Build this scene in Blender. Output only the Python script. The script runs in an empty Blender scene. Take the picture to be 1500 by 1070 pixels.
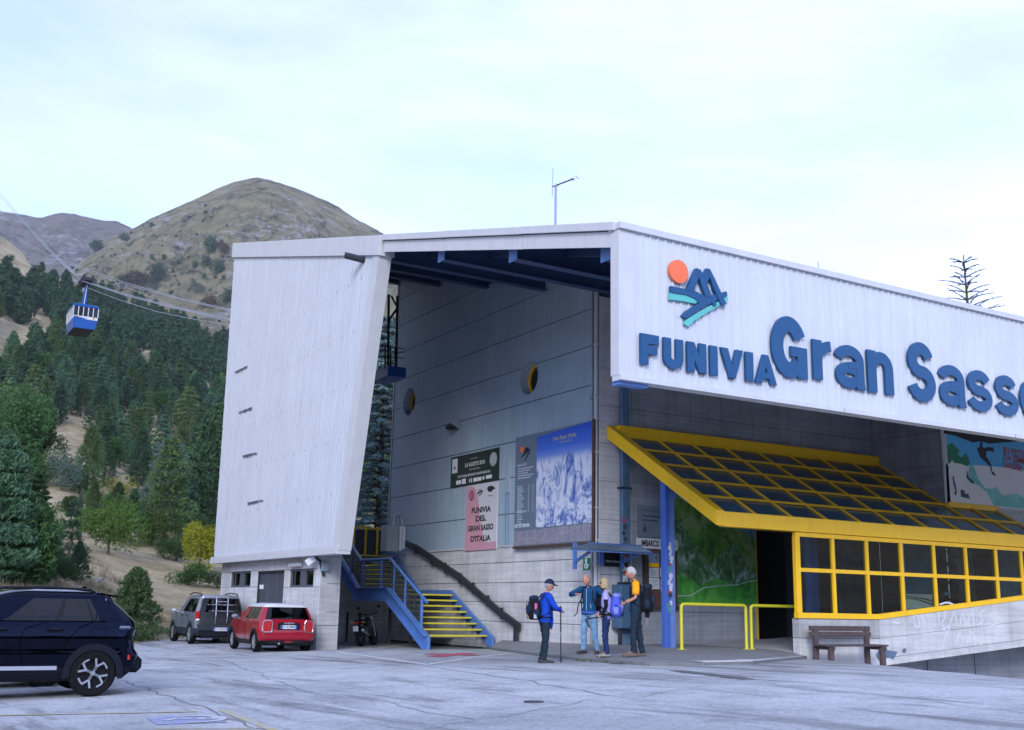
import bpy, math, random
from math import sin, cos, pi, radians, sqrt, atan2
from mathutils import Vector, Matrix, noise
import numpy as np
random.seed(7)
SC = bpy.context.scene
COL = SC.collection
# ------------------------------------------------------------------ camera
RX = Vector((0.85625283, -0.51622187, 0.01860301))
UX = Vector((-0.12600215, -0.17380201, 0.9766864))
FX = Vector((0.50095364, 0.83863451, 0.21386353))
CP = Vector((0, 0, 1.6))
FPX = 1619.76
cam = bpy.data.cameras.new('camera')
cam.sensor_width = 36.0
cam.lens = 36.0 * FPX / 1500.0
cam.clip_start = 0.1
cam.clip_end = 12000
co = bpy.data.objects.new('camera', cam)
COL.objects.link(co)
co.matrix_world = Matrix(((RX.x, UX.x, -FX.x, CP.x), (RX.y, UX.y, -FX.y, CP.y), (RX.z, UX.z, -FX.z, CP.z), (0, 0, 0, 1)))
SC.camera = co
# ------------------------------------------------------------------ sky and light
SUN_EL, SUN_AZ = radians(24), radians(-128)     # soft light of a bright hazy sky
wd = bpy.data.worlds.new('World')
SC.world = wd
wd.use_nodes = True
nt = wd.node_tree
for n in list(nt.nodes):
    nt.nodes.remove(n)
def wn(t, **k):
    n = nt.nodes.new(t)
    for a, b in k.items():
        setattr(n, a, b)
    return n
out = wn('ShaderNodeOutputWorld')
bg = wn('ShaderNodeBackground')
sky = wn('ShaderNodeTexSky', sky_type='NISHITA', sun_disc=False, sun_elevation=SUN_EL, sun_rotation=pi / 2 - SUN_AZ, altitude=1100, air_density=1.0, dust_density=0.6, ozone_density=2.5)
tc = wn('ShaderNodeTexCoord')
mp = wn('ShaderNodeMapping')
mp.inputs['Scale'].default_value = (1.0, 1.0, 3.2)
mp.inputs['Rotation'].default_value = (0.12, -0.1, 0.7)
ns = wn('ShaderNodeTexNoise')
ns.inputs['Scale'].default_value = 1.7
ns.inputs['Detail'].default_value = 9
ns.inputs['Roughness'].default_value = 0.58
ns.inputs['Distortion'].default_value = 0.35
rp = wn('ShaderNodeValToRGB')
rp.color_ramp.elements[0].position = 0.36
rp.color_ramp.elements[1].position = 0.72
rp.color_ramp.elements[0].color = (0.34, 0.34, 0.34, 1)
rp.color_ramp.elements[1].color = (0.82, 0.82, 0.82, 1)
mx = wn('ShaderNodeMixRGB')
CLOUD = (7.3, 7.15, 8.0, 1)
mx.inputs[2].default_value = CLOUD
nt.links.new(tc.outputs['Generated'], mp.inputs['Vector'])
nt.links.new(mp.outputs[0], ns.inputs['Vector'])
sxyz = wn('ShaderNodeSeparateXYZ')
nt.links.new(tc.outputs['Generated'], sxyz.inputs[0])
mad = wn('ShaderNodeMath', operation='MULTIPLY_ADD')
mad.inputs[1].default_value = 0.26
nt.links.new(sxyz.outputs['X'], mad.inputs[0])
nt.links.new(ns.outputs['Fac'], mad.inputs[2])
sub = wn('ShaderNodeMath', operation='SUBTRACT')
sub.inputs[1].default_value = 0.14
nt.links.new(mad.outputs[0], sub.inputs[0])
nt.links.new(sub.outputs[0], rp.inputs['Fac'])
nt.links.new(rp.outputs['Color'], mx.inputs[0])
nt.links.new(sky.outputs[0], mx.inputs[1])
tint = wn('ShaderNodeMixRGB', blend_type='MULTIPLY')
tint.inputs[0].default_value = 1.0
tint.inputs[2].default_value = (0.80, 0.895, 1.18, 1)
nt.links.new(mx.outputs[0], tint.inputs[1])
nt.links.new(tint.outputs[0], bg.inputs[0])
bg.inputs['Strength'].default_value = 0.128
nt.links.new(bg.outputs[0], out.inputs[0])
sl = bpy.data.lights.new('sun', 'SUN')
sl.energy = 1.5
sl.angle = radians(22)
sl.color = (1.0, 0.985, 0.97)
so = bpy.data.objects.new('sun', sl)
COL.objects.link(so)
so.rotation_euler = Vector((-cos(SUN_EL) * cos(SUN_AZ), -cos(SUN_EL) * sin(SUN_AZ), -sin(SUN_EL))).to_track_quat('-Z', 'Y').to_euler()
SC.view_settings.view_transform = 'Standard'
SC.view_settings.look = 'None'
SC.view_settings.exposure = 1.10
SC.view_settings.gamma = 1.0
SC.view_settings.use_curve_mapping = False
HAZE = 0.00011
SC.cycles.max_bounces = 6
SC.cycles.transparent_max_bounces = 10
SC.cycles.use_denoising = True
SC.cycles.sample_clamp_indirect = 6

# ------------------------------------------------------------------ helpers
def ray(px, py):
    return FX + RX * ((px - 750) / FPX) - UX * ((py - 535) / FPX)
def onX(px, py, x):
    d = ray(px, py)
    return CP + d * (x / d.x)
def onY(px, py, y):
    d = ray(px, py)
    return CP + d * (y / d.y)
def onZ(px, py, z):
    d = ray(px, py)
    return CP + d * ((z - 1.6) / d.z)
def at(px, py, dep):
    return CP + ray(px, py) * dep
def polar(px, py, dist):
    d = ray(px, py)
    return CP + d * (dist / sqrt(d.x * d.x + d.y * d.y))
def smin(x, k, s=1.5):
    h = max(0.0, min(1.0, 0.5 + 0.5 * (k - x) / s))
    return k * (1 - h) + x * h - s * h * (1 - h)
def lot_z(x, y):
    return 0.402 + 0.0317 * smin(x, 13.4, 3.0) - 0.0176 * min(y, 34)
V = Vector
def rotz(a):
    return Matrix.Rotation(a, 4, 'Z')

class MB:
    def __init__(self):
        self.v = []; self.f = []; self.m = []; self.cur = 0
    def add(self, vs, fs):
        b = len(self.v)
        self.v.extend([V(p) for p in vs])
        for f in fs:
            self.f.append([b + i for i in f]); self.m.append(self.cur)
        return self
    def box(self, a, b):
        (x0, y0, z0), (x1, y1, z1) = a, b
        x0, x1 = min(x0, x1), max(x0, x1); y0, y1 = min(y0, y1), max(y0, y1); z0, z1 = min(z0, z1), max(z0, z1)
        return self.add([(x0, y0, z0), (x1, y0, z0), (x1, y1, z0), (x0, y1, z0), (x0, y0, z1), (x1, y0, z1), (x1, y1, z1), (x0, y1, z1)],
                        [(0, 3, 2, 1), (4, 5, 6, 7), (0, 1, 5, 4), (1, 2, 6, 5), (2, 3, 7, 6), (3, 0, 4, 7)])
    def cbox(self, a, b, c=0.02):
        """box with chamfered edges"""
        lo = V([min(a[i], b[i]) for i in range(3)]); hi = V([max(a[i], b[i]) for i in range(3)])
        c = min(c, min(hi - lo) * 0.45)
        vs = []; idx = {}
        for sx in (0, 1):
            for sy in (0, 1):
                for sz in (0, 1):
                    p = V((hi.x if sx else lo.x, hi.y if sy else lo.y, hi.z if sz else lo.z))
                    s = V((-1 if sx else 1, -1 if sy else 1, -1 if sz else 1)) * c
                    for ax in range(3):
                        q = p.copy()
                        for k in range(3):
                            if k != ax: q[k] += s[k]
                        idx[(sx, sy, sz, ax)] = len(vs); vs.append(q)
        F = []
        for ax in range(3):
            o1, o2 = (ax + 1) % 3, (ax + 2) % 3
            for s in (0, 1):
                loop = []
                for (a1, a2) in ((0, 0), (1, 0), (1, 1), (0, 1)):
                    k = [0, 0, 0]; k[ax] = s; k[o1] = a1; k[o2] = a2
                    loop.append(idx[(k[0], k[1], k[2], ax)])
                F.append(loop if s else loop[::-1])
            for s1 in (0, 1):
                for s2 in (0, 1):
                    k0 = [0, 0, 0]; k0[o1] = s1; k0[o2] = s2; k1 = list(k0); k1[ax] = 1
                    q = [idx[(*k0, o1)], idx[(*k1, o1)], idx[(*k1, o2)], idx[(*k0, o2)]]
                    F.append(q if (s1 == s2) != True else q[::-1])
        for sx in (0, 1):
            for sy in (0, 1):
                for sz in (0, 1):
                    t = [idx[(sx, sy, sz, 0)], idx[(sx, sy, sz, 1)], idx[(sx, sy, sz, 2)]]
                    F.append(t if (sx + sy + sz) % 2 else t[::-1])
        return self.add(vs, F)
    def bar(self, p, q, w, h, up=(0, 0, 1)):
        p = V(p); q = V(q); d = (q - p).normalized(); up = V(up)
        s = d.cross(up)
        if s.length < 1e-4: s = d.cross(V((1, 0, 0)))
        s.normalize(); u = s.cross(d)
        s = s * (w / 2); u = u * (h / 2)
        return self.add([p - s - u, p + s - u, p + s + u, p - s + u, q - s - u, q + s - u, q + s + u, q - s + u],
                        [(0, 1, 2, 3), (7, 6, 5, 4), (0, 4, 5, 1), (1, 5, 6, 2), (2, 6, 7, 3), (3, 7, 4, 0)])
    def tube(self, pts, r, n=8, cap=True):
        pts = [V(p) for p in pts]
        rs = r if isinstance(r, (list, tuple)) else [r] * len(pts)
        rings = []; prev = None
        for i, p in enumerate(pts):
            d = (pts[min(i + 1, len(pts) - 1)] - pts[max(i - 1, 0)])
            if d.length < 1e-9: d = V((0, 0, 1))
            d.normalize()
            if prev is None:
                a = d.cross(V((0, 0, 1)))
                if a.length < 0.05: a = d.cross(V((1, 0, 0)))
            else:
                a = prev - d * prev.dot(d)
            a.normalize(); prev = a; b = d.cross(a)
            rings.append([p + (a * cos(2 * pi * k / n) + b * sin(2 * pi * k / n)) * rs[i] for k in range(n)])
        vs = [q for R in rings for q in R]; F = []
        for i in range(len(pts) - 1):
            for k in range(n):
                F.append((i * n + k, i * n + (k + 1) % n, (i + 1) * n + (k + 1) % n, (i + 1) * n + k))
        if cap:
            F.append(tuple(range(n))[::-1]); F.append(tuple((len(pts) - 1) * n + k for k in range(n)))
        return self.add(vs, F)
    def prism(self, poly, off):
        """closed polygon (list of 3d points) pushed along off"""
        n = len(poly); off = V(off); P = [V(p) for p in poly]
        nrm = V((0, 0, 0))
        for i in range(n): nrm += P[i].cross(P[(i + 1) % n])
        if nrm.dot(off) > 0: P = P[::-1]
        return self.add(P + [p + off for p in P], [tuple(range(n)), tuple(range(2 * n - 1, n - 1, -1))] + [(i, n + i, n + (i + 1) % n, (i + 1) % n)for i in range(n)])
    def quad(self, *ps):
        return self.add(ps, [tuple(range(len(ps)))])
    def lathe(self, prof, c, ax=(0, 0, 1), n=20, cap=True):
        """profile [(r, h)] turned about axis ax through c"""
        ax = V(ax).normalized(); c = V(c)
        a = ax.cross(V((0, 0, 1)))
        if a.length < 0.05: a = ax.cross(V((1, 0, 0)))
        a.normalize(); b = ax.cross(a)
        vs = []; F = []
        for (r, h) in prof:
            for k in range(n):
                t = 2 * pi * k / n
                vs.append(c + ax * h + (a * cos(t) + b * sin(t)) * r)
        m = len(prof)
        for i in range(m - 1):
            for k in range(n):
                F.append((i * n + k, i * n + (k + 1) % n, (i + 1) * n + (k + 1) % n, (i + 1) * n + k))
        if cap:
            F.append(tuple(range(n))[::-1]); F.append(tuple((m - 1) * n + k for k in range(n)))
        return self.add(vs, F)
    def blob(self, c, r, n=10, m=7, wob=0.0, seed=0, axes=None):
        c = V(c); r = V((r, r, r)) if not hasattr(r, '__len__') else V(r)
        vs = []; F = []
        for i in range(m + 1):
            th = pi * i / m
            for k in range(n):
                ph = 2 * pi * k / n
                d = V((sin(th) * cos(ph), sin(th) * sin(ph), cos(th)))
                w = 1 + wob * noise.noise(d * 1.7 + V((seed * 3.1, seed, 0)))
                q = V((d.x * r.x * w, d.y * r.y * w, d.z * r.z * w))
                if axes is not None: q = axes @ q
                vs.append(c + q)
        for i in range(m):
            for k in range(n):
                F.append((i * n + k, (i + 1) * n + k, (i + 1) * n + (k + 1) % n, i * n + (k + 1) % n))
        return self.add(vs, F)
    def join(self, o, M=None):
        vs = o.v if M is None else [M @ p for p in o.v]
        b = len(self.v); self.v.extend(vs)
        self.f.extend([[b + i for i in f] for f in o.f]); self.m.extend(o.m)
        return self

def wm(o):
    m = o.matrix_basis.copy()
    while o.parent:
        o = o.parent; m = o.matrix_basis @ m
    return m
def build(name, mb, mat, parent=None, local=False, smooth=None, kind=None, label=None):
    me = bpy.data.meshes.new(name)
    vs = mb.v
    if parent is not None and not local:
        iv = wm(parent).inverted(); vs = [iv @ p for p in vs]
    me.from_pydata([tuple(p) for p in vs], [], mb.f)
    mats = mat if isinstance(mat, (list, tuple)) else [mat]
    for m in mats: me.materials.append(m)
    if len(mats) > 1: me.polygons.foreach_set('material_index', mb.m)
    if smooth is not None:
        me.polygons.foreach_set('use_smooth', [True] * len(me.polygons))
        me.set_sharp_from_angle(angle=radians(smooth))
    me.update()
    o = bpy.data.objects.new(name, me); COL.objects.link(o)
    if parent is not None: o.parent = parent
    if kind: o['kind'] = kind
    if label: o['label'] = label
    return o
def thing(name, label, cat, loc=(0, 0, 0), rz=0.0, group=None):
    o = bpy.data.objects.new(name, None); COL.objects.link(o)
    o.empty_display_size = 0.3
    o.location = loc; o.rotation_euler = (0, 0, rz)
    o['label'] = label; o['category'] = cat
    if group: o['group'] = group
    return o
def tag(o, label, cat, group=None):
    o['label'] = label; o['category'] = cat
    if group: o['group'] = group
    return o
def dup(root, loc=None, rz=None, scale=None, label=None, group=None):
    r = root.copy(); COL.objects.link(r)
    if loc is not None: r.location = loc
    if rz is not None: r.rotation_euler = (0, 0, rz)
    if scale is not None: r.scale = scale
    if label: r['label'] = label
    if group: r['group'] = group
    for ch in list(root.children):
        c = ch.copy(); COL.objects.link(c); c.parent = r
        for g in list(ch.children):
            d = g.copy(); COL.objects.link(d); d.parent = c
    return r
def text_mb(s, size, origin, ax, up, depth=0.004, bold=0.0, align='CENTER', xs=1.0):
    """lettering as a mesh laid on the plane (ax, up) at origin"""
    cu = bpy.data.curves.new('t', 'FONT'); cu.body = s; cu.size = size; cu.align_x = align; cu.align_y = 'CENTER'
    cu.offset = bold; cu.resolution_u = 3; cu.extrude = 0
    ob = bpy.data.objects.new('t', cu); COL.objects.link(ob)
    me = bpy.data.meshes.new_from_object(ob.evaluated_get(bpy.context.evaluated_depsgraph_get()))
    mb = MB(); ax = V(ax).normalized(); up = V(up).normalized(); nz = ax.cross(up); o = V(origin)
    mb.add([o + ax * (p.co.x * xs) + up * p.co.y + nz * depth for p in me.vertices], [tuple(p.vertices) for p in me.polygons])
    bpy.data.objects.remove(ob); bpy.data.meshes.remove(me); bpy.data.curves.remove(cu)
    return mb

# ------------------------------------------------------------------ materials
def nodes(name):
    m = bpy.data.materials.new(name); m.use_nodes = True
    t = m.node_tree
    return m, t, t.nodes['Principled BSDF']
def N(t, typ, **k):
    n = t.nodes.new(typ)
    for a, b in k.items(): setattr(n, a, b)
    return n
def tex_noise(t, vec, scale, detail=6, rough=0.6, dist=0.0):
    n = N(t, 'ShaderNodeTexNoise'); n.inputs['Scale'].default_value = scale; n.inputs['Detail'].default_value = detail
    n.inputs['Roughness'].default_value = rough; n.inputs['Distortion'].default_value = dist
    t.links.new(vec, n.inputs['Vector']); return n.outputs['Fac']
def ramp(t, fac, stops):
    r = N(t, 'ShaderNodeValToRGB'); e = r.color_ramp.elements
    while len(e) < len(stops): e.new(0.5)
    for i, (p, c) in enumerate(stops):
        e[i].position = p; e[i].color = (c[0], c[1], c[2], 1) if hasattr(c, '__len__') else (c, c, c, 1)
    t.links.new(fac, r.inputs['Fac']); return r.outputs['Color']
def mapped(t, scale=(1, 1, 1), kind='Object', rot=(0, 0, 0)):
    tc = N(t, 'ShaderNodeTexCoord'); m = N(t, 'ShaderNodeMapping'); m.inputs['Scale'].default_value = scale
    m.inputs['Rotation'].default_value = rot
    t.links.new(tc.outputs[kind], m.inputs['Vector']); return m.outputs[0]
def mix(t, fac, a, b, mode='MIX'):
    n = N(t, 'ShaderNodeMixRGB', blend_type=mode)
    for i, x in ((0, fac), (1, a), (2, b)):
        if isinstance(x, (int, float)): n.inputs[i].default_value = x if i == 0 else (x, x, x, 1)
        elif hasattr(x, '__len__'): n.inputs[i].default_value = (x[0], x[1], x[2], 1)
        else: t.links.new(x, n.inputs[i])
    return n.outputs[0]
def bump(t, b, h, strength=0.3, dist=0.02):
    n = N(t, 'ShaderNodeBump'); n.inputs['Strength'].default_value = strength; n.inputs['Distance'].default_value = dist
    t.links.new(h, n.inputs['Height']); t.links.new(n.outputs[0], b.inputs['Normal'])
_mc = {}
def M(name, col, rough=0.6, metal=0.0, var=0.12, vscale=3.0, streak=0.0, bmp=0.0, bscale=40.0, dirt=None, coat=0.0, spec=0.5):
    """plain procedural material: colour, mottling, vertical streaks, fine relief"""
    if name in _mc: return _mc[name]
    m, t, b = nodes(name)
    v = mapped(t)
    f = tex_noise(t, v, vscale, 7, 0.62)
    c = ramp(t, f, [(0.25, tuple(x * (1 - var) for x in col)), (0.75, tuple(min(1, x * (1 + var)) for x in col))])
    if streak:
        sv = mapped(t, (9, 9, 0.35))
        sf = tex_noise(t, sv, 1.0, 5, 0.6)
        k = ramp(t, sf, [(0.42, 0.0), (0.72, streak)])
        c = mix(t, k, c, dirt or tuple(x * 0.35 for x in col))
    t.links.new(c, b.inputs['Base Color'])
    b.inputs['Roughness'].default_value = rough; b.inputs['Metallic'].default_value = metal
    b.inputs['Specular IOR Level'].default_value = spec
    if coat:
        b.inputs['Coat Weight'].default_value = coat; b.inputs['Coat Roughness'].default_value = 0.04
    if bmp:
        bump(t, b, tex_noise(t, v, bscale, 5, 0.6), bmp, 0.01)
    _mc[name] = m
    return m
def glass_mat(name, tint=(0.5, 0.6, 0.62), rough=0.0, f0=1.45, refl=1.0):
    if name in _mc: return _mc[name]
    m, t, b = nodes(name)
    t.nodes.remove(b)
    tr = N(t, 'ShaderNodeBsdfTransparent'); tr.inputs[0].default_value = (*tint, 1)
    gl = N(t, 'ShaderNodeBsdfGlossy'); gl.inputs['Roughness'].default_value = rough; gl.inputs[0].default_value = (refl, refl, refl, 1)
    fr = N(t, 'ShaderNodeFresnel'); fr.inputs[0].default_value = f0
    mxs = N(t, 'ShaderNodeMixShader')
    t.links.new(fr.outputs[0], mxs.inputs[0]); t.links.new(tr.outputs[0], mxs.inputs[1]); t.links.new(gl.outputs[0], mxs.inputs[2])
    t.links.new(mxs.outputs[0], t.nodes['Material Output'].inputs[0])
    _mc[name] = m
    return m
def concrete(name, col, board=True, dark=0.45):
    m, t, b = nodes(name)
    v = mapped(t)
    big = tex_noise(t, v, 0.7, 8, 0.65, 0.4)
    c = ramp(t, big, [(0.28, tuple(x * 0.72 for x in col)), (0.5, col), (0.72, tuple(min(1, x * 1.2) for x in col))])
    st = tex_noise(t, mapped(t, (5, 5, 0.3)), 1.0, 6, 0.65)
    c = mix(t, ramp(t, st, [(0.48, 0.0), (0.78, dark)]), c, tuple(x * 0.42 for x in col))
    if board:
        bd = tex_noise(t, mapped(t, (0.5, 0.5, 11)), 1.0, 3, 0.5)
        c = mix(t, 0.35, c, ramp(t, bd, [(0.35, 0.55), (0.6, 1.0)]), 'MULTIPLY')
    fine = tex_noise(t, v, 22, 5, 0.7)
    c = mix(t, 0.4, c, ramp(t, fine, [(0.3, 0.7), (0.6, 1.0)]), 'MULTIPLY')
    t.links.new(c, b.inputs['Base Color'])
    b.inputs['Roughness'].default_value = 0.85
    bump(t, b, fine, 0.35, 0.012)
    return m
CONC = concrete('concrete', (0.44, 0.44, 0.45))
CONC_UP = concrete('concrete_facade', (0.34, 0.36, 0.40))
CONC_EDGE = concrete('concrete_pale', (0.62, 0.62, 0.63), True, 0.45)
GREYWALL = M('grey_painted_concrete', (0.35, 0.45, 0.53), 0.8, var=0.10, vscale=0.9, streak=0.25, bmp=0.15, bscale=30)
JOINT = M('joint_shadow_gap', (0.06, 0.065, 0.075), 0.9)
WHITE = M('white_sheet_metal', (0.57, 0.60, 0.655), 0.45, var=0.06, vscale=0.8, streak=0.3, dirt=(0.36, 0.365, 0.38))
WHITE_TRIM = M('white_trim_metal', (0.55, 0.56, 0.58), 0.4, var=0.06, vscale=2, streak=0.2, dirt=(0.35, 0.36, 0.38))
STEEL_BLUE = M('blue_painted_steel', (0.08, 0.19, 0.50), 0.45, var=0.2, vscale=4, streak=0.25, dirt=(0.20, 0.26, 0.38))
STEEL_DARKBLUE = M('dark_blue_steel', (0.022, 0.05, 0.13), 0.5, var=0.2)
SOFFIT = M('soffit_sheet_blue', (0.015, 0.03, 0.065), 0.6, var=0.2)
LETTER = M('sign_letter_blue', (0.003, 0.068, 0.19), 0.4, var=0.08, vscale=1.5)
TEAL = M('sign_teal', (0.10, 0.46, 0.44), 0.5, var=0.08)
ORANGE = M('sign_orange', (0.82, 0.16, 0.06), 0.5, var=0.08)
YELLOW = M('yellow_painted_steel', (1.0, 0.55, 0.004), 0.42, var=0.08, vscale=2.0, streak=0.16, dirt=(0.45, 0.30, 0.06))
YELLOW_RAIL = M('yellow_rail_paint', (0.66, 0.60, 0.03), 0.4, var=0.1)
BLACK = M('black_plastic', (0.009, 0.010, 0.012), 0.5, var=0.2, spec=0.18)
DARKMETAL = M('dark_grey_metal', (0.03, 0.036, 0.045), 0.55, var=0.15, spec=0.25)
GREYMETAL = M('grey_metal', (0.30, 0.32, 0.35), 0.4, 0.3, var=0.1)
RUBBER = M('tyre_rubber', (0.010, 0.010, 0.011), 0.9, var=0.2, spec=0.1)
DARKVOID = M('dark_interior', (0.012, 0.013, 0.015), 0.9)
GLASS_DARK = glass_mat('dark_window_glass', (0.10, 0.13, 0.16))
GLASS_CLEAR = glass_mat('window_glass', (0.26, 0.42, 0.48), 0.0, 1.5)
PAPER = M('white_paper', (0.75, 0.76, 0.78), 0.7, var=0.05)
CHROME = M('bright_metal', (0.7, 0.71, 0.73), 0.2, 1.0, var=0.05)
# ================================================================== GROUND
def onLot(px, py, dz=0.0):
    z = 0.4
    for _ in range(12):
        p = onZ(px, py, z); z = lot_z(p.x, p.y) + dz
    return V((p.x, p.y, z))
CR_A = V((21.45, 20.95)); _b = onLot(1500, 997); CR_B = V((_b.x, _b.y))
CR_D = (CR_B - CR_A).normalized(); CR_N = V((-CR_D.y, CR_D.x))
if CR_N.x < 0: CR_N = -CR_N
def lot_surf(x, y):
    s = (V((x, y)) - CR_A).dot(CR_N)
    z = lot_z(x, y)
    if s > 0: z -= min(2.6, 0.08 * s * min(s, 2) + 0.75 * max(0, s - 0.6))
    return z
# --- asphalt
def asphalt_mat():
    m, t, b = nodes('worn_asphalt')
    v = mapped(t)
    big = tex_noise(t, v, 0.16, 6, 0.6, 0.5)
    mid = tex_noise(t, v, 1.3, 8, 0.66, 0.3)
    fine = tex_noise(t, v, 16, 6, 0.85)
    c = ramp(t, big, [(0.36, (0.33, 0.345, 0.36)), (0.5, (0.435, 0.45, 0.465)), (0.64, (0.50, 0.515, 0.53))])
    c = mix(t, 0.5, c, ramp(t, mid, [(0.32, 0.45), (0.48, 0.95), (0.68, 1.2)]), 'MULTIPLY')
    c = mix(t, 0.75, c, ramp(t, fine, [(0.3, 0.3), (0.48, 0.9), (0.68, 1.4)]), 'MULTIPLY')
    # tyre-worn streaks and oil marks
    sk = tex_noise(t, mapped(t, (0.9, 0.12, 1), rot=(0, 0, 0.5)), 1.5, 7, 0.7, 0.4)
    c = mix(t, ramp(t, sk, [(0.52, 0.0), (0.66, 0.75)]), c, (0.10, 0.10, 0.11))
    vo = N(t, 'ShaderNodeTexVoronoi', feature='DISTANCE_TO_EDGE'); vo.inputs['Scale'].default_value = 0.75
    w = N(t, 'ShaderNodeMixRGB'); w.inputs[0].default_value = 0.08
    nn = N(t, 'ShaderNodeTexNoise'); nn.inputs['Scale'].default_value = 2.5; nn.inputs['Detail'].default_value = 6
    t.links.new(v, nn.inputs['Vector']); t.links.new(v, w.inputs[1]); t.links.new(nn.outputs['Color'], w.inputs[2])
    t.links.new(w.outputs[0], vo.inputs['Vector'])
    ck = ramp(t, vo.outputs['Distance'], [(0.0, 1.0), (0.012, 0.0)])
    pm = ramp(t, tex_noise(t, v, 0.3, 3, 0.5), [(0.58, 0.0), (0.66, 0.8)])
    c = mix(t, mix(t, 1.0, ck, pm, 'MULTIPLY'), c, (0.07, 0.07, 0.075))
    t.links.new(c, b.inputs['Base Color']); b.inputs['Roughness'].default_value = 0.9
    b.inputs['Specular IOR Level'].default_value = 0.3
    bump(t, b, fine, 0.5, 0.012)
    return m
ASPH = asphalt_mat()
mb = MB()
xs = list(np.arange(-46, 34.1, 0.8)); ys = list(np.arange(-34, 56.1, 0.9))
for y in ys:
    for x in xs:
        mb.v.append(V((x, y, lot_surf(x, y) + 0.012 * noise.noise(V((x * 0.5, y * 0.5, 0))))))
nx = len(xs)
for j in range(len(ys) - 1):
    for i in range(nx - 1):
        mb.f.append([j * nx + i, j * nx + i + 1, (j + 1) * nx + i + 1, (j + 1) * nx + i]); mb.m.append(0)
lot = build('parking_lot', mb, ASPH, kind='structure', smooth=60)
def gsurf(x, y): return lot_surf(x, y) + 0.012 * noise.noise(V((x * 0.5, y * 0.5, 0)))
# --- painted lines and cracks laid on the asphalt
def ribbon(mb, pts, w, dz, jit=0.0, step=0.25, seed=0, taper=False):
    P = []
    for a, b in zip(pts[:-1], pts[1:]):
        n = max(1, int((b - a).length / step))
        for k in range(n): P.append(a.lerp(b, k / n))
    P.append(pts[-1])
    base = len(mb.v)
    for i, p in enumerate(P):
        d = (P[min(i + 1, len(P) - 1)] - P[max(i - 1, 0)]); d.z = 0; d.normalize(); s = V((-d.y, d.x, 0))
        o = jit * noise.noise(V((p.x * 1.3, p.y * 1.3, seed))) * 2
        ww = w * (1 + (0.7 * noise.noise(V((p.x * 3, p.y * 3, seed + 5))) if jit else 0)) / 2
        for e in (-1, 1):
            q = p + s * (o + e * ww)
            mb.v.append(V((q.x, q.y, gsurf(q.x, q.y) + dz)))
    for i in range(len(P) - 1):
        mb.f.append([base + 2 * i, base + 2 * i + 1, base + 2 * i + 3, base + 2 * i + 2]); mb.m.append(0)
def worn(name, col, base=(0.40, 0.397, 0.397), cut=0.5, sc=5.0):
    m, t, b = nodes(name); v = mapped(t)
    f = tex_noise(t, v, sc, 8, 0.75)
    c = mix(t, ramp(t, f, [(cut - 0.08, 0.0), (cut + 0.1, 1.0)]), col, base)
    c = mix(t, 0.6, c, ramp(t, tex_noise(t, v, 50, 4, 0.8), [(0.3, 0.55), (0.6, 1.1)]), 'MULTIPLY')
    t.links.new(c, b.inputs['Base Color']); b.inputs['Roughness'].default_value = 0.85
    return m
PW = worn('worn_white_paint', (0.72, 0.72, 0.74), cut=0.62)
PR = worn('worn_red_paint', (0.52, 0.07, 0.12), cut=0.6)
PY = worn('faded_yellow_paint', (0.42, 0.36, 0.12), cut=0.47)
PB = worn('faded_blue_paint', (0.24, 0.28, 0.46), cut=0.57)
PWF = worn('faded_white_paint', (0.50, 0.51, 0.56), cut=0.54)
for seg in (((620, 942), (494, 955.5)), ((494, 955.5), (626, 974)), ((626, 974), (762, 956.5))):
    mb = MB(); ribbon(mb, [onLot(*seg[0]), onLot(*seg[1])], 0.13, 0.006); build('white_bay_line', mb, PW, lot)
mb = MB(); c = onLot(662, 960); d1 = (onLot(762, 956.5) - onLot(626, 974)).normalized(); d2 = V((-d1.y, d1.x, 0)); R1 = 1.15
ribbon(mb, [c - d1 * R1 * 1.25, c + d1 * R1 * 1.25], 0.5, 0.007); ribbon(mb, [c - d2 * R1 * .62, c + d2 * R1 * .62], 0.62, 0.011)
build('red_cross_marking', mb, PR, lot)
for seg in (((-60, 1051), (288, 1043)), ((326, 1041), (420, 1078)), ((230, 1068), (375, 1068))):
    mb = MB(); ribbon(mb, [onLot(*seg[0]), onLot(*seg[1])], 0.11, 0.006); build('yellow_bay_line', mb, PY, lot)
mb = MB(); q = [onLot(*p) for p in ((213, 1051), (307, 1048), (333, 1059), (230, 1062))]
for p in q: p.z = gsurf(p.x, p.y) + 0.006
mb.quad(*q[::-1]); bay = build('blue_disabled_bay_marking', mb, PB, lot)
mb = MB(); c = onLot(285, 1054.5)
ringp = [c + V((0.30 * cos(a), 0.42 * sin(a), 0)) for a in np.linspace(-2.2, 1.9, 14)]
ribbon(mb, ringp, 0.10, 0.011, step=9); ribbon(mb, [onLot(283, 1054), onLot(262, 1053.5)], 0.11, 0.0115); ribbon(mb, [onLot(262, 1053.5), onLot(240, 1057)], 0.10, 0.012)
hd = onLot(305, 1053.5); ribbon(mb, [hd + V((0.09 * cos(a), 0.12 * sin(a), 0)) for a in np.linspace(0, 2 * pi, 10)], 0.09, 0.011, step=9)
build('wheelchair_symbol', mb, PWF, lot)
CRK = M('crack_filled_with_dirt', (0.15, 0.155, 0.16), 0.95, var=.5, vscale=3)
TARP = M('asphalt_patch', (0.115, 0.118, 0.125), 0.9, var=0.25, vscale=6, bmp=0.4)
mb = MB()
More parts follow.
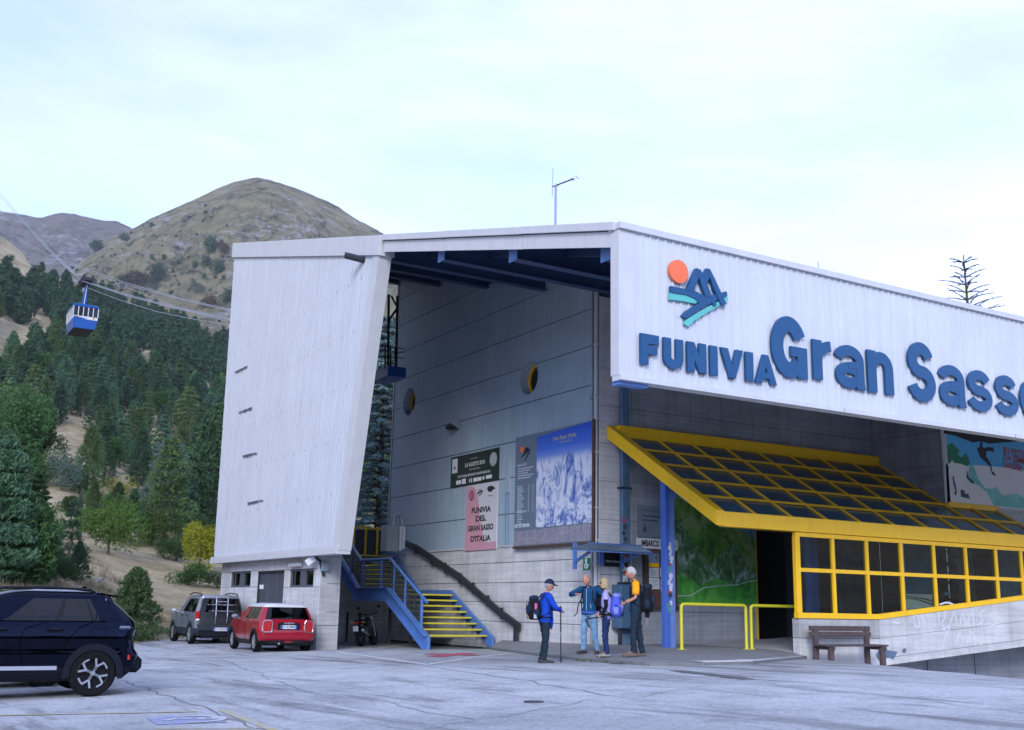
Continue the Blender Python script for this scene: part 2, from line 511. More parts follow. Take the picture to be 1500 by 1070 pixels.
for k, pl in enumerate([[(166, 993.6), (243, 1019), (384, 1070)], [(547, 1025), (626, 1044), (695, 1056)], [(698, 1056), (790, 1042), (868, 1025)],
           [(626, 976), (674, 984), (768, 997), (889, 1019)], [(889, 1019), (927, 1022), (983, 1013), (1084, 998)],
           [(1084, 996), (1180, 1010), (1300, 1020), (1500, 1046)], [(205, 938), (246, 950), (320, 965), (416, 1003), (467, 1018)], [(480, 1063), (650, 1061), (700, 1058)]]):
    ribbon(mb, [onLot(*p) for p in pl], 0.014 if k not in (0, 3) else 0.022, 0.005, 0.07, 0.12, k)
build('asphalt_cracks', mb, CRK, lot, kind='stuff')
mb = MB(); ribbon(mb, [onLot(990, 983), onLot(1040, 988.5), onLot(1096, 996)], 0.3, 0.007, 0.05, 0.2, 3); build('repair_patch', mb, TARP, lot)
mb = MB(); ribbon(mb, [onLot(900, 972.5), onLot(960, 974.5), onLot(1026, 973.5)], 0.45, 0.008, 0.05, 0.2, 9); build('repair_patch', mb, TARP, lot)
mb = MB(); c = onLot(782, 1029); c.z = gsurf(c.x, c.y); mb.lathe([(0.13, 0.0), (0.13, 0.012), (0.11, 0.013), (0.11, 0.008), (0.0, 0.009)], c, (0, 0, 1), 24)
build('manhole_cover', mb, M('cast_iron', (0.06, 0.062, 0.07), 0.7, 0.2, bmp=0.5, bscale=25), lot, smooth=30)
# --- pavement under the roof
PAVE = M('pavement_concrete', (0.24, 0.245, 0.255), 0.75, var=0.2, vscale=1.2, bmp=0.3, bscale=50)
fr = [onLot(px, py, 0.05) for px, py in ((602, 939.5), (640, 942), (700, 947), (770, 956), (850, 965), (950, 972), (1030, 971.5), (1100, 970), (1192, 967.5))]
fr[-1] = V((21.6, 21.22, lot_z(21.6, 21.22) + 0.05))
bk = [V(p) for p in ((17.2, 34.4, 0.52), (18.43, 34.4, 0.53), (18.43, 31, 0.57), (18.43, 28.4, 0.6), (18.43, 25.88, 0.63), (20.6, 25.88, 0.64), (23, 25.88, 0.64), (25.2, 25.88, 0.64), (27.2, 25.88, 0.64))]
mb = MB(); NR = 8
for i in range(len(fr)):
    for k in range(NR + 1):
        t = k / NR; p = fr[i].lerp(bk[i], t)
        zf = fr[i].z + (bk[i].z - fr[i].z) * (1 - (1 - t) ** 2.2)
        mb.v.append(V((p.x, p.y, zf)))
for i in range(len(fr) - 1):
    for k in range(NR):
        a = i * (NR + 1) + k; mb.f.append([a, a + NR + 1, a + NR + 2, a + 1]); mb.m.append(0)
for i in range(len(fr) - 1):
    mb.quad(fr[i] - V((0, 0, 0.4)), fr[i + 1] - V((0, 0, 0.4)), fr[i + 1], fr[i])
pave = build('pavement', mb, PAVE, kind='structure', smooth=50)
mb = MB()
for a, b in zip(fr[:-1], fr[1:]):
    mb.bar(a + V((0, 0, -0.03)), b + V((0, 0, -0.03)), 0.10, 0.09)
build('kerb_edge', mb, M('kerb_concrete', (0.17, 0.175, 0.18), 0.85, var=0.3, vscale=5), pave)
mb = MB()
for a, b in ((fr[6], fr[7]), (fr[7], fr[8])):
    d = (b - a).normalized(); s = V((-d.y, d.x, 0)) * .42
    if s.x + s.y < 0: s = -s
    z = V((0, 0, .024)); mb.quad(a + z, b + z, b + s + z, a + s + z); mb.quad(a, b, b + z, a + z)
build('pale_cement_strip', mb, M('pale_cement', (0.62, 0.62, 0.63), 0.8, var=0.2, vscale=4), pave)
def pave_z(x, y):
    best = None
    for o in range(len(fr) - 1):
        A, B = fr[o], fr[o + 1]; C, D = bk[o + 1], bk[o]
        for k in range(24):
            for l in range(6):
                t = k / 23; u = l / 5
                f = A.lerp(B, u); g = D.lerp(C, u); p = f.lerp(g, t)
                d = (p.x - x) ** 2 + (p.y - y) ** 2
                if best is None or d < best[0]: best = (d, f.z + (g.z - f.z) * (1 - (1 - t) ** 2.2))
    return best[1]

# ================================================================== HILLSIDE
DL = [0, 20, 30, 34, 38, 44, 50, 60, 75, 100, 150, 200, 260, 350, 420, 480, 540, 620, 800]
def az_of(px): return math.degrees(math.atan((750 - px) / FPX / 1.0)) * 1.0
def colz(lst):
    d = [a for a, b in lst]; z = [b for a, b in lst]
    return [float(np.interp(x, d, z)) for x in DL]
def py2z(lst, px):
    o = []
    for d, py in lst:
        o.append((d, polar(px, py, d).z))
    return o
AZT = [
    (-180, colz([(0, -1.5), (45, -1.5), (120, 4), (300, 22), (480, 40), (800, 50)])),
    (-100, colz([(0, -1.5), (45, -3), (120, 1), (300, 18), (480, 40), (800, 50)])),
    (-60, colz([(0, -1.5), (20, -2.6), (45, -3), (120, -3), (300, 8), (480, 30), (800, 40)])),
    (-24.8, colz([(0, -1.5), (20, -2.6), (60, -3), (120, -2), (300, 15), (480, 40), (800, 40)])),
    (0, colz([(0, -0.6), (34, -0.4), (60, 0.2), (100, 4), (200, 25), (350, 60), (480, 95), (620, 80), (800, 70)])),
    (6, colz([(0, -0.5), (44, -0.3), (52, 0.6), (75, 3.5), (100, 8)] + py2z([(250, 640), (480, 497)], 580) + [(620, 92), (800, 70)])),
    (15.5, colz([(0, -0.5), (44, -0.15), (48, 0.25)] + py2z([(56, 884), (70, 842), (100, 780), (150, 705), (250, 605), (350, 545), (480, 500)], 300) + [(620, 95), (800, 80)])),
    (18.8, colz([(0, -0.5), (40, -0.2), (44, 0.2)] + py2z([(50, 896), (62, 852), (80, 800), (110, 738), (160, 660), (260, 562), (400, 492), (480, 470)], 200) + [(620, 92), (800, 90)])),
    (21.9, colz([(0, -0.5), (34, -0.2), (38, 0.2)] + py2z([(42, 886), (55, 836), (80, 770), (110, 705), (160, 622), (220, 562), (300, 502), (420, 446), (480, 425)], 100) + [(620, 105), (800, 110)])),
    (24.8, colz([(0, -0.5), (31, -0.2), (34, 0.25)] + py2z([(38, 884), (48, 838), (75, 775), (110, 702), (180, 600), (260, 520), (360, 446), (450, 400), (520, 352)], 0) + [(620, 172), (800, 150)])),
    (35, colz([(0, -0.5), (28, -0.2), (31, 0.3), (48, 4), (75, 9), (110, 18), (180, 42), (260, 75), (360, 122), (520, 200), (800, 230)])),
    (60, colz([(0, -0.5), (28, -0.2), (36, 2), (75, 10), (150, 35), (260, 80), (480, 170), (800, 230)])),
    (120, colz([(0, -1.0), (45, -1), (120, 10), (300, 50), (480, 90), (800, 120)])),
    (180, colz([(0, -1.5), (45, -1.5), (120, 4), (300, 22), (480, 40), (800, 50)]))]
AZA = [a for a, _ in AZT]; AZZ = np.array([z for _, z in AZT])
HEAD0 = math.degrees(atan2(FX.y, FX.x))
def terr_polar(az, d):
    cols = [np.interp(az, AZA, AZZ[:, k]) for k in range(len(DL))]
    return float(np.interp(d, DL, cols))
def terr(x, y):
    d = sqrt(x * x + y * y)
    az = math.degrees(atan2(y, x)) - HEAD0
    while az > 180: az -= 360
    while az < -180: az += 360
    z = terr_polar(az, d)
    if d > 30:
        k = min(1, (d - 30) / 40)
        z += k * (0.010 * d * noise.noise(V((x / 45, y / 45, 3))) + (0.3 + 0.003 * d) * noise.noise(V((x / 9, y / 9, 7))) + 0.16 * noise.noise(V((x / 2.2, y / 2.2, 1))))
    return z
def hill_mat():
    m, t, b = nodes('dry_grass_hillside'); v = mapped(t)
    f = tex_noise(t, v, 0.06, 8, 0.68, 0.4); g = tex_noise(t, v, 0.8, 8, 0.72)
    h = tex_noise(t, mapped(t, (1, 1, 2.5)), 5.0, 6, 0.75)
    c = ramp(t, f, [(0.34, (0.15, 0.145, 0.07)), (0.45, (0.36, 0.295, 0.175)), (0.6, (0.46, 0.38, 0.245)), (0.74, (0.24, 0.21, 0.11))])
    c = mix(t, 0.7, c, ramp(t, g, [(0.3, 0.45), (0.5, 0.95), (0.72, 1.3)]), 'MULTIPLY')
    c = mix(t, 0.6, c, ramp(t, h, [(0.32, 0.5), (0.62, 1.2)]), 'MULTIPLY')
    rk = tex_noise(t, v, 0.35, 9, 0.75, 0.6)
    c = mix(t, ramp(t, rk, [(0.60, 0.0), (0.66, 0.85)]), c, ramp(t, h, [(0.3, (0.16, 0.155, 0.15)), (0.7, (0.40, 0.39, 0.39))]))
    t.links.new(c, b.inputs['Base Color']); b.inputs['Roughness'].default_value = 0.95; b.inputs['Specular IOR Level'].default_value = 0.1
    bump(t, b, h, 0.8, 0.15)
    return m
HILL = hill_mat()
mb = MB()
azs = [-180, -160, -140, -120, -100, -80, -60, -45, -30, -20, -10, -4] + list(np.arange(0, 30.1, 0.4)) + [31, 32, 34, 36, 38, 41, 45, 50, 55, 60, 70, 80, 90, 100, 110, 120, 130, 140, 150, 160, 170, 180]
ds = [1.0, 12, 20, 26] + list(np.arange(30, 64, 1.0)) + list(np.arange(64, 100, 2.5)) + list(np.arange(100, 200, 5)) + list(np.arange(200, 620, 10)) + [640, 700, 800]
for a in azs:
    for d in ds:
        th = radians(HEAD0 + a); x, y = d * cos(th), d * sin(th)
        mb.v.append(V((x, y, terr(x, y) if d < 799 else -8)))
nd = len(ds)
for i in range(len(azs) - 1):
    for k in range(nd - 1):
        mb.f.append([i * nd + k, i * nd + k + 1, (i + 1) * nd + k + 1, (i + 1) * nd + k]); mb.m.append(0)
for f in mb.f: f.reverse()
build('hillside', mb, HILL, kind='structure', smooth=70)
mb = MB(); mb.lathe([(0.0, 0), (780, 0), (2650, 0)], (0, 0, -9), (0, 0, 1), 48, cap=False)
build('far_ground', mb, HILL, kind='structure')

# ------------------------------------------------------------------ mountains
def mount_mat(name, g0, g1, rock, haze):
    m, t, b = nodes(name); v = mapped(t)
    f = tex_noise(t, v, 0.012, 9, 0.65, 0.5); g = tex_noise(t, v, 0.07, 8, 0.7); s = tex_noise(t, mapped(t, (1.0, 1.0, 2.6), rot=(0.5, 0.35, 0.4)), 0.045, 9, 0.72, 0.3)
    c = ramp(t, f, [(0.38, g0), (0.5, g1), (0.60, tuple(x * 0.62 for x in g1)), (0.7, g1)])
    c = mix(t, 0.6, c, ramp(t, g, [(0.3, 0.55), (0.55, 1.0), (0.75, 1.2)]), 'MULTIPLY')
    sh = tex_noise(t, v, 0.03, 8, 0.7, 0.8)
    c = mix(t, ramp(t, sh, [(0.53, 0.0), (0.60, 0.85)]), c, (0.05, 0.06, 0.035))
    bm = ramp(t, tex_noise(t, mapped(t, (1, 1, 1.8), rot=(.3, .2, .5)), 0.010, 5, 0.6, .4), [(0.50, 0.0), (0.62, 1.0)])
    c = mix(t, mix(t, 1.0, ramp(t, s, [(0.50, 0.0), (0.545, 0.95)]), bm, 'MULTIPLY'), c, ramp(t, g, [(0.35, tuple(x * 0.5 for x in rock)), (0.62, rock)]))
    c = mix(t, haze[3], c, haze[:3])
    t.links.new(c, b.inputs['Base Color']); b.inputs['Roughness'].default_value = 0.95; b.inputs['Specular IOR Level'].default_value = 0.1
    bump(t, b, s, 1.0, 14.0)
    return m
MOUNT = mount_mat('mountain_grass_and_rock', (0.14, 0.145, 0.075), (0.31, 0.275, 0.16), (0.46, 0.45, 0.46), (0.25, 0.24, 0.26, 0.0))
MOUNT2 = mount_mat('far_mountain_grass_and_rock', (0.13, 0.115, 0.095), (0.19, 0.165, 0.135), (0.34, 0.33, 0.34), (0.25, 0.24, 0.26, 0.0))
def mountain(name, prof, mat, d0, d1, zb, na, seed, n_px, n_t):
    """a mountain mass: skyline from (px, py) pairs at distance d1, foot at d0"""
    mb = MB(); pxs = np.linspace(prof[0][0], prof[-1][0], n_px); T = list(np.linspace(0, 1, n_t)) + [1.04, 1.12, 1.3]
    for px in pxs:
        py = float(np.interp(px, [a for a, b in prof], [b for a, b in prof]))
        dd = d1 * (1 + 0.04 * noise.noise(V((px / 160, seed, 0))))
        top = polar(px, py, dd)
        for tt in T:
            d = d0 + (dd - d0) * tt
            base = polar(px, py, d)
            z0 = zb
            f = tt ** 1.08 if tt <= 1 else 1 - (tt - 1) * 0.8
            x, y = base.x, base.y
            w = max(0.0, min(1.0, tt * 1.5)) * (1 if tt < 0.75 else max(0.12, 1 - (tt - .75) * 3.8))
            rn = noise.fractal(V((x / 260, y / 260, seed)), 0.9, 2.1, 5) * na + noise.ridged_multi_fractal(V((x / 120, y / 120, seed + 4)), 0.9, 2.1, 5, 1.0, 2.0) * na * 0.30 + noise.fractal(V((x / 30, y / 30, seed + 9)), 0.8, 2.2, 4) * na * 0.22
            rn += (noise.noise(V((px / 5, tt * 40, seed))) * .10 + noise.noise(V((px / 14, tt * 14, seed + 1))) * .16) * na
            mb.v.append(V((x, y, z0 + (top.z - z0) * f + rn * w)))
    k = len(T)
    for i in range(n_px - 1):
        for j in range(k - 1):
            mb.f.append([i * k + j, (i + 1) * k + j, (i + 1) * k + j + 1, i * k + j + 1]); mb.m.append(0)
    return build(name, mb, mat, kind='structure', smooth=80)
mountain('mountain', [(40, 470), (80, 420), (110, 392), (135, 372), (160, 352), (195, 335), (225, 318), (250, 308), (275, 297), (300, 287), (325, 275), (345, 267), (362, 262.5), (378, 260), (396, 264), (420, 272), (445, 281), (470, 291), (495, 304), (520, 319), (545, 332), (565, 344), (620, 378), (700, 430), (800, 500), (900, 570)], MOUNT, 640, 1300, 60, 30, 2.2, 460, 190)
mountain('far_mountain', [(-420, 330), (-200, 300), (-60, 304), (0, 309), (25, 313), (50, 320), (62, 321), (80, 316), (95, 314), (110, 315), (130, 321), (150, 325), (172, 326), (188, 334), (230, 362), (300, 420)], MOUNT2, 1300, 2300, 150, 40, 5.7, 360, 100)

# ------------------------------------------------------------------ thin mountain air
mb = MB(); mb.box((-2750, -2750, -10.5), (2750, 2750, 900))
m = bpy.data.materials.new('mountain_haze'); m.use_nodes = True; t = m.node_tree
t.nodes.remove(t.nodes['Principled BSDF']); pv = t.nodes.new('ShaderNodeVolumePrincipled'); pv.inputs['Color'].default_value = (0.82, 0.89, 1.0, 1); pv.inputs['Density'].default_value = HAZE; pv.inputs['Anisotropy'].default_value = 0.2
t.links.new(pv.outputs[0], t.nodes['Material Output'].inputs['Volume'])
hz_ = build('haze', mb, m, kind='stuff'); tag(hz_, 'thin bluish mountain air over the whole valley', 'haze')
# ================================================================== CABLE-CAR STATION
XG, YF, YS, XP, XB, YC, XL, YM = 18.45, 25.9, 16.9, 12.5, 12.8, 21.35, 29.9, 23.05
ST = thing('cable_car_station', 'grey concrete cable car station clad in white ribbed metal with a big blue letter sign', 'building', (18.45, 25.9, 0.6))
RS = 0.263
def roof_z(y): return 9.12 + RS * (y - YS)
def interp_poly(zlo, zhi_f, y0, y1, ylist):
    pass
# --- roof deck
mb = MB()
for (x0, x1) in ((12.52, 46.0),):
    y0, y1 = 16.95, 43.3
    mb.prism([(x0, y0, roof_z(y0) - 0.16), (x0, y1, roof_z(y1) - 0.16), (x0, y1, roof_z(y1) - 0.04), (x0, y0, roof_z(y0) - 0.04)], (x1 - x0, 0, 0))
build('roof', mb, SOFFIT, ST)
# --- roof beams: I sections from the open edge to the grey wall
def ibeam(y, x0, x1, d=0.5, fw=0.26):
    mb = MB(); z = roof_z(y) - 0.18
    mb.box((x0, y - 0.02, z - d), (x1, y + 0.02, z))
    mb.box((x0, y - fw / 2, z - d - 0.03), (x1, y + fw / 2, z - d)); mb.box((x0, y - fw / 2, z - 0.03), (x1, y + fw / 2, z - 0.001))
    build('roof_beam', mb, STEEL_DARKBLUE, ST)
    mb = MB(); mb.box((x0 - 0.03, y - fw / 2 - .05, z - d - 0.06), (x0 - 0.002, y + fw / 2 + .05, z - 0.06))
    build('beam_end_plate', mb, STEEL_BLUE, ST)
ya, yb_ = onX(645, 378, 12.75).y, onX(750, 378, 12.75).y
sp = ya - yb_
for k in range(-1, 6):
    ibeam(yb_ + k * sp, 12.8, 29.8)
mb = MB()
for x in (14.2, 15.7, 17.2):
    for y0 in (16.95,):
        mb.prism([(x, y0 + .2, roof_z(y0 + .2) - 0.36), (x, 43.2, roof_z(43.2) - 0.36), (x, 43.2, roof_z(43.2) - 0.17), (x, y0 + .2, roof_z(y0 + .2) - 0.17)], (0.12, 0, 0))
build('purlins', mb, STEEL_DARKBLUE, ST)
# --- fascia along the sloping roof edge
ysj = [16.98, 20.6, 24.5, 28.36]
for a, b in zip(ysj[:-1], ysj[1:]):
    mb = MB(); g = 0.012
    mb.prism([(12.56, a + g, roof_z(a) - 0.50), (12.56, b - g, roof_z(b) - 0.50), (12.56, b - g, roof_z(b) - 0.17), (12.56, a + g, roof_z(a) - 0.17)], (-0.04, 0, 0))
    build('fascia_board', mb, WHITE_TRIM, ST)
    mb = MB(); mb.prism([(12.6, a + g, roof_z(a) - 0.15), (12.6, b - g, roof_z(b) - 0.15), (12.6, b - g, roof_z(b) + 0.02), (12.6, a + g, roof_z(a) + 0.02)], (-0.16, 0, 0))
    build('roof_edge_cap', mb, WHITE_TRIM, ST)
# --- leaning white ribbed panel
A_t, B_t, A_b, B_b = V((0, 28.47, 12.13)), V((0, 43.43, 16.06)), V((0, 30.53, 3.15)), V((0, 43.13, 3.10))
lean = (A_t.y - A_b.y) / (A_t.z - A_b.z)
def ztop(y): return A_t.z + (y - A_t.y) * (B_t.z - A_t.z) / (B_t.y - A_t.y)
sl_t = (B_t.z - A_t.z) / (B_t.y - A_t.y)
def rib_line(yb):
    """lower and upper end of the leaning rib that starts at yb on the bottom line"""
    zb = 3.13; lo = V((0, yb, zb))
    yl = lambda z: B_b.y + (z - B_b.z) * (B_t.y - B_b.y) / (B_t.z - B_b.z)
    if yb > B_b.y:
        z = zb
        for _ in range(40):
            y = yb + lean * (z - zb); z += (y - yl(z)) * 0.9 / abs(lean)* 0.5
        lo = V((0, yl(z), z))
    # top: z = ztop(y), y = yb + lean*(z-zb)
    z = (A_t.z + (yb - lean * zb - A_t.y) * sl_t) / (1 - lean * sl_t)
    return lo, V((0, yb + lean * (z - zb), z))
pitch = 0.24; nr = 66; sheet = 7
for s0 in range(0, nr, sheet):
    mb = MB()
    for k in range(s0, min(nr, s0 + sheet)):
        y0 = 30.53 + k * pitch
        g = 0.006 if k == s0 else 0.0
        cuts = [(y0 + g, 0.011), (y0 + 0.195, 0.011), (y0 + 0.20, 0.0), (y0 + 0.235, 0.0), (y0 + pitch, 0.011)]
        L = [rib_line(c[0]) for c in cuts]
        if L[-1][0].z > L[-1][1].z - 0.05: continue
        for (a, b, ca, cb) in zip(L[:-1], L[1:], cuts[:-1], cuts[1:]):
            pa, pb = V((XP - ca[1], a[0].y, a[0].z)), V((XP - cb[1], b[0].y, b[0].z))
            qa, qb = V((XP - ca[1], a[1].y, a[1].z)), V((XP - cb[1], b[1].y, b[1].z))
            mb.quad(pb, pa, qa, qb)
    if mb.f: build('cladding_sheet', mb, WHITE, ST)
mb = MB()   # rear face of the panel and its core
core = [V((12.53, A_b.y + .02, 3.15)), V((12.53, B_b.y, 3.12)), V((12.53, B_t.y, B_t.z - .05)), V((12.53, A_t.y + .02, A_t.z - .05))]
mb.prism(core, (0.28, 0, 0)); build('panel_core', mb, M('grey_backing_metal', (0.30, 0.31, 0.33), 0.6), ST)
mb = MB()
e = V((0, A_t.y - A_b.y, A_t.z - A_b.z)).normalized()
for w0, w1, x0, x1 in ((-0.02, 0.38, 12.45, 12.49),):
    mb.prism([(x1, A_b.y + w0, 3.12), (x1, A_b.y + w1, 3.12), (x1, A_t.y + w1, ztop(A_t.y + w1) - .1), (x1, A_t.y + w0, A_t.z - .1)], (x0 - x1, 0, 0))
mb.prism([(12.45, A_b.y - .02, 3.12), (12.45, A_t.y - .02, A_t.z - .1), (12.85, A_t.y - .02, A_t.z - .1), (12.85, A_b.y - .02, 3.12)], (0, -0.03, 0))
build('panel_edge_trim', mb, WHITE_TRIM, ST)
yy = [28.44, 32.2, 36.0, 43.5]
for a, b in zip(yy[:-1], yy[1:]):
    mb = MB(); mb.prism([(12.40, a, ztop(a) - 0.58), (12.40, b - .01, ztop(b) - 0.58), (12.40, b - .01, ztop(b) + 0.03), (12.40, a, ztop(a) + 0.03)], (0.5, 0, 0))
    build('panel_top_cap', mb, WHITE_TRIM, ST)
mb = MB(); mb.box((12.36, 30.5, 3.02), (12.84, 43.2, 3.2)); mb.box((12.40, 30.48, 3.2), (12.80, 43.2, 3.27)); build('panel_bottom_ledge', mb, WHITE_TRIM, ST)
mb = MB()
for r in range(1, 6):
    z = 3.2 + r * 1.6
    for k in range(0, nr, 4):
        y = 30.7 + k * pitch + lean * (z - 3.13)
        if y < 43.1 and y > 29 and z < ztop(y) - 0.7: mb.box((12.452, y, z), (12.466, y + 0.03, z + 0.03))
build('fasteners', mb, GREYMETAL, ST, kind='stuff')
for (p, q) in (((345, 545), (361, 537)), ((351, 604), (367, 598)), ((357, 668), (374, 664)), ((364, 737), (383, 733))):
    mb = MB(); a, b = onX(*p, 12.445), onX(*q, 12.445)
    for k in range(9):
        c = a.lerp(b, k / 8); h = random.uniform(0.02, 0.07); mb.box((12.440, c.y - .11, c.z - h), (12.452, c.y + .11, c.z + h * .4))
    build('rust_mark', mb, M('dark_stain', (0.10, 0.11, 0.14), 0.9), ST)
mb = MB(); a, b = onX(532, 381, 12.46), onX(505, 374, 11.9); mb.tube([a + V((.3, 0, 0)), a, b], 0.10, 10); build('rain_spout', mb, DARKMETAL, ST)

# --- grey painted wall of the bay, in bands with recessed joints
def wtop(y): return 11.14 + 0.2503 * (y - 25.9)
zj = [onX(*p, XG).z for p in ((683.5, 760.5), (754, 699), (754, 647), (872, 562.6), (872, 505), (872, 450), (830, 414))]
zj = [3.52] + sorted(zj)
while zj[-1] < 15: zj.append(zj[-1] + (zj[-1] - zj[-2]))
hA, hB = onX(775, 554, XG), onX(599.5, 589, XG)
rA = (onX(775, 530, XG).z - onX(775, 578, XG).z) / 2; rB = (onX(599.5, 569.5, XG).z - onX(599.5, 608.5, XG).z) / 2
HOLES = [(hA.y, hA.z, rA), (hB.y, hB.z, rB)]
Y1 = 40.1
def wall_cols():
    ys = set(list(np.linspace(YF, Y1, 24)))
    for (cy, cz, r) in HOLES:
        for k in range(17): ys.add(cy - r * cos(pi * k / 16))
    return sorted(ys)
WC = wall_cols()
def band_faces(mb, x, z0, z1, flip=False, edge=0.0):
    for a, b in zip(WC[:-1], WC[1:]):
        la, lb = z0, z0
        ua, ub = min(z1, wtop(a)), min(z1, wtop(b))
        if ua <= la + 1e-3 or ub <= lb + 1e-3: continue
        segs = [((la, lb), (ua, ub))]
        m = (a + b) / 2
        for (cy, cz, r) in HOLES:
            if cy - r < m < cy + r:
                ha = sqrt(max(0, r * r - (a - cy) ** 2)); hb = sqrt(max(0, r * r - (b - cy) ** 2))
                ns_ = []
                for (l, u) in segs:
                    lo = (min(u[0], cz - ha), min(u[1], cz - hb)); hi = (max(l[0], cz + ha), max(l[1], cz + hb))
                    if lo[0] > l[0] + 1e-4 or lo[1] > l[1] + 1e-4: ns_.append((l, (max(l[0], lo[0]), max(l[1], lo[1]))))
                    if u[0] > hi[0] + 1e-4 or u[1] > hi[1] + 1e-4: ns_.append(((min(u[0], hi[0]), min(u[1], hi[1])), u))
                segs = ns_
        for (l, u) in segs:
            P = [(x, a, l[0]), (x, a, u[0]), (x, b, u[1]), (x, b, l[1])]
            mb.quad(*(P if flip else P[::-1]))
            if edge and abs(l[0] - z0) < 1e-4: mb.quad((x, a, z0), (x, b, z0), (x + edge, b, z0), (x + edge, a, z0))
            if edge and abs(u[0] - z1) < 1e-4: mb.quad((x, a, z1), (x + edge, a, z1), (x + edge, b, z1), (x, b, z1))
for z0, z1 in zip(zj[:-1], zj[1:]):
    mb = MB(); band_faces(mb, XG, z0 + 0.014, z1 - 0.014, True, 0.03)
    if mb.f: build('grey_wall_panel', mb, GREYWALL, ST)
mb = MB(); band_faces(mb, XG + 0.03, 3.5, 20, True); band_faces(mb, XG + 0.45, 3.5, 20, False)
mb.quad((XG + .0, Y1, 3.5), (XG + .0, Y1, wtop(Y1)), (XG + .45, Y1, wtop(Y1)), (XG + .45, Y1, 3.5))
build('grey_wall_core', mb, JOINT, ST)
mb = MB(); mb.box((XG - 0.03, Y1 - 0.02, 3.0), (XG + 0.05, Y1 + 0.06, wtop(Y1) + .1)); build('wall_end_trim', mb, GREYMETAL, ST)
for (cy, cz, r) in HOLES:
    mb = MB(); n = 28
    vs = []
    for x in (XG - 0.004, XG + 0.44):
        for k in range(n): vs.append((x, cy + (r - .004) * cos(2 * pi * k / n), cz + (r - .004) * sin(2 * pi * k / n)))
    mb.add(vs, [(k, (k + 1) % n, n + (k + 1) % n, n + k) for k in range(n)])
    ph = build('porthole', mb, GREYWALL, ST, smooth=60)
    mb = MB(); mb.lathe([(r - .09, 0.30), (r - .012, 0.30), (r - .012, 0.38), (r - .09, 0.38), (r - .09, 0.30)], (XG, cy, cz), (1, 0, 0), n, cap=False); build('porthole_frame', mb, YELLOW, ph, smooth=30)
    mb = MB(); mb.lathe([(0, 0.36), (r - .085, 0.36)], (XG, cy, cz), (1, 0, 0), n, cap=False); build('porthole_glass', mb, M('blind_glass', (0.01, 0.013, 0.017), 0.1), ph)
# --- poured concrete walls, each formwork field a panel of its own
def field(plane, c, u0, u1, z0, z1, mat, gap=0.008, dep=0.05, top=None):
    mb = MB(); g = gap
    if plane == 'x':   # faces -x
        mb.cbox((c, u0 + g, z0 + g), (c + dep, u1 - g, z1 - g), 0.006)
    else:              # faces -y
        mb.cbox((u0 + g, c, z0 + g), (u1 - g, c + dep, z1 - g), 0.006)
    return build('concrete_panel', mb, mat, ST)
rows = [0.3] + sorted(onX(790, p, XG).z for p in (913, 882.5, 853, 822)) + [3.5]
offs = [0.0, 1.3, 0.5, 1.5, 0.0]
for r, (z0, z1) in enumerate(zip(rows[:-1], rows[1:])):
    y = YF + 0.0; edges = [YF]
    y = YF + 1.4 + offs[r]
    while y < 39.6: edges.append(y); y += 3.0
    edges.append(40.1)
    for a, b in zip(edges[:-1], edges[1:]): field('x', XG, a, b, z0, z1, CONC_EDGE)
mb = MB(); mb.box((XG + .04, YF + .06, 0.2), (XG + .45, 40.05, 3.5)); build('wall_core', mb, JOINT, ST)
mb = MB(); mb.box((XG - 0.035, YF + .01, 3.49), (XG + 0.02, 40.1, 3.54)); build('wall_ledge', mb, CONC_EDGE, ST)
# facade wall
dL, dR, dT = onY(1109, 860, YF).x, onY(1166, 860, YF).x, onY(1111, 777, YF).z
zs = [0.55, 1.55, 2.55, 3.35, dT, 5.2, 6.3, 7.4, 8.5, 9.6, 10.7]
cx = [XG, 19.62, 21.9, dL, dR, 27.9, XL]
for z0, z1 in zip(zs[:-1], zs[1:]):
    for a, b in zip(cx[:-1], cx[1:]):
        if a == dL and z1 <= dT + 0.01: continue
        field('y', YF, a, b, z0, z1, CONC_EDGE if a == XG else CONC_UP, 0.006)
mb = MB()
mb.box((XG + .02, YF + .04, 0.3), (dL, YF + .45, 10.8)); mb.box((dR, YF + .04, 0.3), (XL, YF + .45, 10.8)); mb.box((dL, YF + .04, dT), (dR, YF + .45, 10.8))
build('facade_core', mb, JOINT, ST)
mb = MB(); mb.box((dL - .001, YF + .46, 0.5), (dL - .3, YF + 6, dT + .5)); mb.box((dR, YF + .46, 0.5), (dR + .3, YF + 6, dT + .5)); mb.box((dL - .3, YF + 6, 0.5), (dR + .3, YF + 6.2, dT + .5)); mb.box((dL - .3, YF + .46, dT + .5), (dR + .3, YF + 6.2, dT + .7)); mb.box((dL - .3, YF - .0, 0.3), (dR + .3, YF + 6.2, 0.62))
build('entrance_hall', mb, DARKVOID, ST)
mb = MB(); mb.box((dL - .07, YF - .03, 0.6), (dL, YF + .1, dT + .07)); mb.box((dL - .07, YF - .03, dT), (dR + .02, YF + .1, dT + .07)); mb.box((dR, YF - .03, 0.6), (dR + .07, YF + .1, dT + .07)); build('entrance_frame', mb, YELLOW, ST)
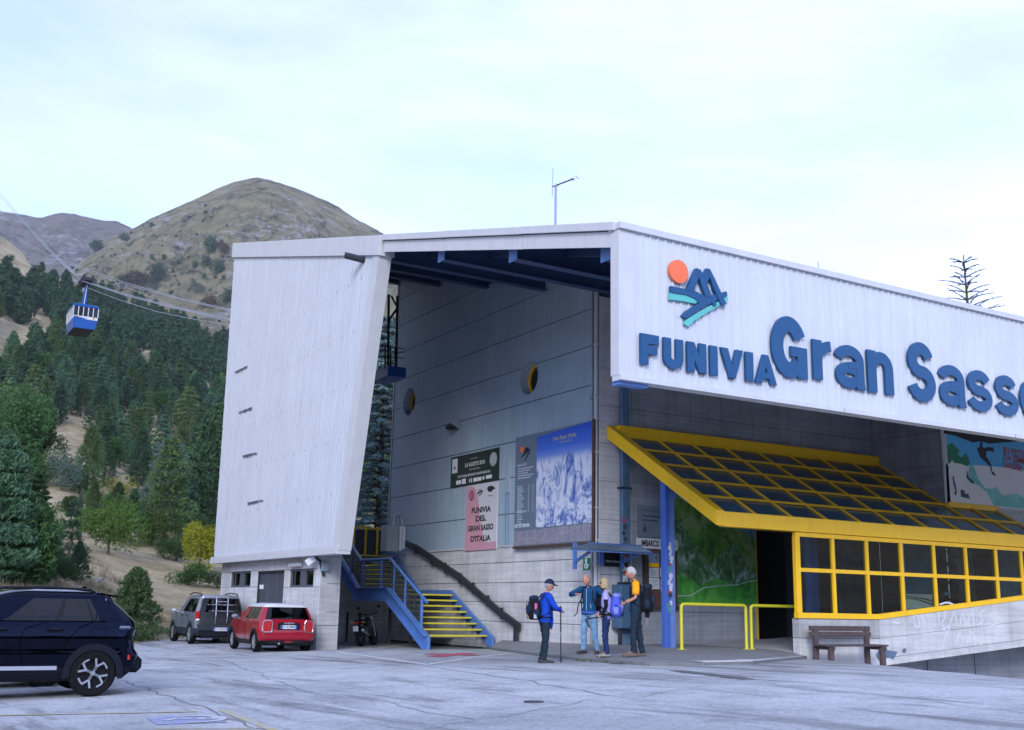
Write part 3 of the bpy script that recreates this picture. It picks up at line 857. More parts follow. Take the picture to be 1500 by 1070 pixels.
# block that carries the climbing mural
for z0, z1 in zip([4.2, 5.2, 6.3, 7.4, 8.5, 9.6], [5.2, 6.3, 7.4, 8.5, 9.6, 10.4]):
    field('x', XL, YM + .02, YF - .01, z0, z1, CONC_UP, 0.006)
    for a, b in ((XL + .06, 33.2), (33.2, 36.5), (36.5, 40), (40, 45.9)): field('y', YM, a, b, z0, z1, CONC_EDGE if z0 < 5 else CONC_UP, 0.006)
mb = MB(); mb.box((XL + .04, YM + .04, 4.2), (45.9, YF + 1, 10.4)); build('block_core', mb, JOINT, ST)
mb = MB(); mb.box((XL - .03, YM - .04, 4.9), (XL + .16, YM + .02, 10.3)); build('block_corner_trim', mb, WHITE_TRIM, ST)
mb = MB(); mb.box((XL - .05, YF - .05, 6.2), (XL - .005, YF - .003, 10.5)); build('corner_pipe', mb, GREYMETAL, ST)
for i, (a, b) in enumerate(((XL + 2.3, 36), (36, 40), (40, 45.9))):
    field('y', YM, a, b, 2.0, 4.2, CONC_EDGE, 0.006)

# --- big sign along the eaves
mb = MB(); x = XP + 0.42; n_ = 0
while x < 45.8:
    P = [(x, 0), (x + 0.145, 0), (x + 0.155, -0.03), (x + 0.185, -0.03), (x + 0.195, 0)]
    for (a, da), (b, db) in zip(P[:-1], P[1:]): mb.quad((a, YS + da, 6.02), (b, YS + db, 6.02), (b, YS + db, 9.0), (a, YS + da, 9.0))
    x += 0.195
SIGN = build('sign_cladding', mb, WHITE, ST)
mb = MB(); mb.box((XP, YS - .012, 6.035), (XP + 0.42, YS + .26, 8.995)); build('corner_trim', mb, WHITE_TRIM, SIGN)
mb = MB(); mb.box((XP + .43, YS + .035, 6.04), (45.8, YS + .2, 8.99)); build('sign_back', mb, GREYMETAL, SIGN)
xc = [XP - .03, 18.6, 24.6, 30.6, 36.6, 45.9]
for a, b in zip(xc[:-1], xc[1:]):
    mb = MB(); mb.box((a + .005, YS - .09, 9.0), (b - .005, YS + .3, 9.13)); build('top_cap', mb, WHITE_TRIM, SIGN)
    mb = MB(); mb.box((a + .035, YS - .07, 5.93), (b - .005, YS + .22, 6.03)); build('bottom_ledge', mb, WHITE_TRIM, SIGN)
mb = MB(); mb.box((XP + .05, YS + .05, 5.86), (XP + .75, YS + .28, 5.93)); build('blue_soffit_angle', mb, STEEL_BLUE, ST)
def cr(pts, n=6):
    o = []; P = [V((p[0], p[1])) for p in pts]
    for i in range(len(P) - 1):
        a, b, c, d = P[max(i - 1, 0)], P[i], P[i + 1], P[min(i + 2, len(P) - 1)]
        for k in range(n):
            t = k / n
            o.append(0.5 * ((2 * b) + (c - a) * t + (2 * a - 5 * b + 4 * c - d) * t * t + (3 * b - a - 3 * c + d) * t ** 3))
    o.append(P[-1]); return o
def stroke(mb, pts, w, y0, y1, closed=False):
    """thick 2d stroke (x, z) standing out from the sign between y0 (front) and y1"""
    P = [V((p[0], p[1])) for p in pts]; n = len(P); L = []; R = []
    for i in range(n):
        if closed: d = P[(i + 1) % n] - P[i - 1]
        else: d = P[min(i + 1, n - 1)] - P[max(i - 1, 0)]
        d.normalize(); s = V((-d.y, d.x)) * (w / 2)
        if not closed and 0 < i < n - 1:
            d1 = (P[i] - P[i - 1]).normalized(); c = max(0.45, d1.dot(d)); s = s / c
        elif closed:
            pass
        L.append(P[i] + s); R.append(P[i] - s)
    b = len(mb.v)
    for p in L: mb.v.append(V((p.x, y0, p.y)))
    for p in R: mb.v.append(V((p.x, y0, p.y)))
    for p in L: mb.v.append(V((p.x, y1, p.y)))
    for p in R: mb.v.append(V((p.x, y1, p.y)))
    m = n if closed else n - 1
    for i in range(m):
        j = (i + 1) % n
        for f in ((i, j, n + j, n + i), (i, 2 * n + i, 2 * n + j, j), (n + i, n + j, 3 * n + j, 3 * n + i)):
            mb.f.append([b + k for k in f]); mb.m.append(0)
    if not closed:
        for i in (0, n - 1):
            mb.f.append([b + i, b + n + i, b + 3 * n + i, b + 2 * n + i]); mb.m.append(0)
def letter(ch, x0, x1, z0, z1, w):
    mb = MB(); W, H = x1 - x0, z1 - z0
    YL, YB_ = YS - .10, YS - .04
    cnt = [0]
    def S(pts, ww=w, closed=False):
        stroke(mb, [(x0 + a * W, z0 + b * H) for a, b in pts], ww, YL - .002 * cnt[0], YB_, closed); cnt[0] += 1
    def Q(*pts):
        y = YL - .002 * cnt[0]; cnt[0] += 1
        mb.prism([(x0 + a * W, y, z0 + b * H) for a, b in pts], (0, YB_ - y, 0))
    def arc(cx, cz, rx, rz, a0, a1, n=14): return [(cx + rx * cos(radians(a)), cz + rz * sin(radians(a))) for a in np.linspace(a0, a1, n)]
    u = w / W / 2; q = w / H / 2; e = 2 * u
    if ch == 'F': S([(u, 0), (u, 1)]); S([(0, 1 - q), (1, 1 - q)]); S([(0.02, .50), (.9, .50)], w * .95)
    elif ch == 'U': S([(u, 1), (u, .36)] + arc(.5, .36, .5 - u, .36 - q, 180, 360, 16)[1:-1] + [(1 - u, .36), (1 - u, 1)])
    elif ch == 'N': S([(u, 0), (u, 1)]); S([(1 - u, 0), (1 - u, 1)]); Q((.02, 1), (e * .98, 1), (.98, 0), (1 - e * .98, 0))
    elif ch == 'I': S([(.5, 0), (.5, 1)], W)
    elif ch == 'V': Q((0, 1), (e * 1.05, 1), (.5 + u * .85, 0), (.5 - u * .85, 0)); Q((1 - e * 1.05, 1), (1, 1), (.5 + u * .85, 0), (.5 - u * .85, 0))
    elif ch == 'A': Q((0, 0), (e, 0), (.5 + u * .8, 1), (.5 - u * .8, 1)); Q((1 - e, 0), (1, 0), (.5 + u * .8, 1), (.5 - u * .8, 1)); Q((.22, .17), (.78, .17), (.72, .38), (.28, .38))
    elif ch == 'G': S(arc(.5, .5, .5 - u, .5 - q, 26, 318, 30)); Q((.54, .36), (1, .36), (1, .52), (.54, .52)); Q((1 - e * .85, .02), (1, .02), (1, .5), (1 - e * .85, .5))
    elif ch == 'r': S([(u, 0), (u, 1)]); S(arc(1.02, .44, 1.02 - u, .44, 170, 92, 10), w * .85)
    elif ch == 'a':
        v = u * .9; S(arc(.45, .30, .45 - v, .30 - q * .9, 0, 360, 25)[:-1], w * .9, True)
        S(arc(.46, .64, .40 - v * .2, .36 - q * .9, 168, 0, 14) + [(.86 - v * .2, .3)], w * .9); Q((.86 - v * 1.2, 0), (1.0, 0), (.86 + v * .8, .16), (.86 + v * .8, .66), (.86 - v * 1.2, .66)); S([(.42, .53), (.86 - v, .56)], w * .55)
    elif ch == 'n': S([(u, 0), (u, 1)]); S(arc(.52, .58, .48 - u, .42 - q, 165, 0, 14) + [(1 - u, .3), (1 - u, 0)], w * .95)
    elif ch in 'Ss':
        q *= .92; u *= .92; r1 = (.5 - q) / 2
        S(arc(.5, .5 + r1, .46 - u, r1, 14, 180, 14) + arc(.5, .5 + r1, .46 - u, r1, 190, 262, 7) + arc(.5, q + r1, .5 - u, r1, 82, 10, 7) + arc(.5, q + r1, .5 - u, r1, 0, -168, 14), w * .9)
    elif ch == 'o': S(arc(.5, .5, .5 - u, .5 - q, 0, 360, 31)[:-1], w, True)
    return build('sign_letter', mb, LETTER, SIGN, label='raised blue letter %s of the station sign' % ch)
for ch, a, b in (('F', 12.97, 13.42), ('U', 13.54, 14.04), ('N', 14.14, 14.64), ('I', 14.74, 14.94), ('V', 15.03, 15.64), ('I', 15.71, 15.92), ('A', 15.97, 16.58)):
    letter(ch, a, b, 6.29, 6.91, 0.19)
for ch, a, b, z0, z1, w in (('G', 16.46, 17.5, 6.5, 7.86, 0.34), ('r', 17.68, 18.24, 6.57, 7.46, 0.28), ('a', 18.38, 19.3, 6.49, 7.47, 0.27), ('n', 19.40, 20.24, 6.49, 7.46, 0.28),
                        ('S', 20.74, 21.7, 6.45, 7.88, 0.33), ('a', 21.84, 22.78, 6.47, 7.46, 0.27), ('s', 22.86, 23.78, 6.45, 7.47, 0.27), ('s', 23.9, 24.8, 6.45, 7.47, 0.27), ('o', 24.9, 25.85, 6.45, 7.47, 0.28)):
    letter(ch, a, b, z0, z1, w)
def zpt(x, y): return onY(880 + x / 3.822, 320 + y / 3.822, YS - .05)
def epoly(pts, mat, y0, nm):
    mb = MB(); P = [zpt(*p) for p in pts]; P = [V((p.x, y0, p.z)) for p in P]
    mb.prism(P, (0, YS - .035 - y0, 0)); return build(nm, mb, mat, SIGN)
c = zpt(430, 301); mb = MB(); mb.lathe([(0, .035), (0.245, .035), (0.245, 0.10), (0, .10)], (c.x, YS, c.z), (0, -1, 0), 32, cap=False); build('emblem_sun', mb, ORANGE, SIGN, smooth=30)
epoly([(383, 418), (440, 426), (500, 438), (556, 462), (525, 480), (460, 466), (377, 456)], TEAL, YS - .08, 'emblem_slope')
epoly([(470, 572), (520, 540), (590, 500), (650, 470), (700, 436), (710, 460), (660, 492), (590, 530), (530, 568), (484, 608), (462, 594)], TEAL, YS - .08, 'emblem_slope')
epoly([(384, 382), (450, 396), (520, 410), (575, 440), (640, 428), (695, 411), (700, 438), (640, 462), (580, 495), (520, 530), (468, 566), (444, 548), (470, 520), (540, 478), (520, 452), (470, 432), (384, 418)], LETTER, YS - .105, 'emblem_piste')
for k, pp in enumerate(([(470, 402), (506, 414), (549, 314), (534, 284), (522, 284)], [(522, 284), (548, 292), (568, 330), (614, 446), (576, 442), (545, 350)],
           [(560, 326), (582, 284), (596, 288), (600, 332), (582, 366)], [(582, 284), (600, 290), (630, 352), (690, 482), (666, 492), (618, 388)])):
    epoly(pp, LETTER, YS - .114 - .003 * k, 'emblem_peak')
for pp in ([(612, 470), (628, 464), (638, 490), (622, 496)], [(664, 462), (676, 456), (690, 486), (678, 490)]):
    epoly(pp, LETTER, YS - .112, 'emblem_dash')
# ================================================================== ENTRANCE CANOPY AND GLAZED FRONT
PANE = M('smoked_canopy_sheet', (0.018, 0.075, 0.125), 0.18, var=0.5, vscale=1.5, streak=0.4, dirt=(0.10, 0.14, 0.17), spec=0.6)
zc0, yc1, zc1 = 4.02, 25.73, 6.66
def cpl(x, t, up=0.0):
    """point on the canopy slope: t = 0 at the front beam, 1 at the wall"""
    n = V((0, -(zc1 - zc0), yc1 - YC)).normalized()
    return V((x, YC + (yc1 - YC) * t, zc0 + (zc1 - zc0) * t)) + n * up
gx = [19.0, 20.21, 21.5, 22.8, 24.1, 25.46, 26.86, 28.26, 29.66, 30.95, 32.2]
gt = [0.0, 0.186, 0.372, 0.558, 0.744, 0.925]
tB = (YM - YC) / (yc1 - YC)
mb = MB()
n = V((0, -(zc1 - zc0), yc1 - YC)).normalized()
mb.prism([(18.72, YC - .12, 3.70), (18.72, YC - .12, 4.08), (18.72, yc1 + .15, zc1 + .17), (18.72, yc1 + .15, zc1 - .22), ], (0.26, 0, 0))
build('canopy_side_beam', mb, YELLOW, ST)
mb = MB(); mb.cbox((18.98, YC - .12, 3.68), (28.0, YC + .1, 4.06), .01); CAN = build('entrance_canopy', mb, YELLOW, ST)
mb = MB(); mb.cbox((28.01, YC - .12, 3.68), (33.5, YC + .1, 4.06), .01); build('front_beam', mb, YELLOW, CAN)
mb = MB(); mb.box((18.98, yc1 - .12, zc1 - .25), (XL - .02, yc1 + .16, zc1 + .16)); build('top_beam', mb, YELLOW, CAN)
mb = MB(); zz = cpl(0, tB).z; mb.box((XL - .02, YM - .12, zz - .1), (32.35, YM - .045, zz + .07)); build('top_beam', mb, YELLOW, CAN)
for x in gx[1:]:
    t1 = 0.96 if x < XL - .05 else tB - 0.01
    mb = MB(); mb.bar(cpl(x, 0.01, .012), cpl(x, t1, .012), 0.034, 0.05, n); build('glazing_bar', mb, YELLOW, CAN)
for t in gt[1:-1]:
    x1 = XL - .03 if t > tB - .02 else 32.2
    mb = MB(); mb.bar(cpl(18.99, t, .022), cpl(x1, t, .022), 0.038, 0.05, n); build('glazing_bar', mb, YELLOW, CAN)
for i in range(len(gx) - 1):
    for k in range(5):
        if gt[k + 1] > tB + .02 and gx[i + 1] > XL - .1:
            if gt[k] > tB - .05: continue
        t0, t1 = gt[k] + .004, min(gt[k + 1], 0.95) - .004
        xa, xb = gx[i] + .01, gx[i + 1] - .01
        if gx[i + 1] > XL and gt[k + 1] > tB: t1 = tB - .01
        if gx[i] < XL < gx[i + 1] and k > 2: xb = XL - .03
        mb = MB(); tl = random.uniform(-.006, .006)
        mb.add([cpl(xa, t0, -.02), cpl(xb, t0, -.02 + tl), cpl(xb, t1, -.02), cpl(xa, t1, -.02 + tl), cpl(xa, t0, -.035), cpl(xb, t0, -.035), cpl(xb, t1, -.035), cpl(xa, t1, -.035)],
               [(0, 1, 2, 3), (7, 6, 5, 4), (0, 4, 5, 1), (1, 5, 6, 2), (2, 6, 7, 3), (3, 7, 4, 0)])
        build('canopy_pane', mb, PANE, CAN)
# --- glazed front
mxp = [onY(p, 840, YC).x for p in (1167.6, 1220, 1269.6, 1320, 1368, 1414.8, 1459, 1496)] + [32.3, 33.6]
zmid = [onY(1173.6, 835.6, YC).z, onY(1500, 849.3, YC).z]
zm = sum(zmid) / 2
xk = onY(1285, 898, YC).x
def sill(x): return 1.60 if x < xk else 1.60 + (x - xk) * 0.1005
mb = MB(); mb.box((mxp[0] - .06, YC - .06, 3.56), (33.6, YC + .06, 3.67)); GF = build('entrance_window', mb, YELLOW, ST)
mb = MB(); mb.box((mxp[0] - .05, YC - .05, zm - .05), (33.6, YC + .05, zm + .05)); build('window_rail', mb, YELLOW, GF)
mb = MB(); mb.box((mxp[0] - .08, YC - .08, 1.46), (xk, YC + .08, 1.60)); mb.prism([(xk + .002, YC - .08, 1.46), (xk + .002, YC - .08, 1.6), (33.6, YC - .08, sill(33.6)), (33.6, YC - .08, sill(33.6) - .14)], (0, .16, 0)); build('window_sill', mb, YELLOW, GF)
for i, x in enumerate(mxp[:-1]):
    w = 0.085 if i == 0 else 0.05
    mb = MB(); mb.box((x - w, YC - .055, sill(x) + .002), (x + w, YC + .055, 3.558)); build('mullion', mb, YELLOW, GF)
    x1 = mxp[i + 1]
    if x1 - x < .2: continue
    for lo, hi in ((None, zm - .05), (zm + .05, 3.56)):
        a = sill(x) if lo is None else lo; b = sill(x1) if lo is None else lo
        mb = MB(); e = random.uniform(-.006, .006); mb.quad((x + w, YC + e, a), (x1 - .05, YC - e, b), (x1 - .05, YC - e, hi), (x + w, YC + e, hi)); build('window_pane', mb, GLASS_CLEAR, GF)
# concrete parapet under the windows, then the rising ramp side
mb = MB(); mb.cbox((mxp[0] - .02, YC - .04, 0.0), (xk - .004, YC + .22, 0.95), .01); build('concrete_panel', mb, CONC_EDGE, ST)
mb = MB(); mb.cbox((mxp[0] - .02, YC - .04, 0.962), (xk - .004, YC + .22, 1.455), .01); build('concrete_panel', mb, CONC, ST)
def slab(x0, x1, f0, f1, mat, yo):
    mb = MB(); mb.prism([(x0, yo, f0(x0)), (x0, yo, f1(x0)), (x1, yo, f1(x1)), (x1, yo, f0(x1))], (0, .26, 0)); build('concrete_panel', mb, mat, ST)
bot = lambda x: 0.235 + (x - xk) * 0.081
xs_ = [xk + .004, 28.6, 33.6]
for a, b in zip(xs_[:-1], xs_[1:]):
    slab(a, b - .01, lambda x: bot(x) + .20, lambda x: bot(x) + .72, CONC_EDGE, YC - .05)
    slab(a, b - .01, lambda x: bot(x) + .73, lambda x: sill(x) - .142, CONC_EDGE, YC - .05)
    slab(a, b - .01, bot, lambda x: bot(x) + .19, CONC_EDGE, YC - .075)
mb = MB(); mb.box((xk - .3, YC + 1.6, -3.2), (40, YC + 2.0, 1.2)); build('basement_wall', mb, CONC_UP, ST)  # darker concrete puts the shade under the ramp into the colour
mb = MB(); mb.box((xk - .3, YC + .24, -3.2), (xk - .0, YC + 1.58, 1.2)); build('basement_pier', mb, CONC_UP, ST)
for x in (26.2, 28.4, 30.6):
    mb = MB(); mb.box((x, YC + 1.585, -3.2), (x + .02, YC + 1.61, bot(x) + .05)); build('wall_joint', mb, JOINT, ST)
# inside, seen through the glass
mb = MB(); mb.prism([(21.6, 21.7, 0.62), (21.6, 25.8, 0.64), (40, 25.8, 1.6), (40, 21.7, 1.6)], (0, 0, -.2)); build('ramp_floor', mb, CONC, ST)
BROWN = M('dark_red_brown_panel', (0.05, 0.016, 0.02), 0.6, var=0.2)
for (p0, p1) in ((1200, 1217), (1276, 1290), (1293, 1316), (1366, 1388), (1392, 1402), (1430, 1452)):
    a, b = onY(p0, 840, 23.4), onY(p1, 840, 23.4)
    mb = MB(); mb.box((a.x, 23.4, 1.2), (b.x, 23.46, 4.4)); build('interior_panel', mb, BROWN, ST)
mb = MB(); a, b = onY(1187, 840, 22.6), onY(1199, 840, 22.6); mb.box((a.x, 22.6, .6), (b.x, 22.8, 4.4)); build('interior_post', mb, STEEL_BLUE, ST)
mb = MB(); a, b = onY(1328, 870, 23.2), onY(1362, 797, 23.2); mb.box((a.x, 23.2, a.z), (b.x, 23.22, b.z)); build('interior_poster', mb, M('pale_teal_poster', (0.22, 0.40, 0.42), 0.5, var=0.35, vscale=1.2), ST)
mb = MB(); a, b = onY(1234, 826, 23.0), onY(1262, 812, 23.0); mb.box((a.x, 23.0, a.z), (b.x, 23.02, b.z)); build('interior_sign', mb, M('dim_sign', (0.10, 0.15, 0.2), 0.5), ST)
for (p0, q0, p1, q1) in ((1398, 820, 1410, 826), (1384, 868, 1392, 872)):
    mb = MB(); a, b = onY(p0, q1, 23.3), onY(p1, q0, 23.3); mb.box((a.x, 23.3, a.z), (b.x, 23.31, b.z)); build('interior_notice', mb, PAPER, ST)
mb = MB(); mb.box((33.6, YC - .04, -3), (46, YF, 4.2)); build('end_block', mb, CONC, ST)
# --- low base building under the white panel
cb = onX(463, 951.7, XB); YB = cb.y
w1 = [onX(337, 849, XB).y, onX(367, 849, XB).y, onX(352, 860.5, XB).z, onX(352, 837.5, XB).z]
w2 = [onX(423, 849, XB).y, onX(459, 849, XB).y, onX(440, 860.5, XB).z, onX(440, 834, XB).z]
dr = [onX(375.3, 870, XB).y, onX(414.5, 870, XB).y, 0.15, onX(395, 836.5, XB).z]
zt = 3.02; zlev = 2.06
def wpan(y0, y1, z0, z1): field('x', XB, min(y0, y1), max(y0, y1), z0, z1, CONC_EDGE, 0.006, 0.25)
ye = 43.0
zA, zB = w1[2], w1[3]
wpan(YB, dr[1], -.2, 0.95); wpan(YB, dr[1], 0.95, w2[2]); wpan(dr[0], ye, -.2, 0.95); wpan(dr[0], ye, 0.95, w1[2])
wpan(YB, w2[1], w2[2], w2[3]); wpan(w2[0], dr[1], w2[2], w2[3]); wpan(dr[0], w1[1], w1[2], w1[3]); wpan(w1[0], ye, w1[2], w1[3])
wpan(YB, dr[1], w2[3], zt); wpan(dr[1], dr[0], dr[3], zt); wpan(dr[0], ye, w1[3], zt)
xq = onY(498, 880, YB).x; yq_ = 39.45
mb = MB(); mb.box((XB + .24, YB + .24, -.2), (xq - .05, ye, zt)); mb.box((xq - .04, yq_ + .2, -.2), (15.85, ye, zt)); build('base_core', mb, DARKMETAL, ST)
for z0, z1 in ((-.2, .95), (.95, 1.35), (1.35, 2.2), (2.2, 3.02)):
    field('y', YB, XB + .01, xq - .01, z0, z1, CONC, 0.006, 0.25)
    field('y', yq_, xq + .01, 15.85, z0, z1, CONC, 0.006, 0.2)
    field('y', yq_, 15.86, XG - .02, z0, z1, CONC, 0.006, 0.2)
    field('x', xq - .03, YB + .27, yq_ + .18, z0, z1, CONC, 0.006, 0.05) if False else None
mb = MB(); mb.box((xq - .045, YB + .25, -.2), (xq - .005, yq_ + .2, zt)); build('side_wall', mb, CONC, ST)
mb = MB(); mb.box((XB + .02, YB + .02, 3.03), (xq, ye, 3.13)); mb.box((xq + .002, yq_ + .01, 3.03), (15.85, ye, 3.129)); build('base_roof', mb, CONC, ST)
for x in (16.6, 17.1):
    mb = MB(); mb.tube([(x, yq_ - .05, .1), (x, yq_ - .05, 1.3)], .045, 8); build('drain_pipe', mb, DARKMETAL, ST)
for k in range(3):
    a = dr[1] + (dr[0] - dr[1]) * k / 3; b = dr[1] + (dr[0] - dr[1]) * (k + 1) / 3
    mb = MB(); mb.cbox((XB + .10, a + .015, .1), (XB + .16, b - .015, dr[3] - .03), .012); build('door_leaf', mb, M('door_grey_paint', (0.062, 0.072, 0.095), 0.5, var=0.1), ST)
mb = MB(); mb.box((XB + .03, dr[1], dr[3] - .06), (XB + .14, dr[0], dr[3])); mb.box((XB + .03, dr[1], .1), (XB + .14, dr[1] + .06, dr[3])); mb.box((XB + .03, dr[0] - .06, .1), (XB + .14, dr[0], dr[3])); build('door_frame', mb, DARKMETAL, ST)
mb = MB(); a = onX(381, 857, XB + .1), onX(386, 863, XB + .1); mb.box((XB + .085, a[0].y, a[1].z), (XB + .095, a[1].y, a[0].z)); build('door_notice', mb, PAPER, ST)
for w in (w1, w2):
    y0, y1 = w[1], w[0]; z0, z1 = w[2], w[3]; ym = (y0 + y1) / 2
    mb = MB()
    for (a, b, c, d) in ((y0, y1, z0, z0 + .07), (y0, y1, z1 - .06, z1), (y0, y0 + .06, z0, z1), (y1 - .06, y1, z0, z1), (ym - .22, ym + .22, z0 + .07, z1 - .06)): mb.box((XB + .06, a, c), (XB + .15, b, d))
    f = build('window_frame', mb, M('window_grey_paint', (0.085, 0.095, 0.12), 0.5), ST)
    for a, b in ((y0 + .06, ym - .22), (ym + .22, y1 - .06)):
        mb = MB(); mb.quad((XB + .12, b, z0 + .07), (XB + .12, a, z0 + .07), (XB + .12, a, z1 - .06), (XB + .12, b, z1 - .06)); build('window_pane', mb, GLASS_DARK, f)
    mb = MB(); mb.box((XB + .18, y0, z0), (XB + .235, y1, z1)); build('window_recess', mb, M('green_blind', (0.02, 0.045, 0.04), 0.8), f)
# drain pipes at the bay corner
for dy, r, mt in ((-.02, .055, WHITE_TRIM), (.16, .04, GREYMETAL)):
    mb = MB(); mb.tube([(XG - .07, YF + dy + .08, 0.62), (XG - .07, YF + dy + .08, 11.0)], r, 8)
    for z in (1.2, 2.8, 4.4, 6.0, 7.6, 9.2): mb.box((XG - .14, YF + dy + .02, z), (XG - .002, YF + dy + .14, z + .04))
    build('drain_pipe', mb, mt, ST)
a, b = onY(909.5, 700, YF - .1).x, onY(921, 700, YF - .1).x
mb = MB(); mb.cbox((a, YF - .17, .62), (b, YF - .02, 8.9), .02); build('blue_duct', mb, M('faded_blue_paint_steel', (0.075, 0.15, 0.25), 0.6, var=0.3, vscale=2, streak=.3, dirt=(.25, .3, .36)), ST)
for z in (2.3, 5.0): 
    mb = MB(); mb.box((a - .06, YF - .19, z), (b + .06, YF - .002, z + .05)); build('duct_clamp', mb, DARKMETAL, ST)
# conduits on the grey wall
for px in (742, 746):
    a, b = onX(px, 705, XG - .02), onX(px - 1, 803, XG - .02)
    mb = MB(); mb.tube([a, (XG - .02, (a.y + b.y) / 2 + .05, (a.z + b.z) / 2), b], .018, 6); build('conduit', mb, M('blue_cable', (.12, .22, .36), .6), ST)
a, b = onX(744, 672, XG - .03), onX(742, 722, XG - .03); mb = MB(); mb.box((XG - .05, a.y - .12, b.z), (XG - .002, a.y + .12, a.z)); build('conduit_cover', mb, M('pale_paint_patch', (.36, .42, .48), .7), ST)
# lightning rod and roof vent
p = onY(1199, 396, YS + .5); mb = MB(); mb.tube([(p.x, YS + .5, 9.0), (p.x, YS + .5, 9.55)], .012, 6); mb.box((p.x - .03, YS + .45, 9.0), (p.x + .03, YS + .55, 9.22)); build('lightning_rod', mb, GREYMETAL, ST)
# ================================================================== VEGETATION
from mathutils.bvhtree import BVHTree
def bvh_of(name):
    me = bpy.data.objects[name].data
    return BVHTree.FromPolygons([v.co.copy() for v in me.vertices], [tuple(p.vertices) for p in me.polygons])
BH, BMN, BFM = bvh_of('hillside'), bvh_of('mountain'), bvh_of('far_mountain')
def hit(px, py, tree=None):
    d = ray(px, py).normalized()
    best = None
    for t in ([tree] if tree else [BH, BMN, BFM]):
        h = t.ray_cast(CP, d, 4000)
        if h[0] is not None and (best is None or h[3] < best[1]): best = (h[0], h[3])
    return best
def project(p):
    q = V(p) - CP; z = q.dot(FX)
    return 750 + FPX * q.dot(RX) / z, 535 - FPX * q.dot(UX) / z, z
def leaf_mat(name, c0, c1, hue=0.5, rnd=0.35, rough=0.75):
    m, t, b = nodes(name)
    oi = N(t, 'ShaderNodeObjectInfo'); v = mapped(t)
    f = tex_noise(t, v, 0.9, 6, 0.7)
    c = ramp(t, f, [(0.32, c0), (0.68, c1)])
    k = ramp(t, oi.outputs['Random'], [(0.0, 1 - rnd), (1.0, 1 + rnd)])
    c = mix(t, 1.0, c, k, 'MULTIPLY')
    r2 = N(t, 'ShaderNodeMath', operation='FRACT'); r1 = N(t, 'ShaderNodeMath', operation='MULTIPLY'); r1.inputs[1].default_value = 7.31; t.links.new(oi.outputs['Random'], r1.inputs[0]); t.links.new(r1.outputs[0], r2.inputs[0])
    c = mix(t, 1.0, c, ramp(t, r2.outputs[0], [(0.0, (0.85, 0.95, 1.15)), (0.5, (1, 1, 1)), (1.0, (1.3, 1.1, 0.75))]), 'MULTIPLY')
    t.links.new(c, b.inputs['Base Color']); b.inputs['Roughness'].default_value = rough; b.inputs['Specular IOR Level'].default_value = 0.25
    tr = N(t, 'ShaderNodeBsdfTranslucent'); t.links.new(c, tr.inputs[0])
    ms = N(t, 'ShaderNodeMixShader'); ms.inputs[0].default_value = 0.25
    t.links.new(b.outputs[0], ms.inputs[1]); t.links.new(tr.outputs[0], ms.inputs[2]); t.links.new(ms.outputs[0], t.nodes['Material Output'].inputs[0])
    return m
PINE_L = leaf_mat('pine_needles', (0.05, 0.105, 0.055), (0.115, 0.20, 0.10))
PINE_D = leaf_mat('dark_pine_needles', (0.036, 0.08, 0.040), (0.085, 0.155, 0.07))
CEDAR_L = leaf_mat('blue_cedar_needles', (0.14, 0.23, 0.22), (0.32, 0.43, 0.41), rnd=0.05)
GREEN_L = leaf_mat('green_leaves', (0.035, 0.085, 0.02), (0.085, 0.17, 0.045))
LIME_L = leaf_mat('yellow_green_leaves', (0.14, 0.20, 0.02), (0.34, 0.36, 0.03), rnd=0.1)
GREY_L = leaf_mat('grey_green_leaves', (0.07, 0.12, 0.085), (0.16, 0.21, 0.15), rnd=0.15)
RUST_L = leaf_mat('autumn_brown_leaves', (0.06, 0.045, 0.03), (0.12, 0.075, 0.045), rnd=0.15)
BARK = M('tree_bark', (0.09, 0.075, 0.06), 0.9, var=0.3, vscale=4)
def tuft(V_, F_, c, r, n, size, flat=0.0, aim=None):
    """n small leaf faces round c"""
    for _ in range(n):
        while True:
            p = V((random.uniform(-1, 1), random.uniform(-1, 1), random.uniform(-1, 1)))
            if p.length_squared <= 1: break
        p = V((p.x * r, p.y * r, p.z * r * (1 - flat)))
        a = V((random.gauss(0, 1), random.gauss(0, 1), random.gauss(0, 1) * (1 - flat)))
        if aim is not None: a = a * 0.6 + aim
        a.normalize()
        b = a.cross(V((random.gauss(0, 1), random.gauss(0, 1), random.gauss(0, 1))))
        if b.length < 1e-4: continue
        b.normalize(); s = size * random.uniform(0.6, 1.3); a = a * s; b = b * (s * 0.36); q = c + p; k = len(V_)
        V_.extend((q - a, q - b * .8, q + a, q + b)); F_.append((k, k + 1, k + 2, k + 3))
def mesh_of(name, vs, fs, mat):
    me = bpy.data.meshes.new(name); me.from_pydata([tuple(p) for p in vs], [], fs); me.materials.append(mat); me.update(); return me
def trunk_mesh(h, r, lean=0.03, limbs=0, spread=1.0, top=0.97):
    mb = MB(); n = 7
    pts = [V((lean * h * sin(k * 1.3) * k / n, lean * h * cos(k * 0.9) * k / n * .6, h * top * k / n)) for k in range(n + 1)]
    mb.tube(pts, [r * (1 - 0.92 * k / n) + .008 for k in range(n + 1)], 7)
    for i in range(limbs):
        t = random.uniform(.25, .9); k = int(t * n); p = pts[k]; a = random.uniform(0, 2 * pi); L = spread * (1.05 - t) * random.uniform(.6, 1)
        mb.tube([p, p + V((cos(a) * L * .5, sin(a) * L * .5, L * .12)), p + V((cos(a) * L, sin(a) * L, L * .1))], [r * .3, r * .18, r * .06], 5, cap=False)
    me = bpy.data.meshes.new('trunk'); me.from_pydata([tuple(p) for p in mb.v], [], mb.f); me.materials.append(BARK); return me
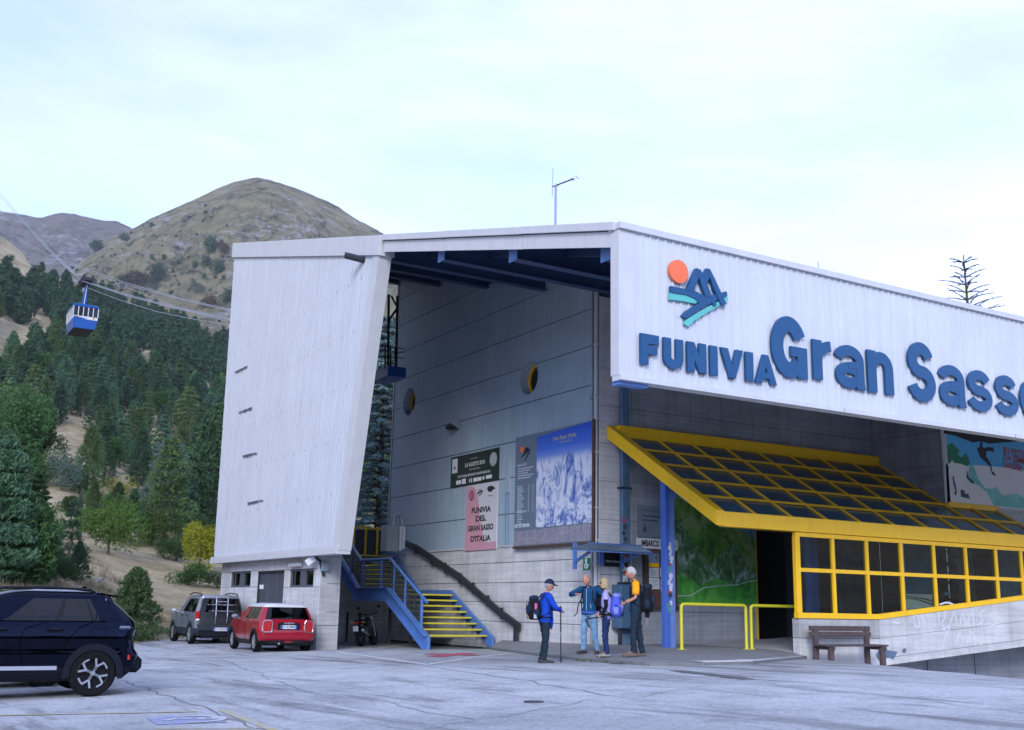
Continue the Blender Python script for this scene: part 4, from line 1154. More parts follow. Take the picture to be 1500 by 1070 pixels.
def pine_meshes(h, R, n, size, seed, mat, base=0.1, shape=0.8, lay=0.0, lump=0.5):
    random.seed(seed); vs, fs = [], []
    lay_n = max(6, int(h / 0.9))
    for i in range(n):
        t = random.random() ** 0.85
        z = h * (base + (1 - base) * t)
        if lay: z = h * (base + (1 - base) * (round(t * lay_n) / lay_n * lay + t * (1 - lay)))
        prof = (1 - t) ** shape * (0.55 + 0.45 * min(1, t * 5)) + 0.04
        a = random.uniform(0, 2 * pi)
        lobe = 1 + lump * noise.noise(V((cos(a) * 1.6, sin(a) * 1.6, z / h * 5 + seed * 3.7)))
        rr = R * prof * lobe * sqrt(random.uniform(0.25, 1))
        c = V((cos(a) * rr, sin(a) * rr, z - rr * 0.10 * (1 if lay else 0.3)))
        aim = V((cos(a), sin(a), 0.9)) * 0.8
        tuft(vs, fs, c, size * 1.1, 5, size, 0.25 if lay else 0.1, aim)
    cr_ = mesh_of('crown', vs, fs, mat)
    return cr_, trunk_mesh(h, 0.018 * h + .03, limbs=10, spread=R * .8)
def bush_meshes(h, R, n, size, seed, mat, lobes=6, limbs=8):
    random.seed(seed); vs, fs = [], []
    L = [(V((random.uniform(-.55, .55) * R, random.uniform(-.55, .55) * R, h * random.uniform(.24, .66))), random.uniform(.4, .68)) for _ in range(lobes)]
    for i in range(n):
        c, s = random.choice(L); d = V((random.gauss(0, 1), random.gauss(0, 1), random.gauss(0, 1))).normalized()
        q = c + V((d.x * R * s, d.y * R * s, d.z * h * s * .55)) * random.uniform(.6, 1.03)
        if q.z < .03 * h: continue
        tuft(vs, fs, q, size * 1.2, 5, size)
    return mesh_of('crown', vs, fs, mat), trunk_mesh(h * .6, .02 * h + .02, limbs=limbs, spread=R * .8)
def plant(name, label, cat, cm, tm, loc, rz=0, sc=1.0, group=None, sz=1.0):
    t = thing(name, label, cat, loc, rz, group); t.scale = (sc, sc, sc * sz)
    for nm, me in (('trunk', tm), ('crown', cm)):
        o = bpy.data.objects.new(nm, me); COL.objects.link(o); o.parent = t
    return t
VAR = [pine_meshes(10, 2.6 + .25 * (k % 3), 820 + 60 * (k % 3), 0.24, 11 + k, PINE_L if k % 2 else PINE_D, 0.08, (0.62, 0.75, 0.55, 0.85, 0.7, 0.5)[k], 0.0 if k < 3 else 0.55, 0.7) for k in range(6)]
DEC = [bush_meshes(6, 2.6, 420, 0.24, 31 + k, (GREEN_L, GREY_L, GREEN_L, RUST_L, LIME_L)[k]) for k in range(5)] + [bush_meshes(6, 2.6, 420, 0.24, 36, PINE_D)]
# --- the forest on the slope
CLEAR = [(6, 505, 38, 36), (55, 570, 40, 12), (95, 645, 48, 22), (118, 672, 40, 12), (208, 531, 20, 12), (300, 570, 42, 10), (312, 492, 26, 12), (60, 480, 26, 14), (85, 735, 85, 42), (190, 762, 45, 30), (130, 815, 70, 40), (320, 690, 24, 12), (150, 700, 30, 10), (255, 690, 16, 9), (135, 442, 22, 4)]
random.seed(5)
cand = []
tries = 0
while len(cand) < 1500 and tries < 90000:
    tries += 1
    az = random.uniform(13.6, 26.5) if random.random() < .93 else random.uniform(5.2, 8.4)
    d = sqrt(random.uniform(92 ** 2, 500 ** 2))
    th = radians(HEAD0 + az); x, y = d * cos(th), d * sin(th); z = terr(x, y)
    px, py, dep = project((x, y, z))
    hq = 8.5 * (0.62 if d < 130 else 0.85 if d < 190 else 1.0) * FPX / dep
    if any(((px - a) / c) ** 2 + ((py - f * hq - b) / e) ** 2 < 1 for a, b, c, e in CLEAR for f in (0, .4)): continue
    if az > 21.2 and d > 395 + (26 - az) * 12: continue
    if d >= 150 and noise.noise(V((x / 26, y / 26, 9))) < -.26: continue
    if d < 150 and noise.noise(V((x / 14, y / 14, 2))) < -0.22: continue
    mn = 3.5 if d < 250 else 4.2
    if any((x - c[0]) ** 2 + (y - c[1]) ** 2 < mn * mn for c in cand): continue
    hgt = random.uniform(5.2, 9.6) * (0.62 if d < 130 else 0.85 if d < 190 else 1.0)
    cand.append((x, y, z, hgt, dep, px, py))
cand.sort(key=lambda c: -(c[3] / c[4]))
near, far = cand[:235], cand[235:]
FL = ['dense dark pine on the slope left of the white panel', 'blue green pine in the forest below the mountain', 'rounded pine among the trees on the hillside', 'tiered pine with layered boughs on the hillside', 'broad layered pine in the hillside forest', 'full crowned pine high on the forest slope']
def zone(px, py):
    if px > 480: return 'seen through the station bay'
    if px > 268: return 'close to the white panel'
    if py < 500: return 'up under the cable ropes'
    if px < 62: return 'beside the rocky meadow at the left'
    if py > 690: return 'low on the slope near the dry grass'
    if abs(px - 118) < 55 and py < 625: return 'below the hanging cabin'
    if px > 190: return 'right of the slope middle'
    return 'above the dry grass clearing'
FL = ['dense dark pine', 'blue green pine', 'rounded pine', 'tiered pine', 'broad layered pine', 'full crowned pine']
LAB = []
for c in near:
    zn = zone(c[5], c[6]); k = random.randrange(6); dec = random.random() < (0.24 if c[4] < 170 else 0.07)
    if dec:
        k2 = random.choice((0, 1, 2, 2, 3)); LAB.append((c[5], plant('broadleaf_tree', ('green broadleaf tree ', 'grey green broadleaf tree ', 'rounded broadleaf tree ', 'brown leaved tree ')[k2] + zn, 'tree', *DEC[k2], (c[0], c[1], c[2] - .1), random.uniform(0, 6.28), c[3] / 6 * .68, 'broadleaf trees on the slope')))
    else:
        LAB.append((c[5], plant('pine_tree', FL[k] + ' ' + zn, 'tree', *VAR[k], (c[0], c[1], c[2] - .1), random.uniform(0, 6.28), c[3] / 10 * random.uniform(.9, 1.1), 'pines on the forest slope', random.uniform(.85, 1.15))))
ORD = ['leftmost', 'second', 'third', 'fourth', 'fifth', 'sixth', 'seventh', 'eighth', 'ninth', 'tenth', 'eleventh', 'twelfth', 'thirteenth', 'fourteenth', 'fifteenth', 'sixteenth', 'seventeenth', 'eighteenth', 'nineteenth', 'twentieth']
by = {}
for px, t in LAB: by.setdefault(t['label'], []).append((px, t))
for lb, L in by.items():
    if len(L) > 1:
        for q, (px, t) in enumerate(sorted(L, key=lambda e: e[0])): t['label'] = lb + ', ' + (ORD[0] + ' of its like' if q == 0 else ORD[min(q, 19)] + ' from the left')
# the farther wood and the added unseen trees as one mass
FV = [pine_meshes(10, 2.7, 150, 0.6, 61 + k, PINE_L, 0.05, 0.6, 0, 0.6)[0] for k in range(3)]
FA = [(np.array([v.co[:] for v in m.vertices]), [list(p.vertices) for p in m.polygons]) for m in FV]
for _ in range(90):      # unseen trees behind the camera, added to darken reflections
    az = random.uniform(95, 265); d = random.uniform(46, 95); th = radians(HEAD0 + az); x, y = d * cos(th), d * sin(th)
    far.append((x, y, terr(x, y), random.uniform(6, 9)))
vs, fs = [], []; nb = 0
for c in far:
    a, f = random.choice(FA); s = c[3] / 10 * random.uniform(.9, 1.15); r = random.uniform(0, 6.28); cr_, sr = cos(r), sin(r)
    q = np.stack([(a[:, 0] * cr_ - a[:, 1] * sr) * s + c[0], (a[:, 0] * sr + a[:, 1] * cr_) * s + c[1], a[:, 2] * s + c[2]], 1)
    vs.append(q); fs.extend([[i + nb for i in p] for p in f]); nb += len(a)
me = bpy.data.meshes.new('far_and_unseen_pines'); me.from_pydata(np.concatenate(vs).tolist(), [], fs); me.materials.append(PINE_L)
fo = bpy.data.objects.new('far_and_unseen_pines', me); COL.objects.link(fo); fo['kind'] = 'stuff'; tag(fo, 'dark pine wood covering the upper slope below the mountain, with added unseen pines behind the camera', 'forest')
# --- trees and bushes that can be told apart near the lot
def stand(px, py, hpx, name, label, kind, wide=1.0, group=None, seed=0, d=None, mat=None, n=900, size=None, lay=0.1, shape=.7, base=.08, lump=1.0):
    if d is None:
        p = hit(px, py, BH)[0]
    else:
        q = polar(px, py, d); p = V((q.x, q.y, terr(q.x, q.y)))
    dep = (p - CP).dot(FX); h = hpx * dep / FPX
    if size is None: n = int(n * 1.9); size = max(0.05, h * .019)
    if kind == 'pine': cm, tm = pine_meshes(h, h * .28 * wide, n, size, seed + 100, mat or PINE_D, base, shape, lay, lump)
    else: cm, tm = bush_meshes(h, h * .5 * wide, n, size, seed + 100, mat or GREEN_L)
    return plant(name, label, 'bush' if 'bush' in name else 'tree', cm, tm, (p.x, p.y, p.z - .05), seed, 1.0, group)
stand(196, 893, 106, 'pine_tree', 'dark bushy young pine on the bank behind the parked cars', 'pine', 1.45, seed=1, n=3400, lay=.12, shape=.62, base=.02, d=44, size=.06, lump=1.2)
stand(-8, 852, 215, 'pine_tree', 'tall green pine cut by the left edge of the picture', 'pine', .95, seed=2, n=6000, lay=.25, base=.03, size=.10, mat=PINE_L)
stand(30, 858, 150, 'broadleaf_tree', 'mid green broadleaf tree at the foot of the slope by the left edge', 'bush', .8, seed=33, n=1800, size=.13)
stand(14, 845, 200, 'broadleaf_tree', 'dark leaved tree between the edge pine and the slender conifer', 'bush', .5, seed=34, n=1600, size=.14, mat=GREEN_L)
stand(26, 702, 128, 'broadleaf_tree', 'bright green broadleaf tree above the grass clearing at left', 'bush', 1.0, seed=4, n=1500)
stand(2, 706, 150, 'broadleaf_tree', 'green broadleaf tree at the left edge above the clearing', 'bush', .9, seed=5, n=1500)
stand(64, 712, 62, 'broadleaf_bush', 'rounded green bush at the top of the dry grass clearing', 'bush', 1.1, seed=6, n=700)
stand(90, 718, 66, 'broadleaf_bush', 'dark green bush beside the young pine above the clearing', 'bush', 1.0, seed=7, n=700, mat=GREY_L)
stand(116, 724, 52, 'broadleaf_bush', 'low green bush right of centre above the clearing', 'bush', 1.2, seed=8, n=700)
stand(126, 724, 100, 'pine_tree', 'young pine standing among the bushes above the clearing', 'pine', 1.1, seed=9, n=800)
stand(178, 738, 44, 'yellow_bush', 'yellow green bush at the right end of the clearing', 'bush', 1.4, seed=10, n=700, mat=LIME_L)
stand(112, 785, 62, 'spruce_tree', 'slender pale young spruce alone in the dry grass', 'pine', .75, seed=11, n=500, mat=GREY_L)
stand(133, 778, 74, 'pine_tree', 'small dark pine beside the slender pale spruce', 'pine', 1.0, seed=12, n=600)
stand(158, 812, 92, 'broadleaf_bush', 'big rounded green bush in the middle of the slope', 'bush', 1.05, seed=13, n=1500)
stand(190, 800, 84, 'pine_tree', 'small pine right behind the big rounded bush', 'pine', .9, seed=14, n=700)
stand(98, 842, 110, 'larch_tree', 'thin young larch at the foot of the slope', 'pine', .8, seed=15, n=420, lay=.35)
stand(112, 852, 60, 'pine_tree', 'low bushy pine at the foot of the slope', 'pine', 1.2, seed=16, n=600)
stand(80, 850, 46, 'broadleaf_bush', 'low dark bush below the thin larch', 'bush', 1.3, seed=17, n=600)
stand(30, 852, 60, 'broadleaf_bush', 'dark shrub under the pine at the left edge', 'bush', 1.5, seed=18, n=700)
stand(292, 838, 84, 'yellow_bush', 'bright yellow bush beside the white panel', 'bush', .9, seed=19, n=1300, mat=LIME_L)
stand(276, 858, 36, 'broadleaf_bush', 'low olive bush in front of the bright yellow bush', 'bush', 1.8, seed=20, n=700)
stand(318, 862, 30, 'broadleaf_bush', 'low grassy bush against the concrete base building', 'bush', 1.6, seed=21, n=600, mat=GREY_L)
stand(240, 800, 160, 'pine_tree', 'open crowned dark pine left of the yellow bush', 'pine', 1.0, seed=22, n=1000, lay=.3)
stand(306, 790, 200, 'pine_tree', 'tall dark pine rising behind the yellow bush', 'pine', 1.0, seed=23, n=1500)
stand(268, 770, 150, 'broadleaf_tree', 'grey green broadleaf tree between the two dark pines', 'bush', .7, seed=24, n=1200, mat=GREY_L)
stand(212, 770, 90, 'broadleaf_tree', 'grey leaved bushy tree left of the open dark pine', 'bush', .8, seed=25, n=900, mat=GREY_L)
stand(330, 770, 140, 'broadleaf_tree', 'dark green tree touching the edge of the white panel', 'bush', .7, seed=26, n=1000)
for q, (px, py, hp, w, mt, kd, lb) in enumerate(((226, 752, 66, 1.0, PINE_L, 'pine', 'small pine in the row above the lower dry grass'), (252, 742, 92, .8, PINE_L, 'pine', 'mid sized pine behind the grey leaved trees'), (286, 750, 84, 1.0, GREEN_L, 'bush', 'round green tree between the pines near the panel'),
        (320, 735, 120, .9, PINE_D, 'pine', 'dark pine half behind the white panel edge'), (206, 758, 48, 1.2, GREEN_L, 'bush', 'green bush under the small pine row'), (258, 822, 44, 1.4, GREEN_L, 'bush', 'spreading green bush left of the yellow bush'), 
        (308, 818, 70, .9, GREEN_L, 'bush', 'leafy green bush behind the yellow bush'), (170, 764, 58, 1.1, PINE_D, 'pine', 'stubby dark pine above the big rounded bush'), (146, 752, 40, 1.3, GREEN_L, 'bush', 'flat green bush above the small dark pine'), (272, 790, 96, .8, PINE_L, 'pine', 'bluish pine just behind the yellow bush'),
        (66, 800, 62, 1.1, GREEN_L, 'bush', 'green bush right of the slender conifer'), (74, 842, 58, 1.2, PINE_L, 'pine', 'bushy small pine right of the slender conifer foot'), (222, 800, 62, 1.1, GREEN_L, 'bush', 'rounded bush left of the open crowned pine'),
        (294, 770, 120, .8, PINE_D, 'pine', 'dark upright pine left of the tall pine near the panel'), (250, 776, 70, 1.0, GREY_L, 'bush', 'grey green shrub under the open crowned pine'), (100, 752, 30, 1.5, GREEN_L, 'bush', 'small bush on the dry grass left of the pale spruce'))):
    stand(px, py, hp, 'pine_tree' if kd == 'pine' else 'broadleaf_bush', lb, kd, w, seed=50 + q, n=1100, mat=mt)
# thin larch with open whorls
def open_conifer(px, py, hpx, d, label, seed, spread=.3, mat=PINE_D, whorls=15, dens=26, name='larch_tree', base=.12, droop=.0, size=None, rmin=0.0):
    random.seed(seed)
    q = polar(px, py, d); g = V((q.x, q.y, terr(q.x, q.y)))
    top = polar(px, py - hpx, d).z; h = top - g.z
    t = thing(name, label, 'tree', tuple(g)); mb = MB(); vs, fs = [], []
    mb.tube([(0, 0, 0), (0.01 * h, 0, h * .5), (0, 0, h)], [.012 * h + .02, .008 * h + .01 + rmin, .008 + rmin], 7)
    for w in range(whorls):
        tt = base + (1 - base) * w / whorls; z = h * tt; L = spread * h * (1 - tt) ** .8 + .02 * h
        for b in range(5):
            a = b * 2 * pi / 5 + w * .7 + random.uniform(-.3, .3); l = L * random.uniform(.7, 1.1)
            e = V((cos(a) * l, sin(a) * l, z + l * (random.uniform(.05, .25) - droop))); s = V((0, 0, z))
            mid = s.lerp(e, .55) + V((0, 0, l * .05)); mb.tube([s, mid, e], [.006 * h * (1 - tt) + .008 + rmin * .5, .012 + rmin * .5, .004 + rmin * .3], 4, cap=False)
            sz = size or .022 * h
            for k in range(int(dens * (l / L))):
                u = random.uniform(.18, 1); p = s.lerp(mid, u / .55) if u < .55 else mid.lerp(e, (u - .55) / .45)
                tuft(vs, fs, p, sz * 1.1 * (1.2 - u * .5), 2, sz, .6)
    build('trunk', mb, BARK, t, local=True)
    o = bpy.data.objects.new('crown', mesh_of('crown', vs, fs, mat)); COL.objects.link(o); o.parent = t
    return t
open_conifer(44, 838, 150, 47, 'open branched slender conifer standing clear of the dry grass at left', 3, .30, PINE_D, 15, 20, base=.2)
open_conifer(545, 884, 425, 57, 'blue green cedar with drooping layered boughs seen through the station bay', 4, .24, CEDAR_L, 46, 120, 'cedar_tree', .03, .25, size=.15)
open_conifer(1449, 900, 530, 66, 'bare topped conifer rising above the station roof at right', 8, .30, M('dark_dry_needles', (0.03, 0.04, 0.045), .9), 52, 40, 'conifer_tree', .05, -.10, size=.06, rmin=.022)
# --- bushes on the mountain
for i, (px, py, w, h, mt, lb) in enumerate(((312, 372, 32, 32, 0, 'largest dark bush on the mountain, above the white panel'), (326, 372, 22, 20, 3, 'brownish bush touching the largest dark bush on the mountain'), (303, 391, 20, 17, 0, 'dark bush just below the largest mountain bush'), (316, 402, 26, 24, 0, 'dark round bush second below the largest mountain bush'),
        (284, 393, 12, 12, 0, 'small bush left of the two round mountain bushes'), (180, 353, 20, 14, 2, 'dark bush on the skyline ridge beside the saddle'), (143, 369, 28, 20, 2, 'dark bush on the left shoulder of the mountain'), (200, 418, 40, 24, 3, 'brown bushes in the hollow at the mountain foot'),
        (234, 412, 36, 26, 2, 'green tree clump at the right of the mountain hollow'), (180, 420, 34, 18, 2, 'dark bush at the left of the mountain hollow'), (330, 446, 44, 26, 2, 'dark bush clump close to the white panel top'), (306, 452, 30, 20, 3, 'brown bush left of the clump by the panel'), (262, 388, 12, 8, 0, 'tiny bush in the middle of the mountain grass'),
        (224, 381, 10, 10, 0, 'tiny dark bush left in the mountain rocks'), (241, 381, 9, 9, 0, 'tiny dark bush right in the mountain rocks'), (96, 381, 6, 8, 0, 'single tiny conifer at the mountain foot'), (297, 408, 11, 9, 0, 'small bush beside pale rocks low on the mountain'), (326, 410, 9, 8, 0, 'small bush right of pale rocks low on the mountain'))):
    hh = hit(px, py, BMN)
    if hh is None: continue
    p = hh[0]; dep = (p - CP).dot(FX)
    k = dep / FPX; sx = w * k / 5.2; sz_ = h * k / 6
    t = plant('mountain_bush', lb, 'bush', *DEC[{0: 5, 2: 5}.get(mt, mt)], (p.x, p.y, p.z - h * k * .1), i, 1.0); t.scale = (sx, sx, sz_ * 1.15)
random.seed(77); nb_ = 0
while nb_ < 70:
    px = random.uniform(105, 335); py = random.uniform(300, 440); w = random.uniform(3, 8) * (1 if random.random() < .8 else 1.7)
    hh = hit(px, py, BMN)
    if hh is None or noise.noise(V((px / 22, py / 14, 4))) < .02: continue
    p = hh[0]; k = (p - CP).dot(FX) / FPX; nb_ += 1
    t = plant('mountain_shrub', 'tiny dark shrub scattered over the grassy mountain face', 'bush', *DEC[5 if random.random() < .85 else 3], (p.x, p.y, p.z - .4), px, 1.0, 'scattered shrubs on the mountain'); t.scale = (w * k / 5.2, w * k / 5.2, w * .7 * k / 6)
for i, (px, py, w, h, lb) in enumerate(((8, 348, 34, 24, 'dark bush on the skyline at the left edge'), (28, 356, 30, 20, 'dark bush along the skyline left of the cables'), (44, 372, 26, 20, 'dark bush where the cables cross the ridge'), (62, 388, 26, 18, 'dark shrub below the crossing cables on the ridge'), (14, 384, 12, 12, 'lone small shrub on the pale ridge meadow'))):
    hh = hit(px, py, BH)
    if hh is None: continue
    p = hh[0]; k = (p - CP).dot(FX) / FPX
    t = plant('ridge_bush', lb, 'bush', *DEC[5], (p.x, p.y, p.z - h * k * .1), i, 1.0); t.scale = (w * k / 5.2, w * k / 5.2, h * k / 6 * 1.15)
# --- dry grass and stones on the bank
random.seed(12)
vs, fs = [], []
for _ in range(9000):
    az = random.uniform(13.5, 27); d = random.uniform(33, 80) if random.random() < .75 else random.uniform(33, 50)
    th = radians(HEAD0 + az); x, y = d * cos(th), d * sin(th)
    if x > 12.2 and y > 33: continue
    z = terr(x, y)
    if z < lot_z(x, y) + .03 or noise.noise(V((x / 3, y / 3, 5))) < -.15: continue
    h = random.uniform(.12, .42)
    for k in range(4):
        a = random.uniform(0, 6.28); l = random.uniform(.02, .16); c = V((x + random.uniform(-.12, .12), y + random.uniform(-.12, .12), z - .03)); s = V((cos(a + 1.5), sin(a + 1.5), 0)) * random.uniform(.008, .02); i = len(vs)
        vs.extend((c - s, c + s, c + V((cos(a) * l, sin(a) * l, h)))); fs.append((i, i + 1, i + 2))
gm = leaf_mat('dry_grass_blades', (0.20, 0.16, 0.085), (0.36, 0.29, 0.17))
o = bpy.data.objects.new('dry_grass', mesh_of('dry_grass', vs, fs, gm)); COL.objects.link(o); o['kind'] = 'stuff'; tag(o, 'dry straw coloured grass on the bank behind the cars', 'grass')
mb = MB()
for _ in range(900):
    az = random.uniform(13.5, 27); d = random.uniform(32, 62); th = radians(HEAD0 + az); x, y = d * cos(th), d * sin(th)
    if (x > 12.2 and y > 33) or noise.noise(V((x / 5, y / 5, 15))) < 0.05: continue
    z = terr(x, y)
    if z < lot_z(x, y): continue
    r = random.uniform(.04, .2); mb.blob((x, y, z), (r, r * random.uniform(.6, 1.2), r * .6), 6, 4, .5, random.random() * 50)
o = build('bank_stones', mb, M('limestone', (0.30, 0.29, 0.28), 0.9, var=.3), kind='stuff'); tag(o, 'pale loose stones scattered over the bank', 'stones')
mb = MB(); vs, fs = [], []   # weeds along the kerb and wall feet
for a, b in zip(fr[:5], fr[1:6]):
    for k in range(90):
        u = random.random()
        if noise.noise(V((u * 4 + a.x, a.y, 3))) < 0: continue
        p = a.lerp(b, u); tuft(vs, fs, p + V((random.uniform(-.12, .0), random.uniform(-.05, .05), -.03)), .04, 4, .022)
o = bpy.data.objects.new('kerb_weeds', mesh_of('kerb_weeds', vs, fs, GREEN_L)); COL.objects.link(o); o['kind'] = 'stuff'; tag(o, 'green weeds growing along the pavement edge', 'weeds')
# ================================================================== STAIRS, RAILS, SIGNS AND STREET FURNITURE
SX0, SX1 = 16.06, 18.25
F0 = V((0, onX(712, 936, SX1).y, 0.52)); F0.y = 31.75
L1y, L1z = 34.45, 1.98
L2y = 36.95
U1y, U1z = 39.3, 3.42
STA = thing('metal_staircase', 'blue steel staircase with yellow edged steps climbing the concrete wall', 'staircase', (17.2, 31.6, 0.5))
def prof(off=0.0):
    return [(F0.y - .25, F0.z - .02 + off), (L1y, L1z + off), (L2y, L1z + off), (U1y, U1z + off), (U1y + 1.0, U1z + off)]
for x0, x1 in ((SX0 - .12, SX0), (SX1 + .01, SX1 + .10)):
    mb = MB(); P = prof(0.16); Q = prof(-0.24)
    for (a, b, c, d) in zip(P[:-1], P[1:], Q[1:], Q[:-1]):
        mb.prism([(x0, a[0], a[1]), (x0, b[0], b[1]), (x0, c[0], c[1]), (x0, d[0], d[1])], (x1 - x0, 0, 0))
    st_ = build('stringer', mb, STEEL_BLUE, STA)
    if x0 < 17:
        mb = MB()
        for o in (0.17, -0.25):
            P = prof(o)
            for a, b in zip(P[:-1], P[1:]): mb.bar((x0 - .05, a[0], a[1]), (x0 - .05, b[0], b[1]), .14, .025)
        build('stringer_flange', mb, STEEL_BLUE, st_)
TREAD = M('dark_steel_tread', (0.05, 0.06, 0.075), 0.6, var=.2)
NOSE = M('yellow_step_edge', (0.62, 0.54, 0.03), 0.5, var=.2, vscale=6)
def step(y, z):
    mb = MB(); mb.box((SX0 + .01, y, z - .04), (SX1 - .01, y + .30, z)); s = build('step', mb, TREAD, STA)
    mb = MB(); mb.box((SX0 + .012, y - .012, z - .045), (SX1 - .012, y + .05, z + .006)); build('step_edge', mb, NOSE, s)
for k in range(1, 9):
    t = k / 8; step(F0.y - .1 + (L1y - F0.y + .1) * (k - .6) / 8, F0.z + (L1z - F0.z) * t)
mb = MB(); mb.box((SX0 + .01, L1y + .05, L1z - .06), (SX1 - .01, L2y, L1z - .02)); build('landing', mb, TREAD, STA)
for k in range(1, 9):
    t = k / 8; step(L2y + (U1y - L2y) * (k - .6) / 8, L1z + (U1z - L1z) * t)
mb = MB(); mb.box((SX0 - .1, U1y + .05, U1z - .08), (SX1, U1y + 2.4, U1z - .03)); build('top_landing', mb, TREAD, STA)
mb = MB(); hp = [(F0.y - .05, F0.z + 1.18), (L1y + .1, L1z + 1.14), (L2y, L1z + 1.14), (U1y, U1z + 1.1), (U1y + 1.2, U1z + 1.1)]
mb.tube([(SX0 - .06, a, b) for a, b in hp], .05, 8); build('handrail', mb, STEEL_BLUE, STA, smooth=40)
for (y, z, zt_) in ((F0.y + .3, F0.z + .25, 0), (F0.y + 1.5, F0.z + .92, 0), (L1y - .3, L1z - .1, 0), (L1y + .75, L1z, 0), (L2y - .25, L1z, 0), (L2y + .9, L1z + .55, 0), (U1y - .35, U1z - .1, 0)):
    top = float(np.interp(y, [a for a, b in hp], [b for a, b in hp])); bot_ = float(np.interp(y, [a for a, b in prof(.16)], [b for a, b in prof(.16)]))
    mb = MB(); mb.box((SX0 - .10, y - .035, bot_ - .1), (SX0 - .03, y + .035, top)); build('rail_post', mb, STEEL_BLUE, STA)
for k in range(11):
    f = .12 + k * .08
    mb = MB(); P = [(a, float(np.interp(a, [q[0] for q in prof(.16)], [q[1] for q in prof(.16)])) + f) for a in (F0.y + .3, L1y, L2y, U1y)]
    for a, b in zip(P[:-1], P[1:]): mb.bar((SX0 - .065, a[0], a[1]), (SX0 - .065, b[0], b[1]), .02, .035)
    build('infill_slat', mb, DARKMETAL, STA)
mb = MB(); mb.tube([(17.0, L1y + .4, .3), (17.0, L1y + .4, L1z - .06)], .06, 8); mb.tube([(17.0, L2y - .4, .3), (17.0, L2y - .4, L1z - .06)], .06, 8); build('landing_support', mb, DARKMETAL, STA)
# dark handrail fixed on the wall
HR = thing('wall_handrail', 'dark iron handrail bolted along the concrete wall beside the steps', 'handrail', (XG, 31.5, 0.55))
pts = [onX(*p, XG - .16) for p in ((590, 794), (612, 804), (628, 815), (655, 833), (673, 845), (733, 898), (760, 918))]
mb = MB()
for a, b in zip(pts[:-1], pts[1:]): mb.bar(a, b + (b - a).normalized() * .03, .10, .20)
build('rail', mb, DARKMETAL, HR)
for p in ((609, 800), (632.5, 815), (652.5, 827), (674, 842), (693.5, 856), (715, 875), (735, 893)):
    q = onX(*p, XG - .16); mb = MB(); mb.box((q.x - .03, q.y - .05, q.z - .3), (q.x + .03, q.y + .05, q.z + .06)); mb.box((q.x, q.y - .03, q.z - .25), (XG + .01, q.y + .03, q.z - .19)); build('bracket', mb, DARKMETAL, HR)
q = onX(756, 915, XG - .16); mb = MB(); mb.box((q.x - .05, q.y - .08, .5), (q.x + .05, q.y + .08, q.z)); build('post', mb, DARKMETAL, HR)
# yellow gate at the stair head
yg = U1y + 1.4
a, b = onY(518, 792, yg), onY(569, 792, yg)
GT = thing('yellow_gate', 'yellow framed gate with dark mesh at the head of the stairs', 'gate', ((a.x + b.x) / 2, yg, U1z - .05))
mb = MB()
for z in (U1z - .02, U1z + 1.08): mb.box((a.x, yg - .03, z), (b.x, yg + .03, z + .07))
build('gate_rail', mb, YELLOW, GT)
for k in range(4):
    x = a.x + (b.x - a.x) * k / 3; mb = MB(); mb.box((x - .04, yg - .035, U1z - .02), (x + .04, yg + .035, U1z + 1.2)); build('gate_post', mb, YELLOW, GT)
    if k < 3:
        x2 = a.x + (b.x - a.x) * (k + 1) / 3; mb = MB(); mb.box((x + .04, yg + .01, U1z + .1), (x2 - .04, yg + .02, U1z + 1.05)); build('mesh_panel', mb, M('dark_mesh', (.04, .055, .065), .7, var=.3, vscale=20), GT)
# grey equipment cabinet on the wall
ycab = 37.6
a, b = onY(565, 808, ycab), onY(594.5, 771, ycab)
CB = thing('equipment_cabinet', 'pale grey metal cabinet hung on the grey wall above the stairs', 'cabinet', (b.x, ycab, a.z))
mb = MB(); mb.cbox((a.x, ycab, a.z), (a.x + (b.x - a.x) * .64, ycab + .5, b.z), .03); build('case', mb, M('pale_grey_casing', (.34, .37, .40), .5, var=.08), CB)
mb = MB()
for k in range(5): mb.box((a.x + .06, ycab - .012, b.z - .15 - k * .11), (a.x + (b.x - a.x) * .56, ycab + .01, b.z - .11 - k * .11))
build('louvre', mb, GREYMETAL, CB)
for k in range(2):
    x = a.x + (b.x - a.x) * (.67 + .17 * k); mb = MB(); mb.cbox((x, ycab - .04, a.z + .04 + .06 * k), (x + (b.x - a.x) * .14, ycab + .46, b.z - .02), .02); build('side_panel', mb, WHITE, CB)
mb = MB(); mb.tube([V((a.x + .35, ycab + .2, b.z)), V((a.x + .38, ycab + .2, b.z + .35)), V((a.x + .6, ycab + .2, b.z + .42)), V((b.x - .1, ycab + .2, b.z + .3)), V((b.x - .05, ycab + .2, b.z))], .09, 8); build('duct', mb, GREYMETAL, CB, smooth=40)
